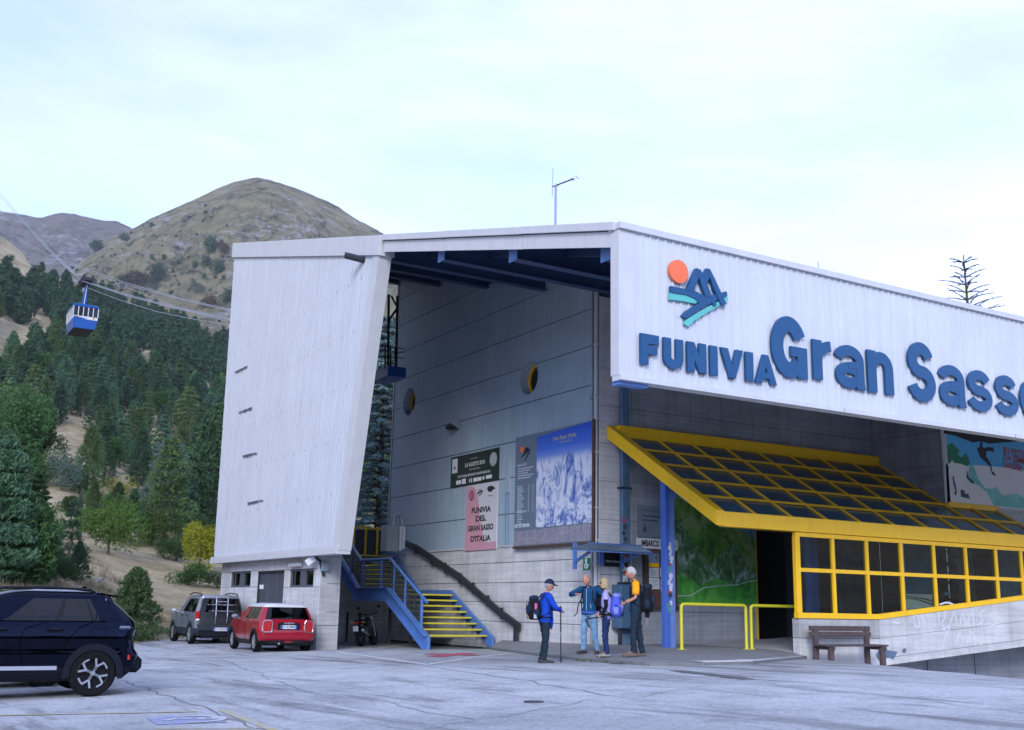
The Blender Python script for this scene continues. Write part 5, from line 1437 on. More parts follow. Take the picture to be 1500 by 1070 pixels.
# ------------------------------------------------------------------ boards and banners on the grey wall
def wq(pts, x): return [onX(*p, x) for p in pts]
def plate_x(name, pts, x, dep, mat, parent):
    mb = MB(); P = wq(pts, x); mb.prism(P, (dep, 0, 0)); return build(name, mb, mat, parent)
def rect_x(mb, y0, y1, z0, z1, x): mb.quad((x, max(y0, y1), z0), (x, max(y0, y1), z1), (x, min(y0, y1), z1), (x, min(y0, y1), z0)); 
DW, UP = (0, -1, 0), (0, 0, 1)
x_ = XG - .05
tl, br = onX(661, 671, x_), onX(729.5, 704.5, x_); y0, y1 = tl.y, br.y; zb, zt_ = onX(660.5, 715, x_).z, onX(731, 655.5, x_).z
W, H = y0 - y1, zt_ - zb
B1 = thing('event_banner', 'dark green event banner with white lettering and sponsor logos on the grey wall', 'banner', (x_, (y0 + y1) / 2, zb))
mb = MB(); mb.box((x_, y1, zb), (x_ + .04, y0, zt_)); build('banner_cloth', mb, M('dark_green_cloth', (.012, .028, .022), .7), B1)
INK = M('pale_print', (.62, .66, .66), .7); CARD = M('white_print', (.76, .77, .79), .7, var=.03)
def at1(u, v): return V((x_ - .001, y0 - u * W, zb + v * H))
mb = MB()
mb.join(text_mb('3-5 AGOSTO 2018', H * .17, at1(.52, .64), DW, UP, .004, .006, xs=.95)); mb.join(text_mb("GRAN SASSO D'ITALIA", H * .075, at1(.52, .48), DW, UP, .004, xs=.9)); mb.join(text_mb("YOUTH WORLD SKYRUNNING CHAMPIONSHIPS 2018", H * .105, at1(.5, .31), DW, UP, .004, .004, xs=.83))
mb.join(text_mb('evento mondiale', H * .07, at1(.5, .83), DW, UP, .004))
build('banner_lettering', mb, INK, B1)
for (u0, u1, v0, v1) in ((.03, .15, .46, .93), (.13, .24, .07, .2), (.26, .34, .06, .22), (.50, .67, .07, .19), (.76, .88, .09, .2), (.41, .43, .08, .19), (.45, .47, .06, .2), (.69, .73, .09, .19)):
    mb = MB(); p, q = at1(u0, v0), at1(u1, v1); rect_x(mb, p.y, q.y, p.z, q.z, x_ - .004); build('sponsor_logo', mb, CARD, B1)
mb = MB(); mb.join(text_mb('ISF', H * .12, at1(.09, .62), DW, UP, .008, .006)); 
for (u, v) in ((.185, .13), (.3, .14), (.585, .13)): mb.join(text_mb('III', H * .07, at1(u, v), DW, UP, .008))
build('logo_print', mb, M('black_print', (.02, .02, .025), .7), B1); BPRINT = M('black_print', (.02, .02, .025), .7)
c = at1(.90, .67); mb = MB(); mb.lathe([(0, .006), (H * .22, .006), (H * .22, .001)], c, (-1, 0, 0), 24, cap=False); build('round_crest', mb, M('grey_crest', (.42, .45, .47), .7, var=.5, vscale=14), B1)
# pink banner
tl, tr, br, bl = [onX(*p, x_) for p in ((683, 713.5), (728, 704), (727.5, 805), (681.5, 807))]
y0, y1 = (tl.y + bl.y) / 2, (tr.y + br.y) / 2; zb, zt_ = (bl.z + br.z) / 2, (tl.z + tr.z) / 2; W, H = y0 - y1, zt_ - zb
B2 = thing('pink_banner', 'pink and white banner naming the cableway below the dark banner', 'banner', (x_, (y0 + y1) / 2, zb))
mb = MB(); mb.box((x_, y1, zb), (x_ + .04, y0, zt_)); build('banner_cloth', mb, M('white_banner_cloth', (.62, .61, .64), .7, var=.03), B2)
def at2(u, v, e=.001): return V((x_ - e, y0 - u * W, zb + v * H))
PINK = M('pink_print', (.60, .30, .38), .7, var=.05)
mb = MB(); mb.quad(*[at2(u, v, .003) for u, v in ((0, 0), (0, .985), (.06, .992), (.2, .98), (.3, .93), (.37, .82), (.44, .62), (.52, .36), (.58, .22), (.64, .12), (.8, .105), (1, .12), (1, 0))]); build('pink_swoosh', mb, PINK, B2)
mb = MB()
for s, v in (('FUNIVIA', .60), ('DEL', .47), ('GRAN SASSO', .33), ("D'ITALIA", .17)): build('banner_lettering', text_mb(s, H * .115, at2(.5, v, .005), DW, UP, .002, .010, xs=W * {'FUNIVIA': .66, 'DEL': .36, 'GRAN SASSO': .84, "D'ITALIA": .62}[s] / (H * .115 * {'FUNIVIA': 4.0, 'DEL': 1.85, 'GRAN SASSO': 6.1, "D'ITALIA": 3.75}[s])), BPRINT, B2)
mb.join(text_mb('APE CAMPER', H * .03, at2(.78, .795, .005), DW, UP, .002, xs=.8))
build('banner_lettering', mb, BPRINT, B2)
mb = MB(); c = at2(.8, .89, .004); mb.quad(*[c + V((0, -u * W, v * H)) for u, v in ((-.12, .02), (-.08, .05), (.02, .055), (.1, .03), (.14, .0), (.06, -.01), (.03, -.035), (-.06, -.035), (-.1, -.01))][::-1]); build('animal_logo', mb, BPRINT, B2)
c = at2(.18, .84); mb = MB(); mb.lathe([(0, .006), (W * .085, .006)], c, (-1, 0, 0), 20, cap=False); bd = build('round_badge', mb, M('badge_print', (.10, .13, .22), .6, var=.2), B2)
mb = MB(); mb.lathe([(0, .008), (W * .06, .008)], c + V((0, 0, H * .0)), (-1, 0, 0), 16, cap=False); build('badge_centre', mb, M('badge_red', (.5, .12, .12), .6), bd)
mb = MB()
for pp in (((-.09, -.03), (.08, .01), (.08, .03), (-.09, -.01)), ((-.08, .0), (-.02, .05), (0, .05), (-.04, .0)), ((0, .0), (.02, .05), (.05, .04), (.04, .0)), ((-.04, -.05), (.1, .02), (.1, .0), (-.02, -.06))):
    mb.quad(*[at2(.45 + u, .87 + v, .004) for u, v in pp][::-1])
build('emblem_print', mb, BPRINT, B2)
# ski map board
xb = XG - .14
o3 = [onX(*p, xb) for p in ((755.5, 640), (868, 616.5), (868, 795), (752.5, 800))]
y0, y1 = o3[0].y, (o3[1].y + o3[2].y) / 2; zb, zt_ = (o3[2].z + o3[3].z) / 2 - .0, o3[1].z; W, H = y0 - y1, zt_ - zb
B3 = thing('ski_map_board', 'large framed board with a blue and white ski slope map', 'board', (XG, (y0 + y1) / 2, zb))
mb = MB(); mb.box((xb, y1, zb), (XG - .002, y0, zt_ - .0)); build('board_back', mb, M('board_blue_grey', (.135, .185, .245), .6, var=.05), B3)
def at3(u, v, e=.004): return V((xb - e, y0 - u * W, zb + v * H))
uM = .30
m, t, b = nodes('ski_map_print'); v = mapped(t); sx = N(t, 'ShaderNodeSeparateXYZ'); t.links.new(v, sx.inputs[0])
zr = N(t, 'ShaderNodeMapRange'); zr.inputs[1].default_value = 0.0; zr.inputs[2].default_value = H; t.links.new(sx.outputs['Z'], zr.inputs[0])
f1 = tex_noise(t, mapped(t, (1, 1.3, .8)), 1.5, 10, .74, 1.6)
snow = ramp(t, f1, [(.36, (.02, .06, .36)), (.44, (.22, .32, .60)), (.5, (.66, .70, .84)), (.62, (.72, .75, .86)), (.72, (.30, .36, .62))])
f2 = tex_noise(t, mapped(t, (1, 3.0, 3.4)), 1.6, 5, .7, .3)
low = ramp(t, zr.outputs[0], [(.1, 1.0), (.55, .0)])
snow = mix(t, mix(t, 1.0, ramp(t, f2, [(.53, 0.0), (.57, 1.0)]), low, 'MULTIPLY'), snow, (.03, .09, .38))
ad = N(t, 'ShaderNodeMath', operation='MULTIPLY_ADD'); ad.inputs[1].default_value = .16; t.links.new(f1, ad.inputs[0]); t.links.new(zr.outputs[0], ad.inputs[2])
skyc = ramp(t, zr.outputs[0], [(.70, (.30, .42, .76)), (.84, (.06, .17, .66)), (1.0, (.02, .08, .56))])
c = mix(t, ramp(t, ad.outputs[0], [(.80, 0.0), (.86, 1.0)]), snow, skyc)
t.links.new(c, b.inputs['Base Color']); b.inputs['Roughness'].default_value = .45; SKIM = m
mb = MB(); mb.quad(at3(uM, .155), at3(uM, .965), at3(1, 1.0), at3(1, .155)); build('slope_map', mb, SKIM, B3)
mb = MB(); mb.join(text_mb("Gran Sasso d'Italia", H * .05, at3(.66, .915, .007), DW, UP, .002, .002)); mb.join(text_mb('stazione sciistica', H * .03, at3(.68, .875, .007), DW, UP, .002)); build('map_title', mb, M('gold_print', (.55, .50, .12), .6), B3)
mb = MB(); mb.quad(at3(0, .01), at3(0, .135), at3(.985, .15), at3(.985, .01))
m, t, b = nodes('profile_strip_print'); v = mapped(t, (1, 30, 1)); f = tex_noise(t, v, 1.0, 3, .6); g = tex_noise(t, mapped(t, (1, 1, 6)), 2.0, 6, .7, .6)
c = ramp(t, f, [(.35, (.16, .15, .22)), (.65, (.32, .31, .38))]); c = mix(t, ramp(t, g, [(.485, 0.0), (.5, .8), (.515, 0.0)]), c, (.62, .62, .55)); t.links.new(c, b.inputs['Base Color']); b.inputs['Roughness'].default_value = .5
build('profile_strip', mb, m, B3)
mb = MB()
for k in range(5): p, q = at3(.04, .70 - k * .022), at3(.26 - (k % 3) * .04, .708 - k * .022); rect_x(mb, p.y, q.y, p.z, q.z, xb - .006)
for k in range(15): p, q = at3(.04, .54 - k * .017), at3(.10 + (k % 4) * .012, .547 - k * .017); rect_x(mb, p.y, q.y, p.z, q.z, xb - .006); p, q = at3(.19, .54 - k * .017), at3(.205, .546 - k * .017); rect_x(mb, p.y, q.y, p.z, q.z, xb - .006); p, q = at3(.25, .54 - k * .017), at3(.265, .546 - k * .017); rect_x(mb, p.y, q.y, p.z, q.z, xb - .006)
mb.join(text_mb('IMPIANTI E PISTE', H * .028, at3(.03, .735, .006), DW, UP, .001, .002, 'LEFT', .8)); mb.join(text_mb('PUNTI DI RISTORO', H * .026, at3(.03, .31, .006), DW, UP, .001, .002, 'LEFT', .8))
for k in range(6): p, q = at3(.04, .28 - k * .02), at3(.10 + (k % 3) * .012, .287 - k * .02); rect_x(mb, p.y, q.y, p.z, q.z, xb - .006)
for u in (.01, .065, .12, .17): p, q = at3(u, .17), at3(u + .045, .2); rect_x(mb, p.y, q.y, p.z, q.z, xb - .006)
build('list_print', mb, M('pale_list_print', (.55, .60, .68), .6), B3, kind='stuff')
mb = MB(); c = at3(.10, .88, .001); mb.lathe([(0, .008), (W * .027, .008)], c, (-1, 0, 0), 16, cap=False); build('map_logo_sun', mb, ORANGE, B3)
mb = MB()
for pp in (((.09, .80), (.21, .86), (.21, .875), (.09, .82)), ((.11, .845), (.15, .895), (.165, .885), (.135, .84)), ((.15, .85), (.17, .893), (.19, .88), (.18, .845)), ((.13, .775), (.20, .85), (.215, .845), (.145, .77))):
    mb.quad(*[at3(u, v, .009) for u, v in pp][::-1])
build('map_logo', mb, BPRINT, B3)
WOOD = M('dark_brown_wood', (.075, .048, .038), .65, var=.3, vscale=5)
mb = MB(); mb.box((xb - .03, y1 - .10, zb - .05), (XG - .002, y1, zt_ + .03)); mb.box((xb - .03, y1, zb - .07), (XG - .002, y0 + .02, zb - .0)); build('board_frame', mb, WOOD, B3)
# wall lamp
a = onX(664, 622, XG - .1); LP = thing('wall_lamp', 'small dark wedge shaped lamp on the grey wall above the dark banner', 'lamp', (XG, a.y, a.z))
mb = MB(); mb.prism([(XG - .01, a.y - .35, a.z - .22), (XG - .01, a.y - .35, a.z + .12), (XG - .45, a.y - .35, a.z + .10), (XG - .40, a.y - .35, a.z - .02)], (0, .5, 0)); build('lamp_body', mb, GREYMETAL, LP)
mb = MB(); mb.box((XG - .36, a.y - .3, a.z - .19), (XG - .05, a.y + .1, a.z - .10)); build('lamp_lens', mb, DARKVOID, LP)
# wheelchair sign
tl, br = onX(854.5, 818, XG - .02), onX(864.5, 835, XG - .02); yc_, zc_ = (tl.y + br.y) / 2, (tl.z + br.z) / 2; s = abs(tl.y - br.y) / 2
WS = thing('wheelchair_sign', 'small green sign with a white wheelchair symbol on the wall', 'sign', (XG, yc_, zc_))
mb = MB(); mb.box((XG - .03, yc_ - s, br.z), (XG - .003, yc_ + s, tl.z)); build('sign_plate', mb, M('sign_green', (.01, .17, .085), .5), WS)
mb = MB(); h = (tl.z - br.z) / 2
def ws(pts, w):
    P = [V((XG - .033, yc_ - u * s, zc_ + v * h)) for u, v in pts]
    for a, b in zip(P[:-1], P[1:]): mb.bar(a, b, .004, w, (0, (b - a).z, -(b - a).y) if True else UP)
ws([(.42 * cos(t) - .05, .36 * sin(t) - .3) for t in np.linspace(2.2, 6.2, 12)], .05); ws([(-.1, .45), (-.05, -.1), (.35, -.12), (.55, -.5)], .055); mb.lathe([(0, .0), (.05, .0)], (XG - .034, yc_ + .1 * s, zc_ + .62 * h), (-1, 0, 0), 10, cap=False)
build('wheelchair_symbol', mb, CARD, WS)
# ------------------------------------------------------------------ entrance
AW = thing('porch_roof', 'small blue corrugated sheet roof over the corner noticeboard', 'awning', (18.4, 25.3, 3.9))
yA = 24.75
fz = onY(900, 808, yA).z; xa, xb2 = onY(836, 808, yA).x, onY(957, 808, yA).x; xc0, xc1 = onY(862, 799, YF - .15).x, onY(938, 799, YF - .15).x; bz = onY(900, 799, YF - .15).z
mb = MB(); n = 40
for k in range(n):
    for (t0, t1) in ((k / n, (k + .5) / n), ((k + .5) / n, (k + 1) / n)):
        h0, h1 = (0, .035) if t0 * n % 1 < .4 else (.035, 0)
        P = [(xa + (xb2 - xa) * t0, yA, fz + h0), (xa + (xb2 - xa) * t1, yA, fz + h1), (xc0 + (xc1 - xc0) * t1, YF - .15, bz + h1), (xc0 + (xc1 - xc0) * t0, YF - .15, bz + h0)]
        mb.quad(*P); mb.quad(*[(a, b, c - .012) for a, b, c in P[::-1]])
build('corrugated_sheet', mb, M('blue_grey_sheet', (.22, .30, .42), .5, var=.3, vscale=5), AW)
mb = MB(); mb.box((xa, yA - .02, fz - .035), (xb2, yA + .02, fz - .005)); mb.box((xc0, YF - .2, bz - .05), (xc1, YF - .12, bz + .045)); build('edge_rail', mb, STEEL_BLUE, AW)
for px in (862, 932):
    a = onY(px, 806, yA + .15); q = onY(px + 4, 830, YF - .1)
    mb = MB(); mb.bar((a.x, yA + .1, fz - .05), (a.x + .1, YF - .2, q.z + .1), .07, .07); mb.box((a.x + .06, YF - .25, q.z - .1), (a.x + .15, YF - .15, bz)); build('bracket', mb, STEEL_BLUE, AW)
# stickers on the duct
dx0 = onY(909.5, 760, YF - .18).x
random.seed(3)
STK = [M('sticker_white', (.65, .66, .68), .5), M('sticker_dark', (.05, .06, .08), .5), M('sticker_red', (.4, .08, .1), .5), M('sticker_teal', (.1, .3, .35), .5)]
for py in list(range(763, 800, 9)) + list(range(816, 856, 4)):
    p = onY(random.uniform(912, 919.5), py, YF - .175); r = random.uniform(.05, .09)
    mb = MB()
    if random.random() < .6: mb.lathe([(0, 0), (r, 0), (r, -.004)], p, (0, -1, 0), 12, cap=False)
    else: mb.box((p.x - r, p.y - .002, p.z - r), (p.x + r, p.y + .003, p.z + r))
    build('sticker', mb, random.choice(STK[:2] + STK), ST)
# dark information display
a, b = onY(886, 829.5, YF - .12), onY(909, 808.5, YF - .12)
DS = thing('information_display', 'black display board under the small blue porch roof', 'display', (a.x, YF - .1, a.z))
mb = MB(); mb.cbox((a.x, YF - .13, a.z), (b.x, YF - .01, b.z), .015); build('display_case', mb, BLACK, DS)
mb = MB(); mb.box((a.x - .16, YF - .10, a.z + .02), (a.x - .01, YF - .01, b.z)); build('side_cover', mb, STEEL_BLUE, DS)
mb = MB(); mb.join(text_mb('Ultima Discesa', .085, ((a.x + b.x) / 2, YF - .132, a.z + .14), (1, 0, 0), UP, .002, .001)); build('display_text', mb, INK, DS)
mb = MB(); mb.join(text_mb('Ore 17:00', .13, ((a.x + b.x) / 2, YF - .132, a.z + .38), (1, 0, 0), UP, .002, .001)); build('display_digits', mb, M('dim_red_digits', (.12, .03, .03), .6), DS)
# blue totem behind the walkers
a, b = onY(908, 921, YF - .5), onY(927, 857, YF - .5)
TT = thing('blue_totem', 'dark blue metal cabinet on legs behind the woman with the blue rucksack', 'cabinet', ((a.x + b.x) / 2, YF - .4, .63))
mb = MB(); mb.cbox((a.x, YF - .55, a.z), (b.x + .25, YF - .1, b.z), .02); build('cabinet_body', mb, M('cabinet_blue', (.045, .11, .19), .5, var=.15), TT)
for x in (a.x + .12, b.x + .1):
    mb = MB(); mb.box((x - .04, YF - .4, .6), (x + .04, YF - .3, a.z)); build('leg', mb, DARKMETAL, TT)
# faded map and lettered sign
xi0, xi1 = onY(933, 797, YF - .06).x, onY(993, 800, YF - .06).x
z0_, z1_ = onY(940, 803.5, YF - .06).z, onY(940, 788.5, YF - .06).z
BS = thing('boarding_sign', 'white sign with black capitals above the wooden notice board', 'sign', (xi0, YF - .05, z0_))
mb = MB(); mb.cbox((xi0, YF - .07, z0_), (xi1, YF - .01, z1_), .01); build('sign_plate', mb, CARD, BS)
mb = MB(); mb.join(text_mb('IMBARCO FUNIVIA', (z1_ - z0_) * .82, ((xi0 + xi1) / 2 + .02, YF - .072, (z0_ + z1_) / 2), (1, 0, 0), UP, .002, .010, xs=.62)); build('sign_lettering', mb, BPRINT, BS)
a, b = onY(935, 786, YF - .05), onY(990, 744, YF - .05)
FM = thing('faded_map', 'faded blue grey map poster above the white boarding sign', 'poster', (a.x, YF - .04, a.z))
mb = MB(); mb.box((a.x, YF - .05, a.z), (b.x, YF - .01, b.z)); build('poster_sheet', mb, M('faded_poster', (.17, .23, .28), .5, var=.3, vscale=1.3), FM)
mb = MB()
mb.join(text_mb('TERRAZZA DEL GRAN SASSO', .12, (a.x + .1, YF - .052, b.z - .15), (1, 0, 0), UP, .002, .001, 'LEFT', .8))
for k in range(2): mb.box((a.x + .15, YF - .054, b.z - .33 - k * .12), (a.x + .9 - .2 * k, YF - .051, b.z - .29 - k * .12))
mb.quad((a.x + .15, YF - .053, a.z + .15), (a.x + .32, YF - .053, a.z + .15), (a.x + .235, YF - .053, a.z + .4)); build('poster_print', mb, M('poster_ink', (.05, .08, .12), .6), FM)
a, b = onY(945, 891, YF - .08), onY(992, 808, YF - .08)
NB = thing('notice_board', 'brown wooden notice board with pinned papers beside the blue column', 'notice board', (a.x, YF - .06, a.z))
mb = MB(); mb.box((a.x, YF - .08, a.z), (b.x, YF - .01, b.z)); build('board', mb, M('brown_board', (.12, .06, .045), .7, var=.2), NB)
mb = MB(); mb.box((a.x - .03, YF - .11, a.z - .04), (a.x + .12, YF - .005, b.z + .03)); mb.box((a.x + .12, YF - .11, a.z - .04), (b.x + .03, YF - .085, a.z + .06)); build('frame', mb, WOOD, NB)
for (p0, q0, p1, q1, mm) in ((950.5, 811, 965, 831, None), (951, 832.5, 965, 845.5, 0), (951, 847, 966, 863, 0), (967, 832.5, 980, 845.5, 0), (968, 849, 978, 867, 0)):
    c, d = onY(p0, q1, YF - .085), onY(p1, q0, YF - .085)
    if mm is None:
        m2, t, bb = nodes('landscape_poster'); v = mapped(t); f = tex_noise(t, v, 6, 5, .6); c2 = ramp(t, f, [(.35, (.03, .08, .2)), (.5, (.2, .3, .5)), (.62, (.1, .14, .08))]); t.links.new(c2, bb.inputs['Base Color']); mt = m2
    else: mt = PAPER
    mb = MB(); mb.box((c.x, YF - .088, c.z), (d.x, YF - .081, d.z)); sh = build('notice_sheet', mb, mt, NB)
    mb = MB()
    if mm is None: mb.box((c.x, YF - .092, c.z), (d.x, YF - .0885, c.z + .12)); build('poster_band', mb, YELLOW, sh)
    else:
        for k in range(6): z = d.z - .06 - k * (d.z - c.z - .08) / 6; mb.box((c.x + .04, YF - .091, z - .012), (d.x - .05 - .05 * (k % 3), YF - .0885, z))
        build('sheet_print', mb, M('grey_ink', (.3, .32, .36), .7), sh)
# big panorama of green mountains
a, b = onY(991, 884, YF - .06), onY(1104, 700, YF - .06)
a.x -= .1
PM = thing('mountain_panorama', 'large panorama print of green mountains beside the dark doorway', 'poster', (a.x, YF - .03, a.z))
Wd, Hd = b.x - a.x, b.z - a.z
mb = MB(); mb.box((a.x, YF - .05, a.z), (b.x, YF - .01, b.z + .3)); build('panorama_sky', mb, M('panorama_blue', (.10, .36, .85), .5, var=.25, vscale=.8), PM)
def pano_mat(nm, c0, c1, c2, sc):
    m, t, bb = nodes(nm); v = mapped(t, (1, 1, .7)); f = tex_noise(t, v, sc, 9, .72, 1.0)
    t.links.new(ramp(t, f, [(.34, c0), (.5, c1), (.64, c2)]), bb.inputs['Base Color']); bb.inputs['Roughness'].default_value = .45; return m
def ridge(nm, prof_, e, mat, zb_=0.0):
    mb = MB(); P = [V((a.x, YF - e, a.z + zb_ * Hd))] + [V((a.x + u * Wd, YF - e, a.z + v * Hd)) for u, v in prof_] + [V((b.x, YF - e, a.z + zb_ * Hd))]
    for i in range(len(P) - 3):
        pass
    base = [V((p.x, p.y, a.z + zb_ * Hd)) for p in P[1:-1]]
    for i in range(1, len(P) - 2): mb.quad(base[i - 1], base[i], P[i + 1], P[i])
    return build(nm, mb, mat, PM)
random.seed(21)
def rz_prof(keys, jag):
    us = np.linspace(0, 1, 60); return [(u, float(np.interp(u, [k[0] for k in keys], [k[1] for k in keys])) + random.uniform(-jag, jag)) for u in us]
ridge('panorama_far_ridge', rz_prof([(0, .6), (.4, .66), (.55, .76), (.75, .68), (1, .62)], .01), .053, pano_mat('pano_far', (.08, .2, .34), (.14, .3, .42), (.26, .42, .5), 2.0))
ridge('panorama_peaks', rz_prof([(0, .76), (.06, .80), (.12, .77), (.2, .76), (.28, .88), (.33, .84), (.38, .68), (.6, .58), (.75, .66), (.85, .55), (1, .5)], .02), .056, pano_mat('pano_green', (.02, .08, .02), (.13, .32, .04), (.36, .42, .2), 1.6))
ridge('panorama_rocks', rz_prof([(0, .6), (.1, .62), (.2, .5), (.35, .35), (.45, .3), (.6, .42), (.75, .46), (.9, .3), (1, .22)], .03), .059, pano_mat('pano_rock', (.015, .045, .035), (.10, .24, .07), (.5, .58, .54), 3.0))
ridge('panorama_meadow', rz_prof([(0, .22), (.15, .2), (.3, .13), (.5, .2), (.7, .15), (.85, .19), (1, .2)], .006), .062, pano_mat('pano_meadow', (.03, .15, .03), (.09, .42, .05), (.18, .55, .09), 2.2))
mb = MB(); rp_ = [V((a.x + u * Wd, YF - .064, a.z + v * Hd)) for u, v in ((0, .05), (.2, .06), (.35, .12), (.55, .14), (.75, .15), (.9, .18), (1, .19))]
for p, q in zip(rp_[:-1], rp_[1:]): mb.bar(p, q, .004, .03, (0, 1, 0) if False else (0, 0, 1))
build('panorama_road', mb, M('pano_road', (.6, .62, .58), .6), PM)
# blue steel column with stickers
yC = 23.65; x0c, x1c = onY(975.5, 900, yC).x, onY(990.5, 900, yC).x
cz0 = pave_z((x0c + x1c) / 2, yC) - .02
mb = MB(); mb.cbox((x0c, yC, cz0), (x0c + .17, yC + .2, 5.05), .01); COLM = build('blue_column', mb, M('column_blue', (.045, .13, .50), .45, var=.12, vscale=2, streak=.2, dirt=(.2, .28, .5)), ST)
mb = MB(); mb.cbox((x0c + .17, yC + .02, cz0), (x1c, yC + .2, 5.05), .01); build('column_flange', mb, M('column_pale_blue', (.13, .23, .58), .45, var=.2, vscale=2, streak=.45, dirt=(.35, .4, .55)), COLM)
random.seed(9)
for py in range(798, 902, 5):
    if 868 < py < 885 and random.random() < .5: continue
    p = onY(random.uniform(979.5, 984), py + random.uniform(-1, 1), yC - .003); r = random.uniform(.04, .075); mb = MB()
    if random.random() < .55: mb.lathe([(0, 0.002), (r, 0.002), (r, -.004)], p, (0, -1, 0), 12, cap=False)
    else: mb.box((p.x - r * .7, p.y - .002, p.z - r), (p.x + r * .7, p.y + .003, p.z + r))
    build('sticker', mb, random.choice(STK + STK[:1] * 3), COLM)
# yellow tube barriers
def barrier(pl, pr, label, y=22.6, zt=1.76):
    xl, xr = onY(pl, 900, y).x, onY(pr, 900, y).x
    zl, zr_ = pave_z(xl, y), pave_z(xr, y)
    t = thing('yellow_barrier', label, 'barrier', ((xl + xr) / 2, y, (zl + zr_) / 2), 0, 'yellow tube barriers at the entrance')
    mb = MB(); P = [(xl, y, zl)]
    for k in range(4): an = pi - k * pi / 6; P.append((xl + .09 + .09 * cos(an), y, zt - .09 + .09 * sin(an)))
    for k in range(4): an = pi / 2 - k * pi / 6; P.append((xr - .09 + .09 * cos(an), y, zt - .09 + .09 * sin(an)))
    P.append((xr, y, zr_)); mb.tube(P[1:-1], .043, 10); build('top_rail', mb, YELLOW_RAIL, t, smooth=50)
    for x, z in ((xl, zl), (xr, zr_)):
        mb = MB(); mb.tube([(x, y, z + .004), (x, y, zt - .088)], .043, 10); l = build('post', mb, YELLOW_RAIL, t, smooth=50)
        mb = MB(); mb.lathe([(.11, 0.002), (.11, .014), (.05, .016)], (x, y, z), (0, 0, 1), 12); build('foot_plate', mb, YELLOW_RAIL, l)
barrier(998, 1092.5, 'yellow tube barrier in front of the mountain panorama')
barrier(1100, 1170, 'yellow tube barrier in front of the dark doorway')
# bench
yb0 = 20.95; xl, xr = onY(1184, 925, yb0).x, onY(1273, 925, yb0).x; gz0 = gsurf((xl + xr) / 2, 20.5)
BN = thing('wooden_bench', 'weathered dark wooden bench in front of the concrete parapet', 'bench', ((xl + xr) / 2, 20.5, gz0))
BW = M('weathered_bench_wood', (.085, .06, .062), .8, var=.35, vscale=6, bmp=.4, bscale=30)
zb1, zb2 = onY(1184, 933.5, yb0).z, onY(1184, 916, yb0).z; hh = (zb2 - zb1) / 2
for k in range(2):
    mb = MB(); mb.cbox((xl, yb0 - .05 - .02 * (1 - k), zb1 + k * hh + .012), (xr, yb0, zb1 + (k + 1) * hh - .012), .012); build('back_plank', mb, BW, BN)
zs_ = zb1 - .17
for k in range(3):
    mb = MB(); mb.cbox((xl + .02, yb0 - .28 - .17 * k, zs_ - .045), (xr + .02, yb0 - .125 - .17 * k, zs_), .01); build('seat_plank', mb, BW, BN)
for x in (xl + .14, xr - .22):
    mb = MB(); mb.cbox((x, yb0 - .09, gsurf(x, yb0) - .01), (x + .14, yb0 + .02, zb2 - .05), .012); build('rear_leg', mb, BW, BN)
    mb = MB(); mb.cbox((x, yb0 - .60, gsurf(x, yb0 - .5) - .01), (x + .14, yb0 - .48, zs_ - .05), .012); build('front_leg', mb, BW, BN)
    mb = MB(); mb.cbox((x + .02, yb0 - .66, zs_ - .13), (x + .12, yb0 - .1, zs_ - .047), .01); build('cross_bearer', mb, BW, BN)
# graffiti on the parapet
GR = M('faint_white_spray', (.63, .64, .68), .8, var=.08)
def spray(pts, w=.05, y=YC - .053):
    mb = MB(); P = cr([(p[0], p[1]) for p in pts], 5); Q = [onY(1140 + p.x / 4.167, 760 + p.y / 4.167, y) for p in P]
    for i, (a, b) in enumerate(zip(Q[:-1], Q[1:])):
        d = (b - a).normalized(); s = V((-d.z, 0, d.x)) * w / 2; e = V((0, -.0004 * (i % 5), 0)); mb.quad(a - s + e, b - s + e, b + s + e, a + s + e)
    build('graffiti_stroke', mb, GR, ST)
for pl in ([(985, 640), (980, 590), (975, 560)], [(1000, 560), (1020, 555), (1015, 610), (1000, 640), (1030, 700)], [(1050, 640), (1075, 570), (1090, 640)], [(1110, 650), (1125, 580), (1150, 640), (1180, 570), (1195, 650)], [(1260, 560), (1225, 580), (1250, 620), (1215, 650)],
           [(1330, 570), (1290, 590), (1330, 640), (1280, 660)], [(1000, 680), (1050, 655), (1020, 720), (1005, 790)], [(1090, 760), (1110, 690), (1130, 760)], [(1150, 700), (1150, 760), (1180, 690), (1200, 770)], [(1240, 780), (1250, 700)], [(985, 525), (1030, 512), (1070, 525)], [(820, 600), (850, 590), (860, 660), (830, 650)], [(880, 600), (900, 640)], [(700, 630), (740, 640)]): spray(pl)
BLUEP = M('grey_blue_paint_patch', (.10, .16, .24), .7)
def patch(pts, y, nm, parent, sc=4.167, ox=1140, oy=760, mat=BLUEP):
    mb = MB(); mb.quad(*[onY(ox + p[0] / sc, oy + p[1] / sc, y) for p in pts][::-1]); return build(nm, mb, mat, parent)
patch([(600, 830), (618, 790), (640, 815), (660, 802), (690, 806), (728, 812), (715, 840), (700, 862), (680, 850), (655, 852), (630, 870), (615, 858)], YC - .082, 'paint_patch', ST)
patch([(758, 800), (772, 790), (784, 800), (776, 820), (762, 815)], YC - .082, 'paint_patch', ST)
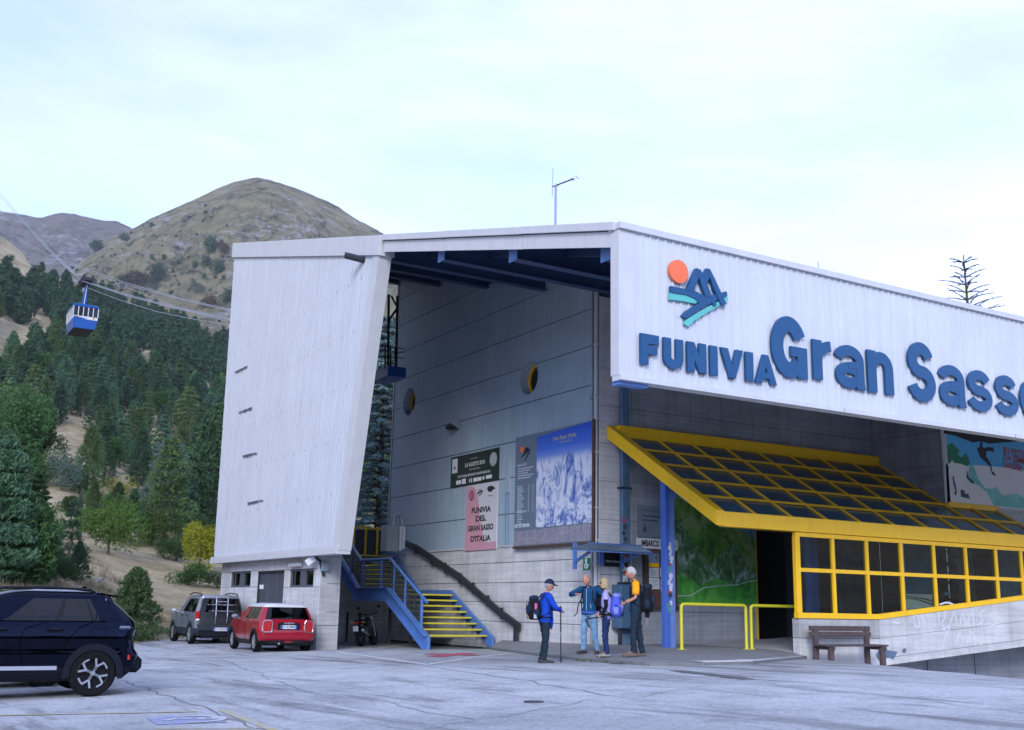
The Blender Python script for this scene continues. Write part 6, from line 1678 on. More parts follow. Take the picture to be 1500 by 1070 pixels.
# climbing mural on the upper block
def mpt(x, y, e): return onY(1370 + x / 7.13, 620 + y / 7.13, YM - .03 - e)
cm0 = mpt(120, 860, 0)
CM = thing('climbing_mural', 'painted mural of a hanging climber and hikers above the canopy', 'mural', (cm0.x, YM, cm0.z))
def mp_(pts, e, nm, mat):
    mb = MB(); mb.quad(*[mpt(x, y, e) for x, y in pts][::-1]); return build(nm, mb, mat, CM)
mb = MB(); zlo, zhi = mpt(500, 870, 0).z, mpt(100, 100, 0).z + .3; xr_ = 37.0; mb.box((mpt(92, 500, 0).x, YM - .025, zlo), (xr_, YM - .002, zhi)); build('mural_sheet', mb, M('mural_pale', (.80, .84, .88), .6, var=.06, vscale=.8), CM)
mp_([(85, 110), (85, 480), (420, 440), (820, 470), (1500, 600), (1500, 260), (800, 190), (480, 170)], .002, 'mural_sky', M('mural_sky_blue', (.10, .48, .88), .6, var=.2, vscale=.5))
mp_([(100, 258), (172, 205), (255, 290), (232, 325), (275, 362), (318, 310), (345, 360), (362, 420), (330, 450), (110, 432)], .006, 'mural_hill', M('mural_green', (.02, .22, .12), .6, var=.2))
mp_([(110, 432), (160, 418), (175, 385), (195, 415), (260, 425), (330, 450), (320, 500), (340, 590), (400, 645), (470, 668), (550, 740), (610, 858), (128, 825)], .010, 'mural_snowfield', M('mural_white', (.84, .85, .88), .6, var=.03))
mp_([(360, 425), (400, 440), (450, 580), (520, 680), (600, 690), (640, 668), (700, 760), (850, 740), (950, 790), (1500, 900), (1500, 960), (610, 862), (550, 735), (470, 660), (400, 620), (360, 560)], .008, 'mural_foreground', M('mural_teal', (.2, .62, .6), .6, var=.3, vscale=.9))
INKD = M('mural_ink', (.012, .018, .03), .6); INKB = M('mural_ink_blue', (.05, .10, .17), .6)
mp_([(90, 108), (200, 130), (290, 165), (400, 205), (470, 190), (560, 215), (700, 205), (860, 192), (1100, 170), (1100, 120), (90, 60)], .012, 'mural_rock', INKD)
mp_([(440, 265), (470, 245), (468, 200), (492, 195), (492, 250), (520, 265), (545, 250), (600, 258), (605, 245), (615, 298), (540, 290), (530, 345), (560, 390), (585, 440), (592, 500), (632, 540), (625, 550), (595, 530), (572, 450), (520, 400), (470, 355)], .016, 'mural_climber', INKD)
mp_([(178, 560), (192, 552), (200, 600), (215, 650), (225, 720), (218, 755), (200, 750), (208, 700), (190, 640)], .016, 'mural_hiker', INKB)
mp_([(265, 695), (300, 700), (320, 745), (345, 732), (355, 775), (372, 795), (268, 770)], .016, 'mural_hiker', INKB)
mp_([(340, 490), (350, 560), (400, 610), (410, 640), (370, 620), (325, 570)], .014, 'mural_crag', INKB)
mp_([(112, 440), (150, 470), (135, 478)], .014, 'mural_crag', INKB)
mb = MB(); up = V((.07, 0, 1)).normalized(); axm = V((1, 0, -.07)).normalized()
RED = M('mural_red', (.42, .06, .07), .6)
for s, x, y in (('IN VETTA', 830, 290), ('DA SEMPRE', 830, 362), ('LEADER', 825, 438)):
    q = mpt(x - 118, y - 10, .016); mb.join(text_mb(s, .30, q, axm, up, .002, .008, 'LEFT', 1.0))
build('mural_lettering', mb, RED, CM)
# antenna
a = onX(813.5, 336, 13.4); tpx = onX(816, 271, 13.4)
AN = thing('tv_antenna', 'thin television antenna mast on the roof edge', 'antenna', (13.4, a.y, roof_z(a.y) - .05))
mb = MB(); mb.tube([(13.4, a.y, roof_z(a.y) - .05), (13.4, a.y, tpx.z)], .028, 8); build('mast', mb, GREYMETAL, AN)
mb = MB(); d = V((.5, -.55, .22)); p0 = V((13.4, a.y, tpx.z)); mb.tube([p0 - d * .12, p0 + d * .6], .016, 6); build('boom', mb, DARKMETAL, AN)
for k in (0, 3, 4):
    c = p0 + d * (.05 + .16 * k); s = V((.12, .11, .03)); mb = MB(); mb.tube([c - s, c + s], .008, 5); build('element', mb, GREYMETAL, AN)
mb = MB(); mb.tube([p0 - V((.1, 0, .3)), p0 + V((-.05, .05, .45))], .008, 5); build('element', mb, GREYMETAL, AN)
# fittings on the base building
a = onX(451, 826, XB - .25)
FL_ = thing('security_camera', 'pale security camera on the corner of the concrete base building', 'camera', (XB, a.y, a.z))
p, q = onX(450, 826, XB - .35), onX(462, 817, XB - .15); mb = MB(); mb.bar(p, q, .2, .2); build('camera_body', mb, WHITE_TRIM, FL_)
mb = MB(); mb.tube([q, (XB - .05, q.y - .15, q.z - .1), (XB + .1, YB - .05, q.z - .55)], .05, 8); build('cable_arm', mb, DARKMETAL, FL_)
a, b = onX(425, 829, XB - .1), onX(440, 827, XB - .1)
WL = thing('bulkhead_lamp', 'small white lamp above the right window of the base building', 'lamp', (XB, a.y, a.z)); mb = MB(); mb.tube([a, b], .07, 8); build('lamp_tube', mb, WHITE_TRIM, WL); mb = MB(); mb.box((XB - .1, (a.y + b.y) / 2 - .1, a.z - .03), (XB + .0, (a.y + b.y) / 2 + .1, a.z + .05)); build('lamp_foot', mb, GREYMETAL, WL)
a, b = onY(469.5, 837, YB - .05), onY(483, 823.5, YB - .05)
JB = thing('junction_box', 'grey blue junction box on the side of the base building', 'box', (a.x, YB, a.z)); mb = MB(); mb.cbox((a.x, YB - .12, a.z), (b.x, YB - .002, b.z), .015); build('box_case', mb, M('box_grey_blue', (.2, .28, .36), .5), JB); mb = MB(); mb.box((a.x + .06, YB - .128, a.z + .06), (b.x - .06, YB - .119, b.z - .06)); build('box_lid', mb, GREYMETAL, JB)
mb = MB(); pts = [(490, 815), (500, 820)]; mb.box((XB + .1, YB - .12, 3.135), (xq + .1, YB + .1, 3.36)); mb.box((xq + .1, YB - .0, 3.135), (xq + .25, 39.2, 3.36)); mb.box((xq + .25, 39.0, 3.135), (SX0 - .15, 39.2, 3.36)); build('blue_edge_beam', mb, STEEL_DARKBLUE, ST)
# ================================================================== VEHICLES
def paint(name, col, coat=1.0, rough=0.35, metal=0.0):
    return M(name, col, rough, metal, var=0.03, vscale=2.0, coat=coat, spec=0.15)
CARGLASS = glass_mat('car_window_glass', (0.07, 0.085, 0.09), 0.0, 1.55, .9)
SEATM = M('car_interior', (0.03, 0.032, 0.036), 0.8)
REDLAMP = M('red_lamp_lens', (0.42, 0.015, 0.02), 0.15, coat=.6)
PLATE = M('number_plate_white', (0.62, 0.64, 0.70), 0.5, var=.03)
PLATEB = M('number_plate_blue', (0.03, 0.08, 0.40), 0.5)
def wheel(par, c, R, w, side, spokes, dark=False):
    """wheel with tyre, rim and spokes; side = +1 left, -1 right"""
    ax = V((0, side, 0)); c = V(c)
    mb = MB(); hw = w / 2; r1 = R * .68
    mb.lathe([(r1, -hw * .9), (R * .9, -hw), (R * .985, -hw * .75), (R, -hw * .4), (R, hw * .4), (R * .985, hw * .75), (R * .9, hw), (r1 * 1.03, hw * .92), (r1, hw * .75)], c, ax, 40, cap=False)
    wh = build('wheel', mb, RUBBER, par, local=True, smooth=35)
    mb = MB(); mb.lathe([(r1 * 1.02, hw * .80), (r1 * .96, hw * .86), (r1 * .90, hw * .80), (r1 * .86, hw * .1), (0, hw * .05)], c, ax, 40, cap=False)
    mb.cur = 0
    rim = build('rim', mb, BLACK if dark else GREYMETAL, wh, local=True, smooth=35)
    mb = MB()
    for k in range(spokes):
        a0 = 2 * pi * k / spokes + .45
        if dark:
            for s in (-1, 1):
                a = a0 + s * .32; d0 = V((cos(a0), 0, sin(a0))); d1 = V((cos(a), 0, sin(a)))
                mb.bar(c + d0 * r1 * .12 + ax * hw * .72, c + d0 * r1 * .5 + ax * hw * .74, r1 * .17, .02, ax); mb.bar(c + d0 * r1 * .46 + ax * hw * .745, c + d1 * r1 * .93 + ax * hw * .80, r1 * .13, .02, ax)
            a = a0 + pi / spokes
            e0, e1 = a0 + .36, a0 + .80; P = [V((cos(e), 0, sin(e))) for e in np.linspace(e0, e1, 6)]
            for p, q in zip(P[:-1], P[1:]): mb.bar(c + p * r1 * .90 + ax * hw * .8, c + q * r1 * .90 + ax * hw * .8, r1 * .12, .012, ax)
        else:
            d0 = V((cos(a0), 0, sin(a0))); mb.bar(c + d0 * r1 * .1 + ax * hw * .7, c + d0 * r1 * .93 + ax * hw * .78, r1 * .2, .025, ax)
    mb.lathe([(0, hw * .80), (r1 * .15, hw * .80), (r1 * .2, hw * .6)], c, ax, 14, cap=False)
    build('spokes', mb, CHROME if dark else M('silver_alloy', (.55, .56, .58), .3, .8, var=.05), wh, local=True)
    return wh
def make_car(par, LV, ts, body, wheels, R_w, arch, win, glass_lv, roofmat=None, cladmat=None, clad_z=.42, rearmat=None, rear_lv=None, roof_lv=None, rear_glass_n=5, hub=None):
    """shell from horizontal outlines. LV: (z, rear x, front x, half width, rear corner, front corner)"""
    lv = []
    for a, b in zip(LV[:-1], LV[1:]):
        n = 3 if b[0] - a[0] > .1 else 2
        for k in range(n): lv.append(tuple(a[i] + (b[i] - a[i]) * k / n for i in range(6)))
    lv.append(LV[-1])
    RY = [0, .25, .5, .72, .88]
    def outline(L):
        z, xr, xf, W, rr, rf = L; P = []
        bul = .05 * min(1, W / .7)
        for f in RY: y = f * (W - rr * .8); P.append((xr + bul * (y / W) ** 2, y))
        x0 = P[-1][0]
        for k in range(1, 5):
            a = k / 4 * pi / 2; P.append((x0 + rr * (1 - cos(a)), (W - rr * .8) * .88 + (W - (W - rr * .8) * .88) * sin(a)))
        xs0, xs1 = P[-1][0], xf - rf - .06
        for t in ts[1:-1]:
            x = xs0 + (xs1 - xs0) * t; P.append((x, W * (1 - .02 * (2 * t - 1) ** 2)))
        bf = .12 * min(1, W / .7)
        yb = (W - rf * .8) * .88; xfe = xf - bf * (yb / W) ** 2
        P.append((xs1, W * .98))
        for k in range(3, 0, -1):
            a = k / 4 * pi / 2; P.append((xfe - rf * (1 - cos(a)), yb + (W * .98 - yb) * sin(a)))
        for f in RY[::-1]: y = f * (W - rf * .8); P.append((xf - bf * (y / W) ** 2, y))
        return [V((x, y, z)) for x, y in P]
    G = [outline(L) for L in lv]; n = len(G[0])
    i_side0 = len(RY) + 3; i_side1 = i_side0 + len(ts) - 1
    zl = [L[0] for L in lv]
    def tt(i): return ts[min(max(i - i_side0, 0), len(ts) - 1)]
    cats = {}
    for j in range(len(lv) - 1):
        zc = (zl[j] + zl[j + 1]) / 2
        for i in range(n - 1):
            P = [G[j][i], G[j][i + 1], G[j + 1][i + 1], G[j + 1][i]]; c = sum(P, V((0, 0, 0))) / 4
            side = i_side0 <= i < i_side1
            if any((c.x - wx) ** 2 + (c.z - R_w) ** 2 < (arch) ** 2 for wx in wheels) and (c.y > .5): continue
            inwin = glass_lv[0] - 1e-4 <= zl[j] and zl[j + 1] <= glass_lv[1] + 1e-4
            cat = 'body'
            if zc < clad_z and cladmat: cat = 'sill_cladding'
            if roof_lv and zc > roof_lv: cat = 'roof'
            if rear_lv and i < len(RY) + 1 and rear_lv[0] < zc < rear_lv[1]: cat = 'tailgate'
            if inwin and not (rear_lv and cat == 'tailgate' and i >= rear_glass_n):
                if side:
                    t = (tt(i) + tt(i + 1)) / 2; cat = 'pillar:%d' % sum(t > a for a, b in win)
                    for w, (a, b) in enumerate(win):
                        if a <= t <= b: cat = 'side_window:%d' % w
                    if t < min(w[0] for w in win) - .001 or t > max(w[1] for w in win) + .001: cat = 'body' if not cat.startswith('side') else cat
                elif i < rear_glass_n: cat = 'rear_window'
                elif i >= n - 6: cat = 'windscreen'
                elif i >= i_side1: cat = 'pillar_front'
            for s in (1, -1):
                key = cat + (':L' if s > 0 else ':R') if cat.startswith(('side_window', 'pillar:')) else cat
                mb = cats.setdefault(key, MB()); Q = [V((p.x, p.y * s, p.z)) for p in P]
                mb.quad(*(Q if s < 0 else Q[::-1]))
    # roof cap
    top = G[-1]; mb = cats.setdefault('roof' if roof_lv else 'body', MB())
    for i in range(n - 1): mb.quad(V((top[i].x, top[i].y, top[i].z)), V((top[i + 1].x, top[i + 1].y, top[i + 1].z)), V((top[i + 1].x, -top[i + 1].y, top[i + 1].z)), V((top[i].x, -top[i].y, top[i].z)))
    mats = {'body': body, 'sill_cladding': cladmat or BLACK, 'roof': roofmat or body, 'tailgate': rearmat or body, 'pillar': BLACK, 'pillar_front': body}
    out = {}
    for k, mb in cats.items():
        nm = k.split(':')[0]
        m_ = CARGLASS if ('window' in nm or nm == 'windscreen') else mats[nm]
        # weld so that shading runs on smoothly
        vm = {}; vs = []; fs = []
        for f in mb.f:
            g = []
            for q in f:
                key = tuple(round(c, 4) for c in mb.v[q])
                if key not in vm: vm[key] = len(vs); vs.append(mb.v[q])
                if not g or g[-1] != vm[key]: g.append(vm[key])
            if len(set(g)) > 2: fs.append(g)
        m2 = MB(); m2.v = vs; m2.f = fs; m2.m = [0] * len(fs)
        o = build('front_pillar' if nm == 'pillar_front' else nm, m2, m_, par, local=True, smooth=38)
        out[k] = o
    # wheel wells, arch lips, cabin
    for wx in wheels:
        for s in (1, -1):
            W = LV[3][3]
            mb = MB(); n_ = 22
            for k in range(n_):
                a0, a1 = -.35 + (pi + .7) * k / n_, -.35 + (pi + .7) * (k + 1) / n_
                pr = lambda a, r, y: V((wx + r * cos(a), s * y, R_w + r * sin(a)))
                r0, r1 = arch - .045, arch + .05
                if min(pr(a0, r0, 0).z, pr(a1, r0, 0).z) < .235: continue
                mb.quad(pr(a0, r0, W + .008), pr(a0, r1, W + .004), pr(a1, r1, W + .004), pr(a1, r0, W + .008)); mb.quad(pr(a0, r0, W - .3), pr(a0, r0, W + .008), pr(a1, r0, W + .008), pr(a1, r0, W - .3)); mb.quad(pr(a0, r1, W + .004), pr(a0, r1, W - .05), pr(a1, r1, W - .05), pr(a1, r1, W + .004))
            build('wheel_arch', mb, cladmat or BLACK, par, local=True, smooth=40)
    L0, L1 = LV[0], LV[-1]
    mb = MB(); mb.box((LV[0][1] + .15, -.52, .2), (LV[0][2] - .15, .52, .75)); build('floor_pan', mb, SEATM, par, local=True)
    mb = MB()
    for x in (-.45, .35):
        for y in (-.38, .38):
            mb.cbox((x - .25, y - .23, .7), (x + .2, y + .23, .82), .05); mb.cbox((x - .32, y - .22, .8), (x - .2, y + .22, 1.22), .05); mb.cbox((x - .33, y - .12, 1.24), (x - .24, y + .12, 1.40), .03)
    build('seats', mb, SEATM, par, local=True)
    def surf(t, z):
        j = max(0, min(len(lv) - 2, int(np.searchsorted(zl, z) - 1))); f = (z - zl[j]) / (zl[j + 1] - zl[j])
        def on(row):
            u = t * 1.0; k = int(np.searchsorted(ts, u) - 1); k = max(0, min(len(ts) - 2, k)); g = (u - ts[k]) / (ts[k + 1] - ts[k]); i = i_side0 + k
            return row[i].lerp(row[i + 1], g)
        return on(G[j]).lerp(on(G[j + 1]), f)
    return out, surf
def seam(par, surf, pts, s=1, r=.006, nm='door_gap', mat=None):
    mb = MB(); P = []
    for a, b in zip(pts[:-1], pts[1:]):
        for k in range(8): P.append(surf(a[0] + (b[0] - a[0]) * k / 8, a[1] + (b[1] - a[1]) * k / 8))
    P.append(surf(*pts[-1])); P = [V((p.x, (p.y + .001) * s, p.z)) for p in P]
    mb.tube(P, r, 5, cap=False); return build(nm, mb, mat or GAP, par, local=True)
TS = [round(x, 4) for x in np.linspace(0, 1, 61)]
def mirror(par, x, y, z, mat, s):
    mb = MB(); mb.blob((x, s * (y + .13), z), (.07, .11, .07), 12, 8); mb.bar((x, s * (y - .03), z - .06), (x, s * (y + .08), z - .02), .05, .04); return build('door_mirror', mb, mat, par, local=True, smooth=60)
def plate(par, x, z, txt, w=.50, h=.11):
    mb = MB(); mb.box((x - .012, -w / 2, z - h / 2), (x, w / 2, z + h / 2)); p = build('number_plate', mb, PLATE, par, local=True)
    mb = MB(); mb.box((x - .015, w / 2 - .05, z - h / 2), (x - .0125, w / 2, z + h / 2)); mb.box((x - .015, -w / 2, z - h / 2), (x - .0125, -w / 2 + .05, z + h / 2)); build('plate_band', mb, PLATEB, p, local=True)
    t = text_mb(txt, h * .92, (x - .0125, 0, z), (0, -1, 0), (0, 0, 1), .002, .001); build('plate_lettering', t, M('black_print', (.02, .02, .025), .7), p, local=True)
# ---- black SUV in the foreground, seen from its side
gp = onLot(132, 1021)
SUV = thing('suv_car', 'glossy black blue SUV cut off by the left edge with a two tone alloy wheel', 'car', (0, 0, 0), pi - .02)
BLK = paint('midnight_blue_paint', (0.0022, 0.006, 0.019), .25, .06, 1.0)
GAP = M('panel_gap', (.002, .002, .003), 1.0, spec=0.0)
LVs = [(.24, -1.80, 1.95, .78, .20, .35), (.34, -1.90, 2.08, .86, .16, .35), (.46, -1.965, 2.14, .90, .14, .35), (.60, -1.985, 2.15, .905, .14, .35), (.68, -1.93, 2.14, .90, .16, .35), (.85, -1.90, 2.10, .905, .18, .35), (.99, -1.93, 2.0, .89, .16, .35),
       (1.08, -1.90, 1.05, .865, .14, .3), (1.12, -1.86, .92, .85, .13, .3), (1.26, -1.72, .62, .785, .12, .28), (1.40, -1.56, .30, .72, .10, .25), (1.45, -1.54, .16, .69, .10, .25), (1.50, -1.42, .0, .63, .12, .25), (1.53, -1.15, -.25, .48, .15, .2)]
out_, sf = make_car(SUV, LVs, TS, BLK, (-1.30, 1.32), .335, .375, [(.16, .20), (.215, .40), (.44, .72)], (1.08, 1.40), cladmat=M('suv_cladding', (.008, .011, .018), .6, spec=.1), clad_z=.44)
off = Matrix.Rotation(SUV.rotation_euler.z, 4, 'Z') @ V((-1.30, .86, 0))
SUV.location = (gp.x - off.x, gp.y - off.y, gp.z)
for wx in (-1.30, 1.32):
    for s in (1, -1): wheel(SUV, (wx, s * .79, .335), .335, .23, s, 3 if False else 4, True)
for s in (1, -1):
    seam(SUV, sf, [(.425, .36), (.425, 1.06)], s); seam(SUV, sf, [(.25, .72), (.22, .88), (.195, 1.05), (.17, 1.2)], s); seam(SUV, sf, [(.72, .36), (.73, 1.06)], s)
    seam(SUV, sf, [(.12, 1.075), (.4, 1.075), (.75, 1.075)], s, .009, 'window_trim')
    seam(SUV, sf, [(.085, .96), (.085, .84), (.15, .84), (.15, .97), (.085, .97)], s, .004, 'fuel_flap')
    for t in (.30, .52):
        p = sf(t, .945); mb = MB(); mb.blob((p.x, s * (p.y + .004), p.z), (.09, .012, .035), 14, 8); h = build('door_handle', mb, BLACK, SUV, local=True, smooth=60)
        mb = MB(); mb.bar((p.x - .11, s * (p.y + .035), p.z + .004), (p.x + .11, s * (p.y + .035), p.z + .004), .02, .024); build('handle_grip', mb, BLK, h, local=True)
    mb = MB(); P = [sf(t, .415) for t in np.linspace(.28, .72, 14)]
    for a, b in zip(P[:-1], P[1:]): mb.bar((a.x, s * (a.y + .008), a.z), (b.x, s * (b.y + .008), b.z), .025, .055)
    build('door_moulding', mb, M('satin_silver_trim', (.48, .50, .55), .3, .6, var=.03), SUV, local=True)
    mb = MB(); mb.tube([(-1.28, s * .60, 1.49), (-1.2, s * .62, 1.535), (-.6, s * .60, 1.56), (0, s * .60, 1.545), (.12, s * .6, 1.49)], .02, 8); build('roof_rail', mb, BLACK, SUV, local=True, smooth=50)
    mb = MB(); mb.cbox((-1.79, s * .80, .965), (-1.62, s * .899, 1.015), .02); build('tail_lamp', mb, M('smoked_lamp', (.10, .12, .17), .1, coat=.8), SUV, local=True)
    q = sf(.005, .56); mb = MB(); mb.cbox((q.x - .03, s * (q.y - .06), .52), (q.x + .02, s * (q.y + .004), .60), .01); build('reflector', mb, REDLAMP, SUV, local=True)
    mirror(SUV, .62, .84, 1.10, BLK, s)
mb = MB(); mb.cbox((-2.02, -.80, .33), (-1.70, .80, .585), .07); build('rear_bumper', mb, M('suv_cladding', (.008, .011, .018), .6, spec=.1), SUV, local=True)
mb = MB(); mb.box((-1.66, -.60, .7), (-.95, .60, 1.22)); mb.box((-1.5, -.50, 1.22), (-.95, .5, 1.36)); build('dark_cabin_block', mb, DARKVOID, SUV, local=True)  # dark block added inside the cabin to keep the rear windows dark
mb = MB(); mb.prism([(-1.62, -.66, 1.43), (-1.60, -.66, 1.455), (-1.3, -.66, 1.50), (-1.35, -.66, 1.46)], (0, 1.32, 0)); build('roof_spoiler', mb, BLK, SUV, local=True)
mb = MB(); mb.prism([(-1.22, -.02, 1.52), (-1.05, -.02, 1.53), (-1.2, -.02, 1.59), (-1.25, -.02, 1.585)], (0, .04, 0)); build('roof_fin', mb, BLK, SUV, local=True)
# ---- silver car beyond it, only its roof shows
SV = thing('silver_car', 'silver car whose roof shows just above the black SUV', 'car', (0, 0, 0), pi - .03)
SIL = paint('silver_paint', (0.42, 0.44, 0.48), .8, .3, .5)
make_car(SV, LVs, TS, SIL, (-1.30, 1.32), .335, .375, [(.16, .20), (.215, .40), (.44, .72)], (1.08, 1.40), cladmat=BLACK, clad_z=.40)
q = onY(70, 872, 21.6); SV.location = (q.x - 1.35, 21.6, gsurf(q.x - 1.35, 21.6) + .03)
for wx in (-1.30, 1.32):
    for s in (1, -1): wheel(SV, (wx, s * .79, .335), .335, .22, s, 5)
mb = MB(); mb.tube([(-.95, -.1, 1.53), (-1.5, -.1, 1.72)], .006, 5); build('aerial', mb, BLACK, SV, local=True)
for s in (1, -1): mb = MB(); mb.tube([(-1.3, s * .58, 1.5), (-.6, s * .58, 1.565), (.1, s * .58, 1.5)], .018, 6); build('roof_rail', mb, GREYMETAL, SV, local=True); mirror(SV, .62, .84, 1.10, SIL, s)
# ---- red hatchback
MI = thing('red_hatchback', 'small red hatchback with a white roof parked beside the base building', 'car', (0, 0, 0), radians(87))
REDP = paint('deep_red_paint', (0.30, 0.006, 0.022), 1.0, .3)
LVm = [(.20, -1.72, 1.75, .74, .18, .35), (.30, -1.84, 1.86, .81, .16, .35), (.45, -1.90, 1.92, .85, .16, .35), (.62, -1.895, 1.92, .86, .17, .35), (.78, -1.86, 1.86, .855, .18, .35), (.90, -1.83, 1.7, .835, .18, .35), (.955, -1.80, 1.0, .81, .17, .3), (.99, -1.77, .92, .79, .16, .3), (1.14, -1.70, .72, .73, .14, .25), (1.30, -1.60, .50, .665, .12, .22), (1.34, -1.60, .42, .65, .12, .22), (1.39, -1.5, .25, .58, .14, .22), (1.42, -1.2, -.1, .42, .15, .2)]
out_, sf = make_car(MI, LVm, TS, REDP, (-1.24, 1.30), .30, .345, [(.10, .24), (.275, .44), (.47, .72)], (.955, 1.30), roofmat=M('white_roof_paint', (.62, .63, .66), .35, coat=.7), cladmat=BLACK, clad_z=.33, roof_lv=1.305)
gp = onLot(372, 955.5); off = rotz(MI.rotation_euler.z) @ V((-1.24, .80, 0)); MI.location = (gp.x - off.x, gp.y - off.y, gp.z)
for wx in (-1.24, 1.30):
    for s in (1, -1): wheel(MI, (wx, s * .745, .30), .30, .19, s, 5)
for s in (1, -1):
    mb = MB(); c = V((-1.885, s * .62, .76)); rr_ = [(-.0, -.11, -.17), (0, .11, -.17), (0, .135, -.1), (0, .135, .1), (0, .10, .16), (0, -.10, .16), (0, -.13, .1), (0, -.13, -.1)]
    P = [c + V((-.012 + (.03 if abs(p[1]) * 0 + p[1] * s > .05 else 0), p[1], p[2])) for p in rr_]; mb.prism(P, (.06, 0, 0)); tl_ = build('tail_lamp', mb, REDLAMP, MI, local=True)
    mb = MB(); mb.tube([p + V((-.008, 0, 0)) for p in P] + [P[0] + V((-.008, 0, 0))], .014, 6, cap=False); build('lamp_ring', mb, CHROME, tl_, local=True)
    seam(MI, sf, [(.455, .30), (.455, .95)], s); seam(MI, sf, [(.26, .62), (.24, .95)], s); seam(MI, sf, [(.74, .3), (.74, .95)], s)
    for t in (.30, .50):
        p = sf(t, .87); mb = MB(); mb.bar((p.x - .09, s * (p.y + .02), p.z), (p.x + .09, s * (p.y + .02), p.z), .025, .025); build('door_handle', mb, CHROME, MI, local=True)
    mirror(MI, .72, .80, 1.0, M('mirror_grey', (.16, .18, .22), .4), s)
mb = MB(); mb.cbox((-1.915, -.33, .655), (-1.85, .33, .86), .02); build('plate_recess', mb, BLACK, MI, local=True)
mb = MB(); mb.bar((-1.925, -.16, .845), (-1.925, .16, .845), .02, .035); mb.lathe([(0, 0), (.035, 0), (.035, .015)], (-1.92, 0, .845), (-1, 0, 0), 14, cap=False); build('tailgate_grip', mb, CHROME, MI, local=True)
plate(MI, -1.918, .735, 'FA 429MC', .48, .105)
mb = MB(); mb.cbox((-1.925, -.62, .24), (-1.83, .62, .36), .03); build('rear_valance', mb, BLACK, MI, local=True)
mb = MB(); mb.cbox((-1.935, -.12, .30), (-1.92, .12, .335), .005); build('fog_lamp', mb, REDLAMP, MI, local=True)
mb = MB(); mb.tube([(-1.80, .28, .27), (-1.95, .28, .27)], .035, 10); build('exhaust_pipe', mb, CHROME, MI, local=True)
mb = MB(); mb.tube([(-1.3, 0, 1.42), (-1.42, 0, 1.50)], .008, 5); build('aerial', mb, BLACK, MI, local=True)
mb = MB(); mb.bar((-1.74, -.16, 1.03), (-1.72, .2, 1.01), .02, .02); build('rear_wiper', mb, BLACK, MI, local=True)
# ---- silver off-roader with a bicycle rack
SILD = paint('dull_silver_paint', (0.26, 0.29, 0.34), .6, .3, .5)
CRV = thing('silver_offroader', 'silver off-roader with black tailgate and an empty bicycle rack', 'car', (0, 0, 0), radians(88))
LVc = [(.30, -1.95, 2.0, .76, .18, .35), (.40, -2.05, 2.12, .83, .15, .35), (.55, -2.10, 2.18, .86, .13, .35), (.74, -2.09, 2.17, .865, .13, .35), (.90, -2.04, 2.12, .865, .13, .35), (1.03, -2.03, 2.0, .85, .12, .35), (1.09, -2.02, 1.05, .84, .12, .3), (1.13, -2.01, .95, .825, .12, .3), (1.35, -1.98, .60, .765, .11, .25), (1.54, -1.93, .28, .70, .10, .22), (1.60, -1.92, .15, .68, .10, .22), (1.655, -1.8, -.05, .60, .14, .22), (1.68, -1.5, -.4, .45, .15, .2)]
out_, sf = make_car(CRV, LVc, TS, SILD, (-1.31, 1.31), .345, .39, [(.045, .20), (.25, .46), (.49, .74)], (1.09, 1.54), cladmat=M('grey_cladding', (.03, .035, .045), .6, spec=.2), clad_z=.56, rearmat=M('black_tailgate', (.012, .013, .016), .4), rear_lv=(.62, 1.58))
gp = onX(277, 938, 10.82); off = rotz(CRV.rotation_euler.z) @ V((-1.31, .84, 0)); print('CRV', gp, gsurf(gp.x, gp.y)); CRV.location = (gp.x - off.x, gp.y - off.y, gsurf(gp.x, gp.y))
for wx in (-1.31, 1.31):
    for s in (1, -1): wheel(CRV, (wx, s * .77, .345), .345, .21, s, 5)
for s in (1, -1):
    mb = MB(); mb.cbox((-2.09, s * .72, .80), (-1.98, s * .86, 1.12), .02); tl_ = build('tail_lamp', mb, REDLAMP, CRV, local=True)
    mb = MB(); mb.cbox((-2.097, s * .73, .80), (-2.05, s * .85, .87), .01); build('reversing_lamp', mb, CARD, tl_, local=True)
    mb = MB(); mb.cbox((-2.13, s * .48, .56), (-2.08, s * .78, .63), .01); build('reflector', mb, REDLAMP, CRV, local=True)
    mb = MB(); mb.tube([(-1.75, s * .62, 1.64), (-1.65, s * .63, 1.72), (-.6, s * .63, 1.75), (.0, s * .62, 1.68)], .022, 6); build('roof_rail', mb, BLACK, CRV, local=True)
    seam(CRV, sf, [(.475, .45), (.475, 1.08)], s); seam(CRV, sf, [(.28, .75), (.24, 1.08)], s); seam(CRV, sf, [(.76, .45), (.76, 1.08)], s)
    for t in (.32, .52):
        p = sf(t, .96); mb = MB(); mb.bar((p.x - .09, s * (p.y + .02), p.z), (p.x + .09, s * (p.y + .02), p.z), .025, .03); build('door_handle', mb, BLACK, CRV, local=True)
    mirror(CRV, .72, .84, 1.12, SIL, s)
mb = MB(); mb.cbox((-2.20, -.80, .46), (-2.04, .80, .66), .04); build('rear_bumper', mb, M('grey_cladding', (.03, .035, .045), .6, spec=.2), CRV, local=True)
plate(CRV, -2.203, .52, 'CL 836XR', .52, .11)
RK = thing('bicycle_rack', 'empty tubular bicycle rack hung on the off-roader tailgate', 'bike rack', (0, 0, 0), CRV.rotation_euler.z); RK.location = CRV.location
mb = MB()
for s in (1, -1): mb.tube([(-2.12, s * .20, .70), (-2.17, s * .20, .95), (-2.13, s * .20, 1.5), (-2.05, s * .20, 1.62)], .017, 7)
build('upright', mb, CHROME, RK, local=True)
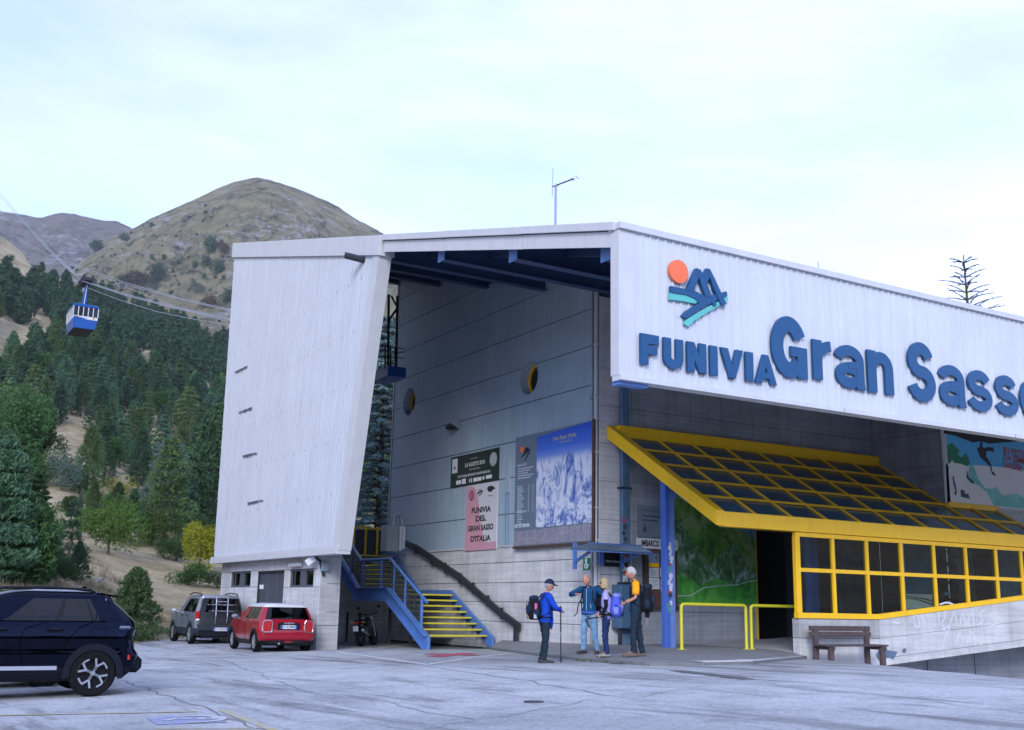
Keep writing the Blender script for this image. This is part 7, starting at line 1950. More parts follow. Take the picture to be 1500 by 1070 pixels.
for z, w in ((1.13, .46), (1.34, .50), (1.45, .2), (1.60, .18)):
    mb = MB(); mb.tube([(-2.19, -w, z), (-2.19, w, z)], .016, 7); build('crossbar', mb, CHROME, RK, local=True)
for s in (1, -1):
    for z in (1.13, 1.34): mb = MB(); mb.tube([(-2.19, s * .42, z), (-2.36, s * .42, z + .03)], .016, 6); mb.blob((-2.38, s * .42, z + .04), .03, 8, 6); build('holder_arm', mb, BLACK, RK, local=True)
# ---- motorcycle under the stairs
gp = onLot(533, 947)
MO = thing('motorcycle', 'black motorcycle parked under the stairs with its plate facing out', 'motorcycle', (gp.x + .25, gp.y + .3, gp.z), radians(48))
MBL = M('black_motorcycle_paint', (.012, .012, .015), .3, coat=.5)
lean_ = Matrix.Rotation(radians(-7), 4, 'X')
def mbuild(nm, mb, mat, smooth=None):
    mb.v = [lean_ @ p for p in mb.v]; return build(nm, mb, mat, MO, local=True, smooth=smooth)
for nm, x in (('rear_wheel', -.68), ('front_wheel', .72)):
    mb = MB(); mb.lathe([(.22, -.05), (.29, -.07), (.31, -.03), (.31, .03), (.29, .07), (.22, .05)], (x, 0, .31), (0, 1, 0), 28, cap=False); mbuild(nm, mb, RUBBER, 40)
    mb = MB(); mb.lathe([(.225, -.04), (.20, -.02), (.05, -.05), (.05, .05), (.20, .02), (.225, .04)], (x, 0, .31), (0, 1, 0), 20, cap=False); mbuild('wheel_hub', mb, DARKMETAL)
mb = MB(); mb.blob((.10, 0, .82), (.33, .17, .16), 14, 10); mbuild('fuel_tank', mb, MBL, 60)
mb = MB(); mb.cbox((-.72, -.13, .74), (-.15, .13, .84), .04); mb.cbox((-.95, -.10, .80), (-.62, .10, .88), .03); mbuild('seat', mb, BLACK)
mb = MB(); mb.cbox((-.25, -.16, .32), (.30, .16, .66), .05); mbuild('engine', mb, DARKMETAL)
mb = MB(); mb.tube([(-.3, -.17, .35), (-.6, -.2, .42), (-.98, -.21, .52)], [.04, .055, .05], 8); mbuild('exhaust', mb, GREYMETAL, 50)
for s in (1, -1):
    mb = MB(); mb.tube([(.72, s * .09, .31), (.48, s * .09, .98)], .028, 7); mbuild('fork_leg', mb, GREYMETAL)
    mb = MB(); mb.tube([(.44, 0, 1.02), (.40, s * .22, 1.08), (.28, s * .38, 1.06)], .016, 6); mbuild('handlebar', mb, BLACK)
    mb = MB(); mb.tube([(.38, s * .28, 1.07), (.42, s * .34, 1.25)], .009, 5); mb.blob((.41, s * .37, 1.29), (.02, .065, .045), 10, 7); mbuild('mirror', mb, BLACK, 60)
    mb = MB(); mb.tube([(-.68, s * .10, .31), (-.2, s * .12, .40)], .03, 6); mbuild('swing_arm', mb, DARKMETAL)
    mb = MB(); mb.tube([(-.82, s * .12, .78), (-.85, s * .22, .77)], .014, 6); mb.blob((-.86, s * .23, .77), .03, 8, 6); mbuild('indicator', mb, M('amber_lens', (.5, .2, .03), .3), 60)
mb = MB(); mb.prism([(-.8, -.08, .8), (-1.0, -.08, .72), (-1.08, -.08, .42), (-1.02, -.08, .42), (-.9, -.08, .7)], (0, .16, 0)); mbuild('rear_mudguard', mb, BLACK)
mb = MB(); mb.box((-1.085, -.09, .5), (-1.075, .09, .67)); mbuild('number_plate', mb, PLATE)
mb = MB(); mb.cbox((-1.0, -.08, .73), (-.94, .08, .81), .015); mbuild('tail_lamp', mb, REDLAMP)
mb = MB(); mb.blob((.62, 0, .92), (.09, .1, .1), 12, 8); mbuild('headlamp', mb, GREYMETAL, 60)
# ================================================================== PEOPLE
def skin_mesh(nodes_, edges, sub=2, grow=1.0):
    """one continuous surface grown round a jointed skeleton: nodes {name: (pos, rx, ry)}"""
    names = list(nodes_); ix = {n: i for i, n in enumerate(names)}
    me = bpy.data.meshes.new('sk'); me.from_pydata([tuple(nodes_[n][0]) for n in names], [(ix[a], ix[b]) for a, b in edges], [])
    if grow != 1: nodes_ = {a: (b[0], b[1] * grow, b[2] * grow) for a, b in nodes_.items()}
    ob = bpy.data.objects.new('sk', me); COL.objects.link(ob)
    md = ob.modifiers.new('skin', 'SKIN'); md.use_smooth_shade = True; md.branch_smoothing = 0.6
    for i, n in enumerate(names):
        s = me.skin_vertices[0].data[i]; s.radius = (nodes_[n][1], nodes_[n][2]); s.use_root = (i == 0)
    sb = ob.modifiers.new('sub', 'SUBSURF'); sb.levels = sub; sb.render_levels = sub
    bpy.context.view_layer.update()
    r = bpy.data.meshes.new_from_object(ob.evaluated_get(bpy.context.evaluated_depsgraph_get()))
    mb = MB(); mb.add([v.co.copy() for v in r.vertices], [tuple(p.vertices) for p in r.polygons])
    bpy.data.objects.remove(ob); bpy.data.meshes.remove(me); bpy.data.meshes.remove(r)
    return mb
SKINM = M('skin', (.50, .235, .15), .55, var=.08, vscale=8)
def cloth(n, c, v=.25): return M(n, c, .9, var=v, vscale=9, bmp=.5, bscale=25, spec=.08)
def person(label, loc, rz, h, J, top, trousers, shoes, hair=None, face_tilt=0.0, face_yaw=0.0, sleeve=1.0, extra=None, female=False, bald=False, top_name='jacket', sleeve_mat=None):
    """J overrides joints of a 1.75 m figure facing +x"""
    P = thing('person', label, 'person', loc, rz); k = h / 1.75; P.scale = (k, k, k)
    j = dict(pel=(0, 0, .96), spi=(.0, 0, 1.12), che=(0, 0, 1.32), nec=(.0, 0, 1.485), hb=(.02, 0, 1.56), shL=(0, .185, 1.43), shR=(0, -.185, 1.43), elL=(.0, .26, 1.15), elR=(.0, -.26, 1.15), wrL=(.12, .24, .93), wrR=(.12, -.24, .93),
             hiL=(0, .09, .90), hiR=(0, -.09, .90), knL=(.03, .10, .50), knR=(.03, -.10, .50), anL=(-.02, .11, .10), anR=(-.02, -.11, .10), toL=(.12, .13, .045), toR=(.12, -.13, .045))
    j.update(J); j = {a: V(b) for a, b in j.items()}
    EL_ = .02 if sleeve > .9 else .036
    E_ = [('pel', 'spi'), ('spi', 'che'), ('che', 'nec'), ('nec', 'hb'), ('che', 'shL'), ('che', 'shR'), ('shL', 'elL'), ('shR', 'elR'), ('elL', 'wrL'), ('elR', 'wrR'), ('pel', 'hiL'), ('pel', 'hiR'), ('hiL', 'knL'), ('hiR', 'knR'), ('knL', 'anL'), ('knR', 'anR'), ('anL', 'toL'), ('anR', 'toR')]
    R = dict(pel=(.08, .07), spi=(.07, .06), che=(.06, .055), nec=(.06, .06), hb=(.055, .055), shL=(.03, .03), shR=(.03, .03), elL=(EL_, EL_), elR=(EL_, EL_), wrL=(.03, .03), wrR=(.03, .03), hiL=(.07, .07), hiR=(.07, .07), knL=(.05, .05), knR=(.05, .05), anL=(.03, .03), anR=(.03, .03), toL=(.02, .016), toR=(.02, .016))
    body = skin_mesh({n: (j[n], *R[n]) for n in R}, E_, 1)
    # head with face
    hr = Matrix.Rotation(face_yaw, 3, 'Z') @ Matrix.Rotation(face_tilt, 3, 'Y'); hc = j['hb'] + hr @ V((.025, 0, .115))
    hv = MB(); n, m = 18, 14
    for a in range(m + 1):
        th = pi * a / m
        for b in range(n):
            ph = 2 * pi * b / n; d = V((sin(th) * cos(ph), sin(th) * sin(ph), cos(th)))
            rx, ry, rz_ = .100, .076, .125
            jaw = 1 - .22 * max(0, -d.z) * (1 - .3 * d.x); p = V((d.x * rx * (jaw if d.x < .2 else 1 - .08 * max(0, -d.z)), d.y * ry * jaw, d.z * rz_))
            if d.x > .6:
                p.x += .030 * math.exp(-((d.y / .17) ** 2 + ((d.z + .12) / .22) ** 2)); p.x -= .010 * math.exp(-(((abs(d.y) - .36) / .16) ** 2 + ((d.z - .12) / .13) ** 2)); p.x += .009 * math.exp(-((d.y / .3) ** 2 + ((d.z + .52) / .09) ** 2)); p.x += .010 * math.exp(-((d.y / .28) ** 2 + ((d.z + .82) / .12) ** 2))
            hv.v.append(hc + hr @ p)
    for a in range(m):
        for b in range(n): hv.f.append([a * n + b, (a + 1) * n + b, (a + 1) * n + (b + 1) % n, a * n + (b + 1) % n]); hv.m.append(0)
    for s in (1, -1): hv.blob(hc + hr @ V((-.005, s * .078, -.005)), (.022, .010, .034), 8, 6)
    body.join(hv)
    # hands: palm, four fingers and a thumb
    for S, s in (('L', 1), ('R', -1)):
        w, e = j['wr' + S], j['el' + S]; d = (w - e).normalized(); hd = V(J.get('hand' + S, d)).normalized() if ('hand' + S) in J else d
        side = hd.cross(V((0, 0, 1)));
        if side.length < .1: side = V((1, 0, 0))
        side.normalize(); nn = side.cross(hd)
        pc = w + hd * .055; body.blob(pc, (.045, .045, .045), 10, 7, axes=Matrix((hd, side * .85, nn * .45)).transposed())
        for q in range(4):
            b0 = pc + hd * .032 + side * (.026 - .0175 * q); L = (.068, .078, .072, .056)[q]; mid = b0 + hd * L * .55; tip = mid + (hd * .45 - nn * .55).normalized() * L * .5; body.tube([b0 - hd * .015, b0, mid, tip], [.010, .0095, .0085, .006], 6)
        t0 = w + hd * .025 + side * .028 * s; body.tube([t0, t0 + (hd * .5 + side * s * .8).normalized() * .035, t0 + (hd * .9 + side * s * .4).normalized() * .065], [.012, .011, .008], 6)
    build('body', body, SKINM, P, local=True, smooth=70)
    # eyes and mouth
    mb = MB()
    for s in (1, -1): mb.blob(hc + hr @ V((.083, s * .031, .016)), (.010, .012, .008), 8, 6)
    build('eyes', mb, M('eye_dark', (.03, .03, .035), .3), P, local=True, smooth=60)
    mb = MB(); mb.blob(hc + hr @ V((.094, 0, -.062)), (.008, .024, .006), 8, 6); build('mouth', mb, M('lips', (.33, .12, .10), .6), P, local=True, smooth=60)
    # upper garment: a shaped torso with the sleeves rooted in it
    g = MB(); n = 22
    shz = (j['shL'].z + j['shR'].z) / 2; shc = (j['shL'] + j['shR']) / 2
    def loft(mb, rings, n=22, fold=.0, seed=0.0):
        b0 = len(mb.v)
        for (c, rx, ry) in rings:
            for q in range(n):
                a = 2 * pi * q / n; ex = 2.3; cx_ = math.copysign(abs(cos(a)) ** (2 / ex), cos(a)); sy_ = math.copysign(abs(sin(a)) ** (2 / ex), sin(a))
                p = V((c.x + cx_ * rx, c.y + sy_ * ry, c.z)); w = 1 + fold * noise.noise(V((p.x * 5 + seed, p.y * 5, p.z * 14))); mb.v.append(V((c.x + cx_ * rx * w, c.y + sy_ * ry * w, c.z)))
        for k in range(len(rings) - 1):
            for q in range(n): mb.f.append([b0 + k * n + q, b0 + k * n + (q + 1) % n, b0 + (k + 1) * n + (q + 1) % n, b0 + (k + 1) * n + q]); mb.m.append(0)
        mb.f.append([b0 + q for q in range(n)][::-1]); mb.f.append([b0 + (len(rings) - 1) * n + q for q in range(n)]); mb.m += [0, 0]
    def limb(mb, pts, rs, n=12, fold=.0, seed=0.0):
        P_, R_ = [], []
        for q in range(len(pts) - 1):
            for u in range(6):
                t_ = u / 6; P_.append(pts[q].lerp(pts[q + 1], t_)); R_.append(rs[q] + (rs[q + 1] - rs[q]) * (t_ * t_ * (3 - 2 * t_)))
        P_.append(pts[-1]); R_.append(rs[-1]); P2_ = [P_[0]] + [(P_[q - 1] + P_[q] * 2 + P_[q + 1]) / 4 for q in range(1, len(P_) - 1)] + [P_[-1]]
        b0 = len(mb.v); mb.tube(P2_, R_, n)
        for q in range(b0, len(mb.v)):
            v = mb.v[q]; mb.v[q] = v + V((noise.noise(v * 13 + V((seed, 0, 0))), noise.noise(v * 13 + V((0, seed, 9))), 0)) * fold
    W_ = .94 if female else 1.0; pl, sp_, ch, nk = j['pel'], j['spi'], j['che'], j['nec']
    rings = [(pl + V((0, 0, -.10)), .118, .172 * W_), (pl + V((0, 0, -.085)), .128, .180 * W_), (pl + V((0, 0, .0)), .124, .172 * W_), (pl.lerp(sp_, .5), .118, .162 * W_), (sp_, .116, .158 * W_), (sp_.lerp(ch, .5), .122, .166 * W_), (ch, .126, .178 * W_), (V((shc.x, shc.y, shz - .03)), .108, .190 * W_), (V((shc.x, shc.y, shz + .02)), .088, .165 * W_), (V((shc.x, shc.y, shz + .05)), .072, .11 * W_), (nk + V((0, 0, -.005)), .062, .068), (nk + V((.004, 0, .03)), .058, .06)]
    loft(g, rings, 24, .05, h * 11)
    for S in 'LR':
        sh, el, wr = j['sh' + S], j['el' + S], j['wr' + S]; inn = sh.lerp(V((ch.x, ch.y, sh.z - .02)), .35)
        if sleeve > .9: limb(g, [inn, sh, sh.lerp(el, .5), el, el.lerp(wr, .5), el.lerp(wr, .95)], [.075, .078, .066, .056, .05, .042], 12, .010, h * 5)
        else: limb(g, [inn, sh, sh.lerp(el, sleeve * .5), sh.lerp(el, sleeve)], [.075, .078, .07, .066], 12, .006, h)
    build(top_name, g, top, P, local=True, smooth=60)
    if sleeve_mat:
        for S in 'LR':
            sh, el, wr = j['sh' + S], j['el' + S], j['wr' + S]
            q = MB()
            if sleeve_mat[1] == 'lower': limb(q, [sh.lerp(el, .5), el, el.lerp(wr, .9)], [.05, .047, .036], 12, .004, 2)
            else: limb(q, [sh.lerp(V((ch.x, ch.y, sh.z - .02)), .12), sh + V((0, 0, .002)), sh.lerp(el, .4), sh.lerp(el, .78)], [.080, .083, .076, .07], 12, .006, 4)
            build('sleeve', q, sleeve_mat[0], P, local=True, smooth=70)
    # trousers with creases at knee and hem
    g = MB(); hc_ = (j['hiL'] + j['hiR']) / 2
    loft(g, [(V((hc_.x, hc_.y, .80)), .06, .10), (V((hc_.x, hc_.y, .85)), .105, .158 * W_), (V((hc_.x, hc_.y, .92)), .116, .166 * W_), (pl + V((0, 0, .06)), .108, .150 * W_), (sp_ + V((0, 0, -.03)), .095, .13 * W_)], 20, .04, h)
    for S in 'LR':
        hi, kn, an = j['hi' + S], j['kn' + S], j['an' + S]
        limb(g, [hi + V((0, 0, .02)), hi.lerp(kn, .3), hi.lerp(kn, .7), kn, kn.lerp(an, .35), kn.lerp(an, .8), kn.lerp(an, 1.08)], [.086, .092, .076, .066, .066, .060, .064], 14, .020, h * 3)
    build('trousers', g, trousers, P, local=True, smooth=60)
    for S in 'LR':
        a, t = j['an' + S], j['to' + S]; d = (t - a); d.z = 0; d.normalize(); sd = V((-d.y, d.x, 0)); z0 = min(a.z - .10, t.z - .045)
        mb = MB(); heel = V((a.x, a.y, z0)) - d * .07; prof_ = [(0, .035, .085, .0), (.05, .045, .10, 0), (.12, .048, .095, 0), (.20, .052, .065, 0), (.26, .046, .05, 0), (.295, .025, .035, 0)]
        rings = []
        for (l, w, hh, _) in prof_:
            c = heel + d * l; rings.append([c + sd * w, c + sd * w * .95 + V((0, 0, hh * .6)), c + sd * w * .5 + V((0, 0, hh)), c - sd * w * .5 + V((0, 0, hh)), c - sd * w * .95 + V((0, 0, hh * .6)), c - sd * w])
        b0 = len(mb.v); nn_ = 6
        for r_ in rings: mb.v.extend(r_)
        for q in range(len(rings) - 1):
            for e in range(nn_): mb.f.append([b0 + q * nn_ + e, b0 + (q + 1) * nn_ + e, b0 + (q + 1) * nn_ + (e + 1) % nn_, b0 + q * nn_ + (e + 1) % nn_]); mb.m.append(0)
        mb.f.append([b0 + e for e in range(nn_)]); mb.f.append([b0 + (len(rings) - 1) * nn_ + e for e in range(nn_)][::-1]); mb.m += [0, 0]
        mb.tube([V((a.x, a.y, a.z - .03)), V((a.x, a.y, a.z + .035))], [.058, .054], 10)
        sh_ = build('shoe', mb, shoes, P, local=True, smooth=60)
        mb = MB(); mb.prism([heel - sd * .045 - d * .01, heel + sd * .045 - d * .01, heel + sd * .056 + d * .2, heel + sd * .03 + d * .305, heel - sd * .03 + d * .305, heel - sd * .056 + d * .2], (0, 0, .022)); build('sole', mb, M('boot_sole', (.05, .045, .045), .9), sh_, local=True)
    if hair is not None:
        mb = MB(); n, m = 18, 10; full, fall = hair[1], hair[2]
        for a in range(m + 1):
            for b in range(n):
                ph = 2 * pi * b / n; front = cos(ph)
                lim = pi * (.30 if front > .55 else .52 + .10 * (front < -.2)) if not fall else pi * (.30 if front > .62 else .66)
                th = lim * a / m; d = V((sin(th) * cos(ph), sin(th) * sin(ph), cos(th))); wv = 1 + .06 * noise.noise(d * 6)
                p = V((d.x * .108, d.y * .084, d.z * .133)) * (full * wv)
                if fall and th > pi * .45: p.y *= 1 + .35 * (th - pi * .45); p.x = p.x * (1.0 + .2 * (th - pi * .45)); p.z -= .045 * (th - pi * .45)
                mb.v.append(hc + hr @ p)
        for a in range(m):
            for b in range(n): mb.f.append([a * n + b, (a + 1) * n + b, (a + 1) * n + (b + 1) % n, a * n + (b + 1) % n]); mb.m.append(0)
        build('hair', mb, hair[0], P, local=True, smooth=70)
    return P, j, hc, hr, k
def rucksack(label, P, j, k, main, accent, w=.30, hgt=.52, dep=.22, drop=0.0, back=-.13, side=0.0, tilt=0.0, extras=()):
    """a rucksack worn on the back of P, in P's own axes"""
    B = thing('rucksack', label, 'rucksack', tuple(P.location), P.rotation_euler.z); B.scale = P.scale
    c = V((j['che'].x + back - dep / 2, j['che'].y + side, 1.20 - drop)); R_ = Matrix.Rotation(tilt, 3, 'X')
    A = lambda x, y, z: c + R_ @ V((x, y, z))
    mb = MB(); n = 14; prof_ = [(-.5, .55, .6), (-.46, .85, .9), (-.3, 1.08, 1.15), (-.1, 1.1, 1.2), (.12, 1.0, 1.02), (.3, .86, .8), (.43, .7, .6), (.5, .4, .35)]
    for (t, fw, fd) in prof_:
        for q in range(n):
            a = 2 * pi * q / n; cx_, sy_ = cos(a), sin(a); ex = 2.6
            x = math.copysign(abs(cx_) ** (2 / ex), cx_) * dep / 2 * fd; y = math.copysign(abs(sy_) ** (2 / ex), sy_) * w / 2 * fw
            wb = 1 + .12 * noise.noise(V((x * 9 + hgt * 31, y * 9, t * 5))); mb.v.append(A(x * wb, y * wb, t * hgt))
    for a in range(len(prof_) - 1):
        for q in range(n): mb.f.append([a * n + q, a * n + (q + 1) % n, (a + 1) * n + (q + 1) % n, (a + 1) * n + q]); mb.m.append(0)
    mb.f.append(list(range(n))[::-1]); mb.f.append([(len(prof_) - 1) * n + q for q in range(n)]); mb.m += [0, 0]
    build('pack', mb, main, B, local=True, smooth=60)
    mb = MB(); mb.blob(A(-dep * .48, 0, -.08 * hgt), (.07, w * .36, hgt * .26), 12, 8, axes=R_); build('front_pocket', mb, accent, B, local=True, smooth=60)
    mb = MB(); mb.blob(A(-.01, 0, hgt * .42), (dep * .46, w * .42, hgt * .13), 12, 8, .25, axes=R_); build('lid', mb, accent, B, local=True, smooth=60)
    for s in (1, -1):
        mb = MB(); mb.blob(A(.0, s * w * .56, -.2 * hgt), (dep * .28, .045, hgt * .2), 10, 7, .2, axes=R_); build('side_pocket', mb, accent, B, local=True, smooth=60)
        mb = MB(); mb.tube([A(-dep * .62, s * w * .2, hgt * .32), A(-dep * .70, s * w * .22, -.05 * hgt), A(-dep * .55, s * w * .22, -.46 * hgt)], .008, 5); build('compression_strap', mb, BLACK, B, local=True)
        mb = MB(); y = s * .10; sh = j['sh' + ('L' if s > 0 else 'R')]
        SP_ = [A(dep * .45, y, hgt * .36), V((sh.x - .05, sh.y * .60, sh.z + .075)), V((sh.x + .08, sh.y * .62, sh.z + .035)), V((sh.x + .135, sh.y * .64, 1.26)), V((sh.x + .10, s * .17, 1.10)), A(dep * .4, s * w * .42, -hgt * .38)]; SQ_ = [SP_[0]]
        for a_, b_ in zip(SP_[:-1], SP_[1:]): SQ_ += [a_.lerp(b_, .3), a_.lerp(b_, .7)]
        mb.tube(SQ_ + [SP_[-1]], .016, 6, cap=False); build('shoulder_strap', mb, BLACK, B, local=True)
    for (kind, mat, pts, r) in extras:
        mb = MB(); mb.tube([A(*p) for p in pts], r, 6); build(kind, mb, mat, B, local=True)
    return B
NAVY = cloth('navy_cloth', (.015, .028, .06)); ROYAL = cloth('royal_blue_fleece', (.012, .06, .42)); DKTROUS = cloth('dark_slate_trousers', (.02, .032, .048)); BLUEJ = cloth('petrol_blue_jacket', (.012, .062, .155)); JEANS = cloth('faded_jeans', (.16, .30, .46), .25)
LILAC = cloth('lilac_shirt', (.36, .34, .66)); NAVYT = cloth('navy_trousers', (.02, .035, .11)); BLKC = cloth('black_cloth', (.012, .014, .018)); ORANGEC = cloth('orange_sleeve', (.80, .34, .015)); VEST = cloth('dark_vest', (.018, .035, .06)); PURPLE = cloth('violet_blue_nylon', (.08, .11, .55)); PALEV = cloth('pale_violet_nylon', (.22, .25, .66))
HGREY = M('grey_hair', (.26, .26, .27), .7, var=.3, vscale=30); HWHITE = M('white_hair', (.40, .40, .41), .7, var=.3, vscale=30); HBLOND = M('blond_hair', (.36, .27, .14), .6, var=.4, vscale=25)
BOOTD = M('dark_boots', (.03, .028, .03), .7); BOOTB = M('brown_boots', (.14, .10, .075), .8); BOOTG = M('grey_boots', (.25, .23, .22), .8)
RXA = atan2(RX.y, RX.x)
# man in the cap, on the asphalt
g = onLot(797, 971.5); k1 = 1.73
P1, j, hc, hr, k = person('person in a royal blue fleece and dark cap leaning on trekking poles', (g.x, g.y, g.z), RXA + .30, 1.74,
    dict(shL=(.03, .185, 1.42), shR=(.03, -.185, 1.42), elL=(.17, .24, 1.17), elR=(.17, -.25, 1.17), wrL=(.33, .10, 1.14), wrR=(.33, -.10, 1.12), che=(.01, 0, 1.32), nec=(.03, 0, 1.475), hb=(.06, 0, 1.545), knL=(.05, .10, .5), knR=(.0, -.11, .5), anR=(-.05, -.12, .10), toR=(.09, -.15, .045)),
    ROYAL, DKTROUS, BOOTD, (HGREY, .985, False), .12)
mb = MB(); 
for a in range(7):
    th = pi * .47 * a / 6
    for b in range(18): ph = 2 * pi * b / 18; mb.v.append(hc + hr @ (V((sin(th) * cos(ph) * .118, sin(th) * sin(ph) * .094, .02 + cos(th) * .125))))
for a in range(6):
    for b in range(18): mb.f.append([a * 18 + b, (a + 1) * 18 + b, (a + 1) * 18 + (b + 1) % 18, a * 18 + (b + 1) % 18]); mb.m.append(0)
mb.prism([hc + hr @ V(p) for p in ((.08, -.085, .03), (.17, -.065, .012), (.205, 0, .008), (.17, .065, .012), (.08, .085, .03))], hr @ V((0, 0, .012))); build('cap', mb, NAVY, P1, local=True, smooth=50)
mb = MB(); mb.blob((.17, .06, .93), (.05, .10, .2), 10, 8, .3); build('tied_sleeve', mb, ROYAL, P1, local=True, smooth=60)
mb = MB(); mb.tube([V((.155 * cos(t), .165 * sin(t), .965)) for t in np.linspace(0, 2 * pi, 18)], .02, 6, cap=False); build('hip_belt', mb, BLKC, P1, local=True)
rucksack('black rucksack with orange cord on the back of the walker in the cap', P1, j, k, BLKC, NAVY, .32, .50, .24, .04, extras=(('cord', M('orange_cord', (.55, .33, .10), .7), [(-.14, .06, .1), (-.17, -.02, -.02), (-.16, .08, -.12), (-.13, .0, -.2)], .010), ('bottle', M('pink_bottle', (.60, .10, .25), .4), [(-.02, -.17, -.12), (-.02, -.17, .10)], .032), ('bottle_mesh', M('pale_mesh', (.4, .42, .46), .7), [(-.03, -.175, -.22), (-.03, -.17, -.10)], .040)))
for i, (dy, lb) in enumerate(((.06, 'trekking pole nearer the camera, held upright by the walker in the cap'), (-.06, 'trekking pole farther from the camera, held upright by the walker in the cap'))):
    t = thing('trekking_pole', lb, 'trekking pole', tuple(P1.location), P1.rotation_euler.z, 'trekking poles of the walker in the cap'); x = .36 + .05 * i
    mb = MB(); mb.tube([(x, -dy, .005), (x - .01, -dy, .62)], .008, 6); mb.tube([(x - .01, -dy, .62), (x - .015, -dy, 1.10)], .011, 6); build('shaft', mb, BLACK, t, local=True)
    mb = MB(); mb.tube([(x - .014, -dy, 1.06), (x - .018, -dy, 1.20)], [.018, .022], 8); build('grip', mb, DARKMETAL, t, local=True); mb = MB(); mb.lathe([(.035, 0), (.035, .008), (.01, .012)], (x, -dy, .06), (0, 0, 1), 10); build('basket', mb, BLACK, t, local=True)
    mb = MB(); mb.tube([(x - .01, -dy, .60), (x - .01, -dy, .65)], .014, 8); build('clamp', mb, GREYMETAL, t, local=True)
def on_pave(px, py):
    z = .56
    for _ in range(3): p = onZ(px, py, z); z = pave_z(p.x, p.y)
    return V((p.x, p.y, z))
# bald man putting on his rucksack
g = on_pave(863, 957.5); dep = (g - CP).dot(FX)
P2, j, hc, hr, k = person('person with bald head in a petrol blue jacket and jeans shouldering a rucksack', (g.x, g.y, g.z), atan2(-FX.y, -FX.x) - .50, 114 * dep / FPX,
    dict(shL=(-.02, .19, 1.42), shR=(.02, -.19, 1.42), elR=(.10, -.43, 1.30), wrR=(.26, -.22, 1.31), elL=(-.12, .38, 1.24), wrL=(-.30, .50, 1.10), nec=(.03, 0, 1.475), hb=(.07, 0, 1.53), knL=(.03, .15, .5), knR=(.03, -.12, .5), anL=(-.01, .19, .10), toL=(.12, .24, .045), anR=(-.02, -.14, .10), toR=(.12, -.18, .045), handR=(.3, .9, 0)),
    BLUEJ, JEANS, BOOTD, None, .42, -.15)
mb = MB(); mb.tube([V((.155 * cos(t), .16 * sin(t), .905)) for t in np.linspace(0, 2 * pi, 18)], .03, 6, cap=False); build('shirt_hem', mb, cloth('blue_shirt', (.05, .12, .42)), P2, local=True, smooth=60)
mb = MB(); mb.tube([(.147, 0, 1.43), (.160, 0, 1.2), (.150, 0, .95)], .006, 5); build('zip', mb, M('pale_zip', (.4, .5, .6), .5), P2, local=True)
for s in (1, -1):
    mb = MB(); mb.tube([(.145, s * .09, 1.1), (.142, s * .11, 1.0)], .006, 5); build('pocket_zip', mb, M('pale_zip', (.4, .5, .6), .5), P2, local=True)
rucksack('black rucksack half swung onto the bald walker', P2, j, k, BLKC, NAVY, .30, .56, .22, -.02, -.12, .16, .12, extras=(('loose_strap', BLKC, [(.2, -.38, .02), (.30, -.42, -.10), (.24, -.50, -.28), (.2, -.60, -.33)], .012), ('loose_strap', BLKC, [(.22, -.37, .0), (.24, -.38, -.3), (.22, -.38, -.48)], .012)))
# woman with the violet rucksack
g = on_pave(888, 962); dep = (g - CP).dot(FX)
P3, j, hc, hr, k = person('person with blond bob in a lilac shirt and navy trousers, seen from the side', (g.x, g.y, g.z), atan2(-RX.y, -RX.x) - .18, 110 * dep / FPX,
    dict(shL=(0, .165, 1.42), shR=(0, -.165, 1.42), elL=(-.02, .23, 1.15), elR=(.02, -.22, 1.16), wrL=(.10, .24, .93), wrR=(.2, -.14, 1.0), knL=(.02, .09, .5), anL=(-.03, .10, .10), knR=(.03, -.09, .5), anR=(.0, -.10, .10)),
    LILAC, NAVYT, BOOTG, (HBLOND, 1.10, True), .05, 0, .45, None, True, False, 'shirt', (BLKC, 'lower'))
mb = MB(); mb.tube([hc + hr @ V((.102 * cos(t), .082 * sin(t), .018)) for t in np.linspace(-1.3, 1.3, 12)], .013, 6); build('sunglasses', mb, BLACK, P3, local=True, smooth=50)
mb = MB(); mb.tube([V((.15 * cos(t), .17 * sin(t), .965)) for t in np.linspace(0, 2 * pi, 18)], .03, 6, cap=False); build('waist_jacket', mb, BLKC, P3, local=True, smooth=60)
rucksack('violet blue rucksack on the back of the blond walker', P3, j, k, PURPLE, PALEV, .31, .54, .26, .03, -.11, 0, 0, (('cord', M('pale_cord', (.5, .52, .6), .7), [(-.13, .02, .12), (-.17, .06, .04), (-.165, -.03, -.0), (-.16, .05, -.08)], .008), ('side_bottle', ROYAL, [(.0, .16, -.2), (.0, .165, .02)], .038)))
FP = thing('folded_pole', 'folded black walking pole held low by the blond walker', 'walking pole', tuple(P3.location), P3.rotation_euler.z); FP.scale = P3.scale
mb = MB(); mb.tube([(-.16, .26, .98), (.15, .25, .90), (.42, .25, .86)], .016, 6); build('shaft', mb, BLACK, FP, local=True); mb = MB(); mb.tube([(.42, .25, .86), (.46, .25, .84), (.40, .25, .74), (.36, .25, .66)], [.022, .024, .02, .015], 7); build('grip', mb, DARKMETAL, FP, local=True)
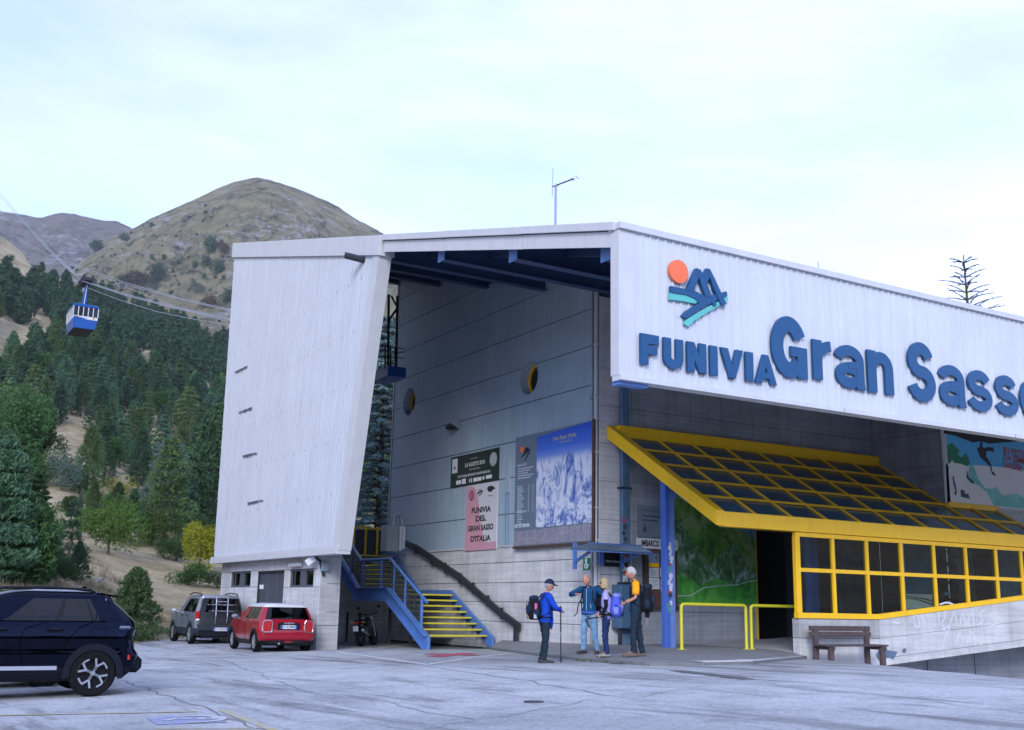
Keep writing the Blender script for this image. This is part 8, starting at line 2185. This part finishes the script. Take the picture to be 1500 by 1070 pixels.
# white-haired man
g = on_pave(932, 962.5); dep = (g - CP).dot(FX)
P4, j, hc, hr, k = person('person with white hair in a dark vest with an orange sleeve, tallest of the walkers', (g.x, g.y, g.z), atan2(-RX.y, -RX.x) - .12, 127 * dep / FPX,
    dict(elL=(.0, .25, 1.16), wrL=(.20, .20, 1.06), elR=(.04, -.24, 1.16), wrR=(.22, -.12, 1.08), knL=(.05, .11, .5), anL=(.05, .14, .10), toL=(.2, .17, .045), knR=(-.05, -.10, .5), anR=(-.12, -.10, .10), toR=(.02, -.11, .045), nec=(.02, 0, 1.48), hb=(.05, 0, 1.55)),
    VEST, DKTROUS, BOOTB, (HWHITE, .985, False), .16, 0, .3, None, False, False, 'vest', (ORANGEC, 'upper'))
rucksack('black rucksack on the back of the white haired walker', P4, j, k, BLKC, DKTROUS, .32, .56, .22, .05, -.11, 0, 0, (('hanging_pouch', BLKC, [(-.02, 0, -.22), (.0, 0, -.38)], .055), ('dangling_strap', M('tan_strap', (.35, .25, .16), .7), [(.0, .02, -.36), (.0, .02, -.52)], .006)))
# ================================================================== CABLEWAY
XA, XC = 14.6, 17.0
ROPE = M('steel_rope', (.40, .41, .44), .4, .6)
def rope(name, label, pts, x, r=.026, ext=None):
    P = [onX(px, py, x) for px, py in pts]
    if ext: P = P + [V(e) for e in ext]
    mb = MB(); Q = []
    for a, b in zip(P[:-1], P[1:]):
        for k in range(10): Q.append(a.lerp(b, k / 10))
    Q.append(P[-1]); mb.tube(Q, r, 6, cap=False)
    o = build(name, mb, ROPE, smooth=60); tag(o, label, 'cable', 'ropes of the cableway'); return o
def inside(px, py, x): p = onX(px, py, x); return (x, 41.0, p.z - .9)
tw = onX(-24, 285, XA)
rope('track_rope', 'upper left pair, first rope from the pylon down to the cabin', [(-22, 266), (4, 292), (40, 333), (80, 376), (118, 411)], XA - .35)
rope('track_rope', 'upper left pair, second rope from the pylon down to the cabin', [(-20, 265), (6, 290), (42, 332), (82, 375), (121, 411)], XA + .35)
rope('track_rope', 'first rope from the cabin carriage to the station', [(118, 411), (180, 432), (260, 453), (340, 470)], XA - .35, ext=[inside(345, 471, XA - .35)])
rope('track_rope', 'second rope from the cabin carriage to the station', [(121, 411), (180, 430), (260, 451), (340, 468)], XA + .35, ext=[inside(345, 469, XA + .35)])
rope('haul_rope', 'thin haul rope hanging below the cabin ropes', [(124, 420), (170, 438), (230, 457), (290, 469), (341, 477)], XA, .018, ext=[inside(345, 478, XA)])
rope('track_rope', 'first rope of the far pair crossing from the left edge', [(-60, 305), (0, 334), (70, 373), (179, 413), (260, 436), (341, 455)], XC - .35, ext=[inside(345, 456, XC - .35)])
rope('track_rope', 'second rope of the far pair crossing from the left edge', [(-60, 309), (0, 338), (70, 376), (179, 416), (260, 438), (341, 457)], XC + .35, ext=[inside(345, 458, XC + .35)])
rope('haul_rope', 'thin haul rope below the far pair of ropes', [(118, 409), (179, 419), (240, 443), (300, 464), (341, 473)], XC, .018, ext=[inside(345, 474, XC)])
for (px, py, x, lb, hs) in ((179.5, 414, XC, 'rope hanger on the far pair, in the middle of the span', .75), (329, 472, XA, 'rope hanger beside the white panel edge', .5)):
    c = onX(px, py, x); t = thing('rope_hanger', lb, 'cable hanger', tuple(c), 0, 'rope hangers of the cableway'); t.scale = (hs, hs, hs)
    for s in (1, -1):
        mb = MB(); mb.tube([(s * .5, 0, .05), (s * .42, 0, -.45), (s * .12, 0, -.8)], .04, 6); build('arm', mb, GREYMETAL, t, local=True)
        mb = MB(); mb.blob((s * .5, 0, .02), (.12, .2, .12), 8, 6); build('clamp', mb, DARKMETAL, t, local=True)
    mb = MB(); mb.tube([(-.2, 0, -.8), (.2, 0, -.8)], .09, 8); build('roller', mb, DARKMETAL, t, local=True)
# cabin
c0 = onX(126, 412, XA); fl = onX(118, 487, XA).z; rf = onX(118, 456.5, XA).z
CABB = paint('cabin_blue', (.008, .075, .32), .4, .4); CABW = paint('cabin_white', (.58, .60, .64), .3, .4)
CA = thing('cable_car_cabin', 'blue and white cable car cabin hanging from its ropes over the forest', 'cable car', (XA, c0.y, fl), 0)
w, l, hgt = .94, 1.5, rf - fl
z1, z2, z3 = hgt * .38, hgt * .50, hgt * .88
mb = MB(); mb.prism([(-w * .86, -l, .0), (w * .86, -l, 0), (w, -l, z1), (-w, -l, z1)], (0, 2 * l, 0)); build('lower_body', mb, CABB, CA, local=True)
mb = MB(); mb.box((-w * .8, -l + .05, -.06), (w * .8, l - .05, .002)); build('underside', mb, BLACK, CA, local=True)
mb = MB(); mb.box((-w, -l, z1 + .002), (w, l, z2)); build('white_band', mb, CABW, CA, local=True)
mb = MB(); mb.prism([(-w * .95, -l - .015, z1), (-w * .3, -l - .015, z1), (w * .2, -l - .015, z1 + .05), (-w * .95, -l - .015, z2 - .05)], (0, -.01, 0)); build('blue_stripe', mb, CABB, CA, local=True)
def frame_bars():
    mb = MB()
    for x in (-w, -w * .6, -w * .2, w * .2, w * .6, w):
        for y in (-l, l): mb.box((x - .03, y - .03, z2 + .001), (x + .03, y + .03, z3))
    for y in np.linspace(-l, l, 6)[1:-1]:
        for x in (-w, w): mb.box((x - .03, y - .03, z2 + .001), (x + .03, y + .03, z3))
    return mb
mb = frame_bars(); build('window_frame', mb, CABW, CA, local=True)
for k in range(5):
    a, b = -w + .045 + k * .4 * w, -w - .045 + (k + 1) * .4 * w
    mb = MB(); mb.quad((a, -l, z2), (b, -l, z2), (b, -l, z3), (a, -l, z3)); build('cabin_window', mb, GLASS_DARK, CA, local=True)
    a, b = -l + .045 + k * .4 * l, -l - .045 + (k + 1) * .4 * l
    mb = MB(); mb.quad((-w, b, z2), (-w, a, z2), (-w, a, z3), (-w, b, z3)); build('cabin_window', mb, GLASS_DARK, CA, local=True)
mb = MB(); mb.box((-w + .15, -l + .3, z2 - .01), (w - .15, l - .2, z2 + .02)); mb.box((-.02, -l + .2, z2), (.02, l - .2, z3)); build('interior', mb, DARKVOID, CA, local=True)
mb = MB(); mb.cbox((-w - .03, -l - .03, z3 + .001), (w + .03, l + .03, hgt), .06); build('cabin_roof', mb, CABB, CA, local=True)
for x in (-.55, .55):
    mb = MB(); mb.lathe([(0, 0), (.09, 0), (.11, -.04)], (x * w * 1.2, -l - .02, z1 + .17), (0, -1, 0), 12, cap=False); build('headlamp', mb, M('lamp_amber', (.5, .33, .15), .3), CA, local=True)
hz = c0.z - fl
mb = MB(); mb.prism([(-.16, -.1, hgt), (.16, -.1, hgt), (.22, -.1, hz - .2), (.0, -.1, hz - .2)], (0, .22, 0)); build('hanger_arm', mb, CABB, CA, local=True)
mb = MB(); mb.tube([(.0, -.13, hgt), (.1, -.13, hz - .3)], .03, 6); build('hanger_ladder', mb, CABW, CA, local=True)
mb = MB(); mb.bar((0, -1.3, hz - .12), (0, 1.3, hz - .12), .7, .24); build('carriage', mb, DARKMETAL, CA, local=True)
for y in (-1.1, -.55, 0, .55, 1.1):
    for x in (-.35, .35): mb = MB(); mb.lathe([(.16, -.06), (.2, -.05), (.17, 0), (.2, .05), (.16, .06)], (x, y, hz + .08), (1, 0, 0), 12); build('carriage_wheel', mb, DARKMETAL, CA, local=True)
# pylon head at the left edge
PY = thing('cableway_pylon', 'cableway pylon with red saddle, only its tip inside the left edge', 'pylon', (XA + .3, tw.y, terr(XA + .3, tw.y)))
zb0 = terr(XA + .3, tw.y); zt0 = tw.z
for sx in (-1, 1):
    for sy in (-1, 1): mb = MB(); mb.bar((XA + 1.2 + sx * 3 - 1.5, tw.y + sy * 3, zb0 - .5), (XA + .2 + sx * .7, tw.y + sy * .7, zt0 - .6), .3, .3); build('leg', mb, M('pylon_grey', (.3, .31, .33), .6), PY)
for k in range(8):
    t0, t1 = k / 8, (k + 1) / 8; mb = MB()
    for sx in (-1, 1):
        f = lambda s, t, sy: V((XA + 1.2 + s * 3 - 1.5, tw.y + sy * 3, zb0)).lerp(V((XA + .2 + s * .7, tw.y + sy * .7, zt0 - .6)), t)
        mb.bar(f(sx, t0, -1), f(sx, t1, 1), .12, .12); mb.bar(f(-1, t0, sx), f(1, t1, sx), .12, .12)
    build('bracing', mb, M('pylon_grey', (.3, .31, .33), .6), PY)
mb = MB(); mb.cbox((XA - .6, tw.y - 1.8, zt0 - .7), (XA + 2.3, tw.y + 1.6, zt0 - .25), .1); build('saddle', mb, M('pylon_red', (.42, .04, .06), .5), PY)
mb = MB(); mb.bar((XA - .3, tw.y, zt0 + .0), (XA + 1.1, tw.y, zt0 + 1.7), .14, .14); mb.bar((XA + .9, tw.y, zt0), (XA - .5, tw.y, zt0 + 1.0), .14, .14); mb.bar((XA - .6, tw.y, zt0 + 1.0), (XA + .3, tw.y, zt0 + 1.3), .14, .14); build('work_davit', mb, DARKMETAL, PY)
# second cabin waiting behind the bay, seen through the gap
pc = onX(572, 548, 18.6)
ax_ = onX(572, 560, 17.3); CB2 = thing('docked_cabin', 'blue cabin frame and black hanger waiting in the far end of the bay', 'cable car', (ax_.x, ax_.y, ax_.z))
yq = ax_.y
def gp_(px, py, dy=0): q = onY(px, py, yq + dy); return V((q.x, q.y, q.z))
mb = MB(); mb.tube([gp_(569.5, 432), gp_(568, 548)], .05, 6); mb.tube([gp_(582, 434), gp_(580, 548)], .05, 6); build('hanger_rod', mb, BLACK, CB2)
mb = MB(); mb.tube([gp_(573, 434), gp_(582, 450)], .04, 6); mb.tube([gp_(582, 452), gp_(569, 470)], .05, 6); build('brace', mb, BLACK, CB2)
mb = MB(); a, b = gp_(563, 552), gp_(590, 541); mb.box((a.x, yq - .3, a.z), (b.x, yq + 1.5, b.z)); build('cabin_floor', mb, CABB, CB2)
for px in (564, 572, 579): mb = MB(); mb.tube([gp_(px, 541), gp_(px, 508)], .035, 6); build('guard_post', mb, BLACK, CB2)
for py in (508, 514, 522): mb = MB(); mb.tube([gp_(548, py - 1), gp_(592, py + 3)], .03, 6); build('guard_rail', mb, GREYMETAL, CB2)
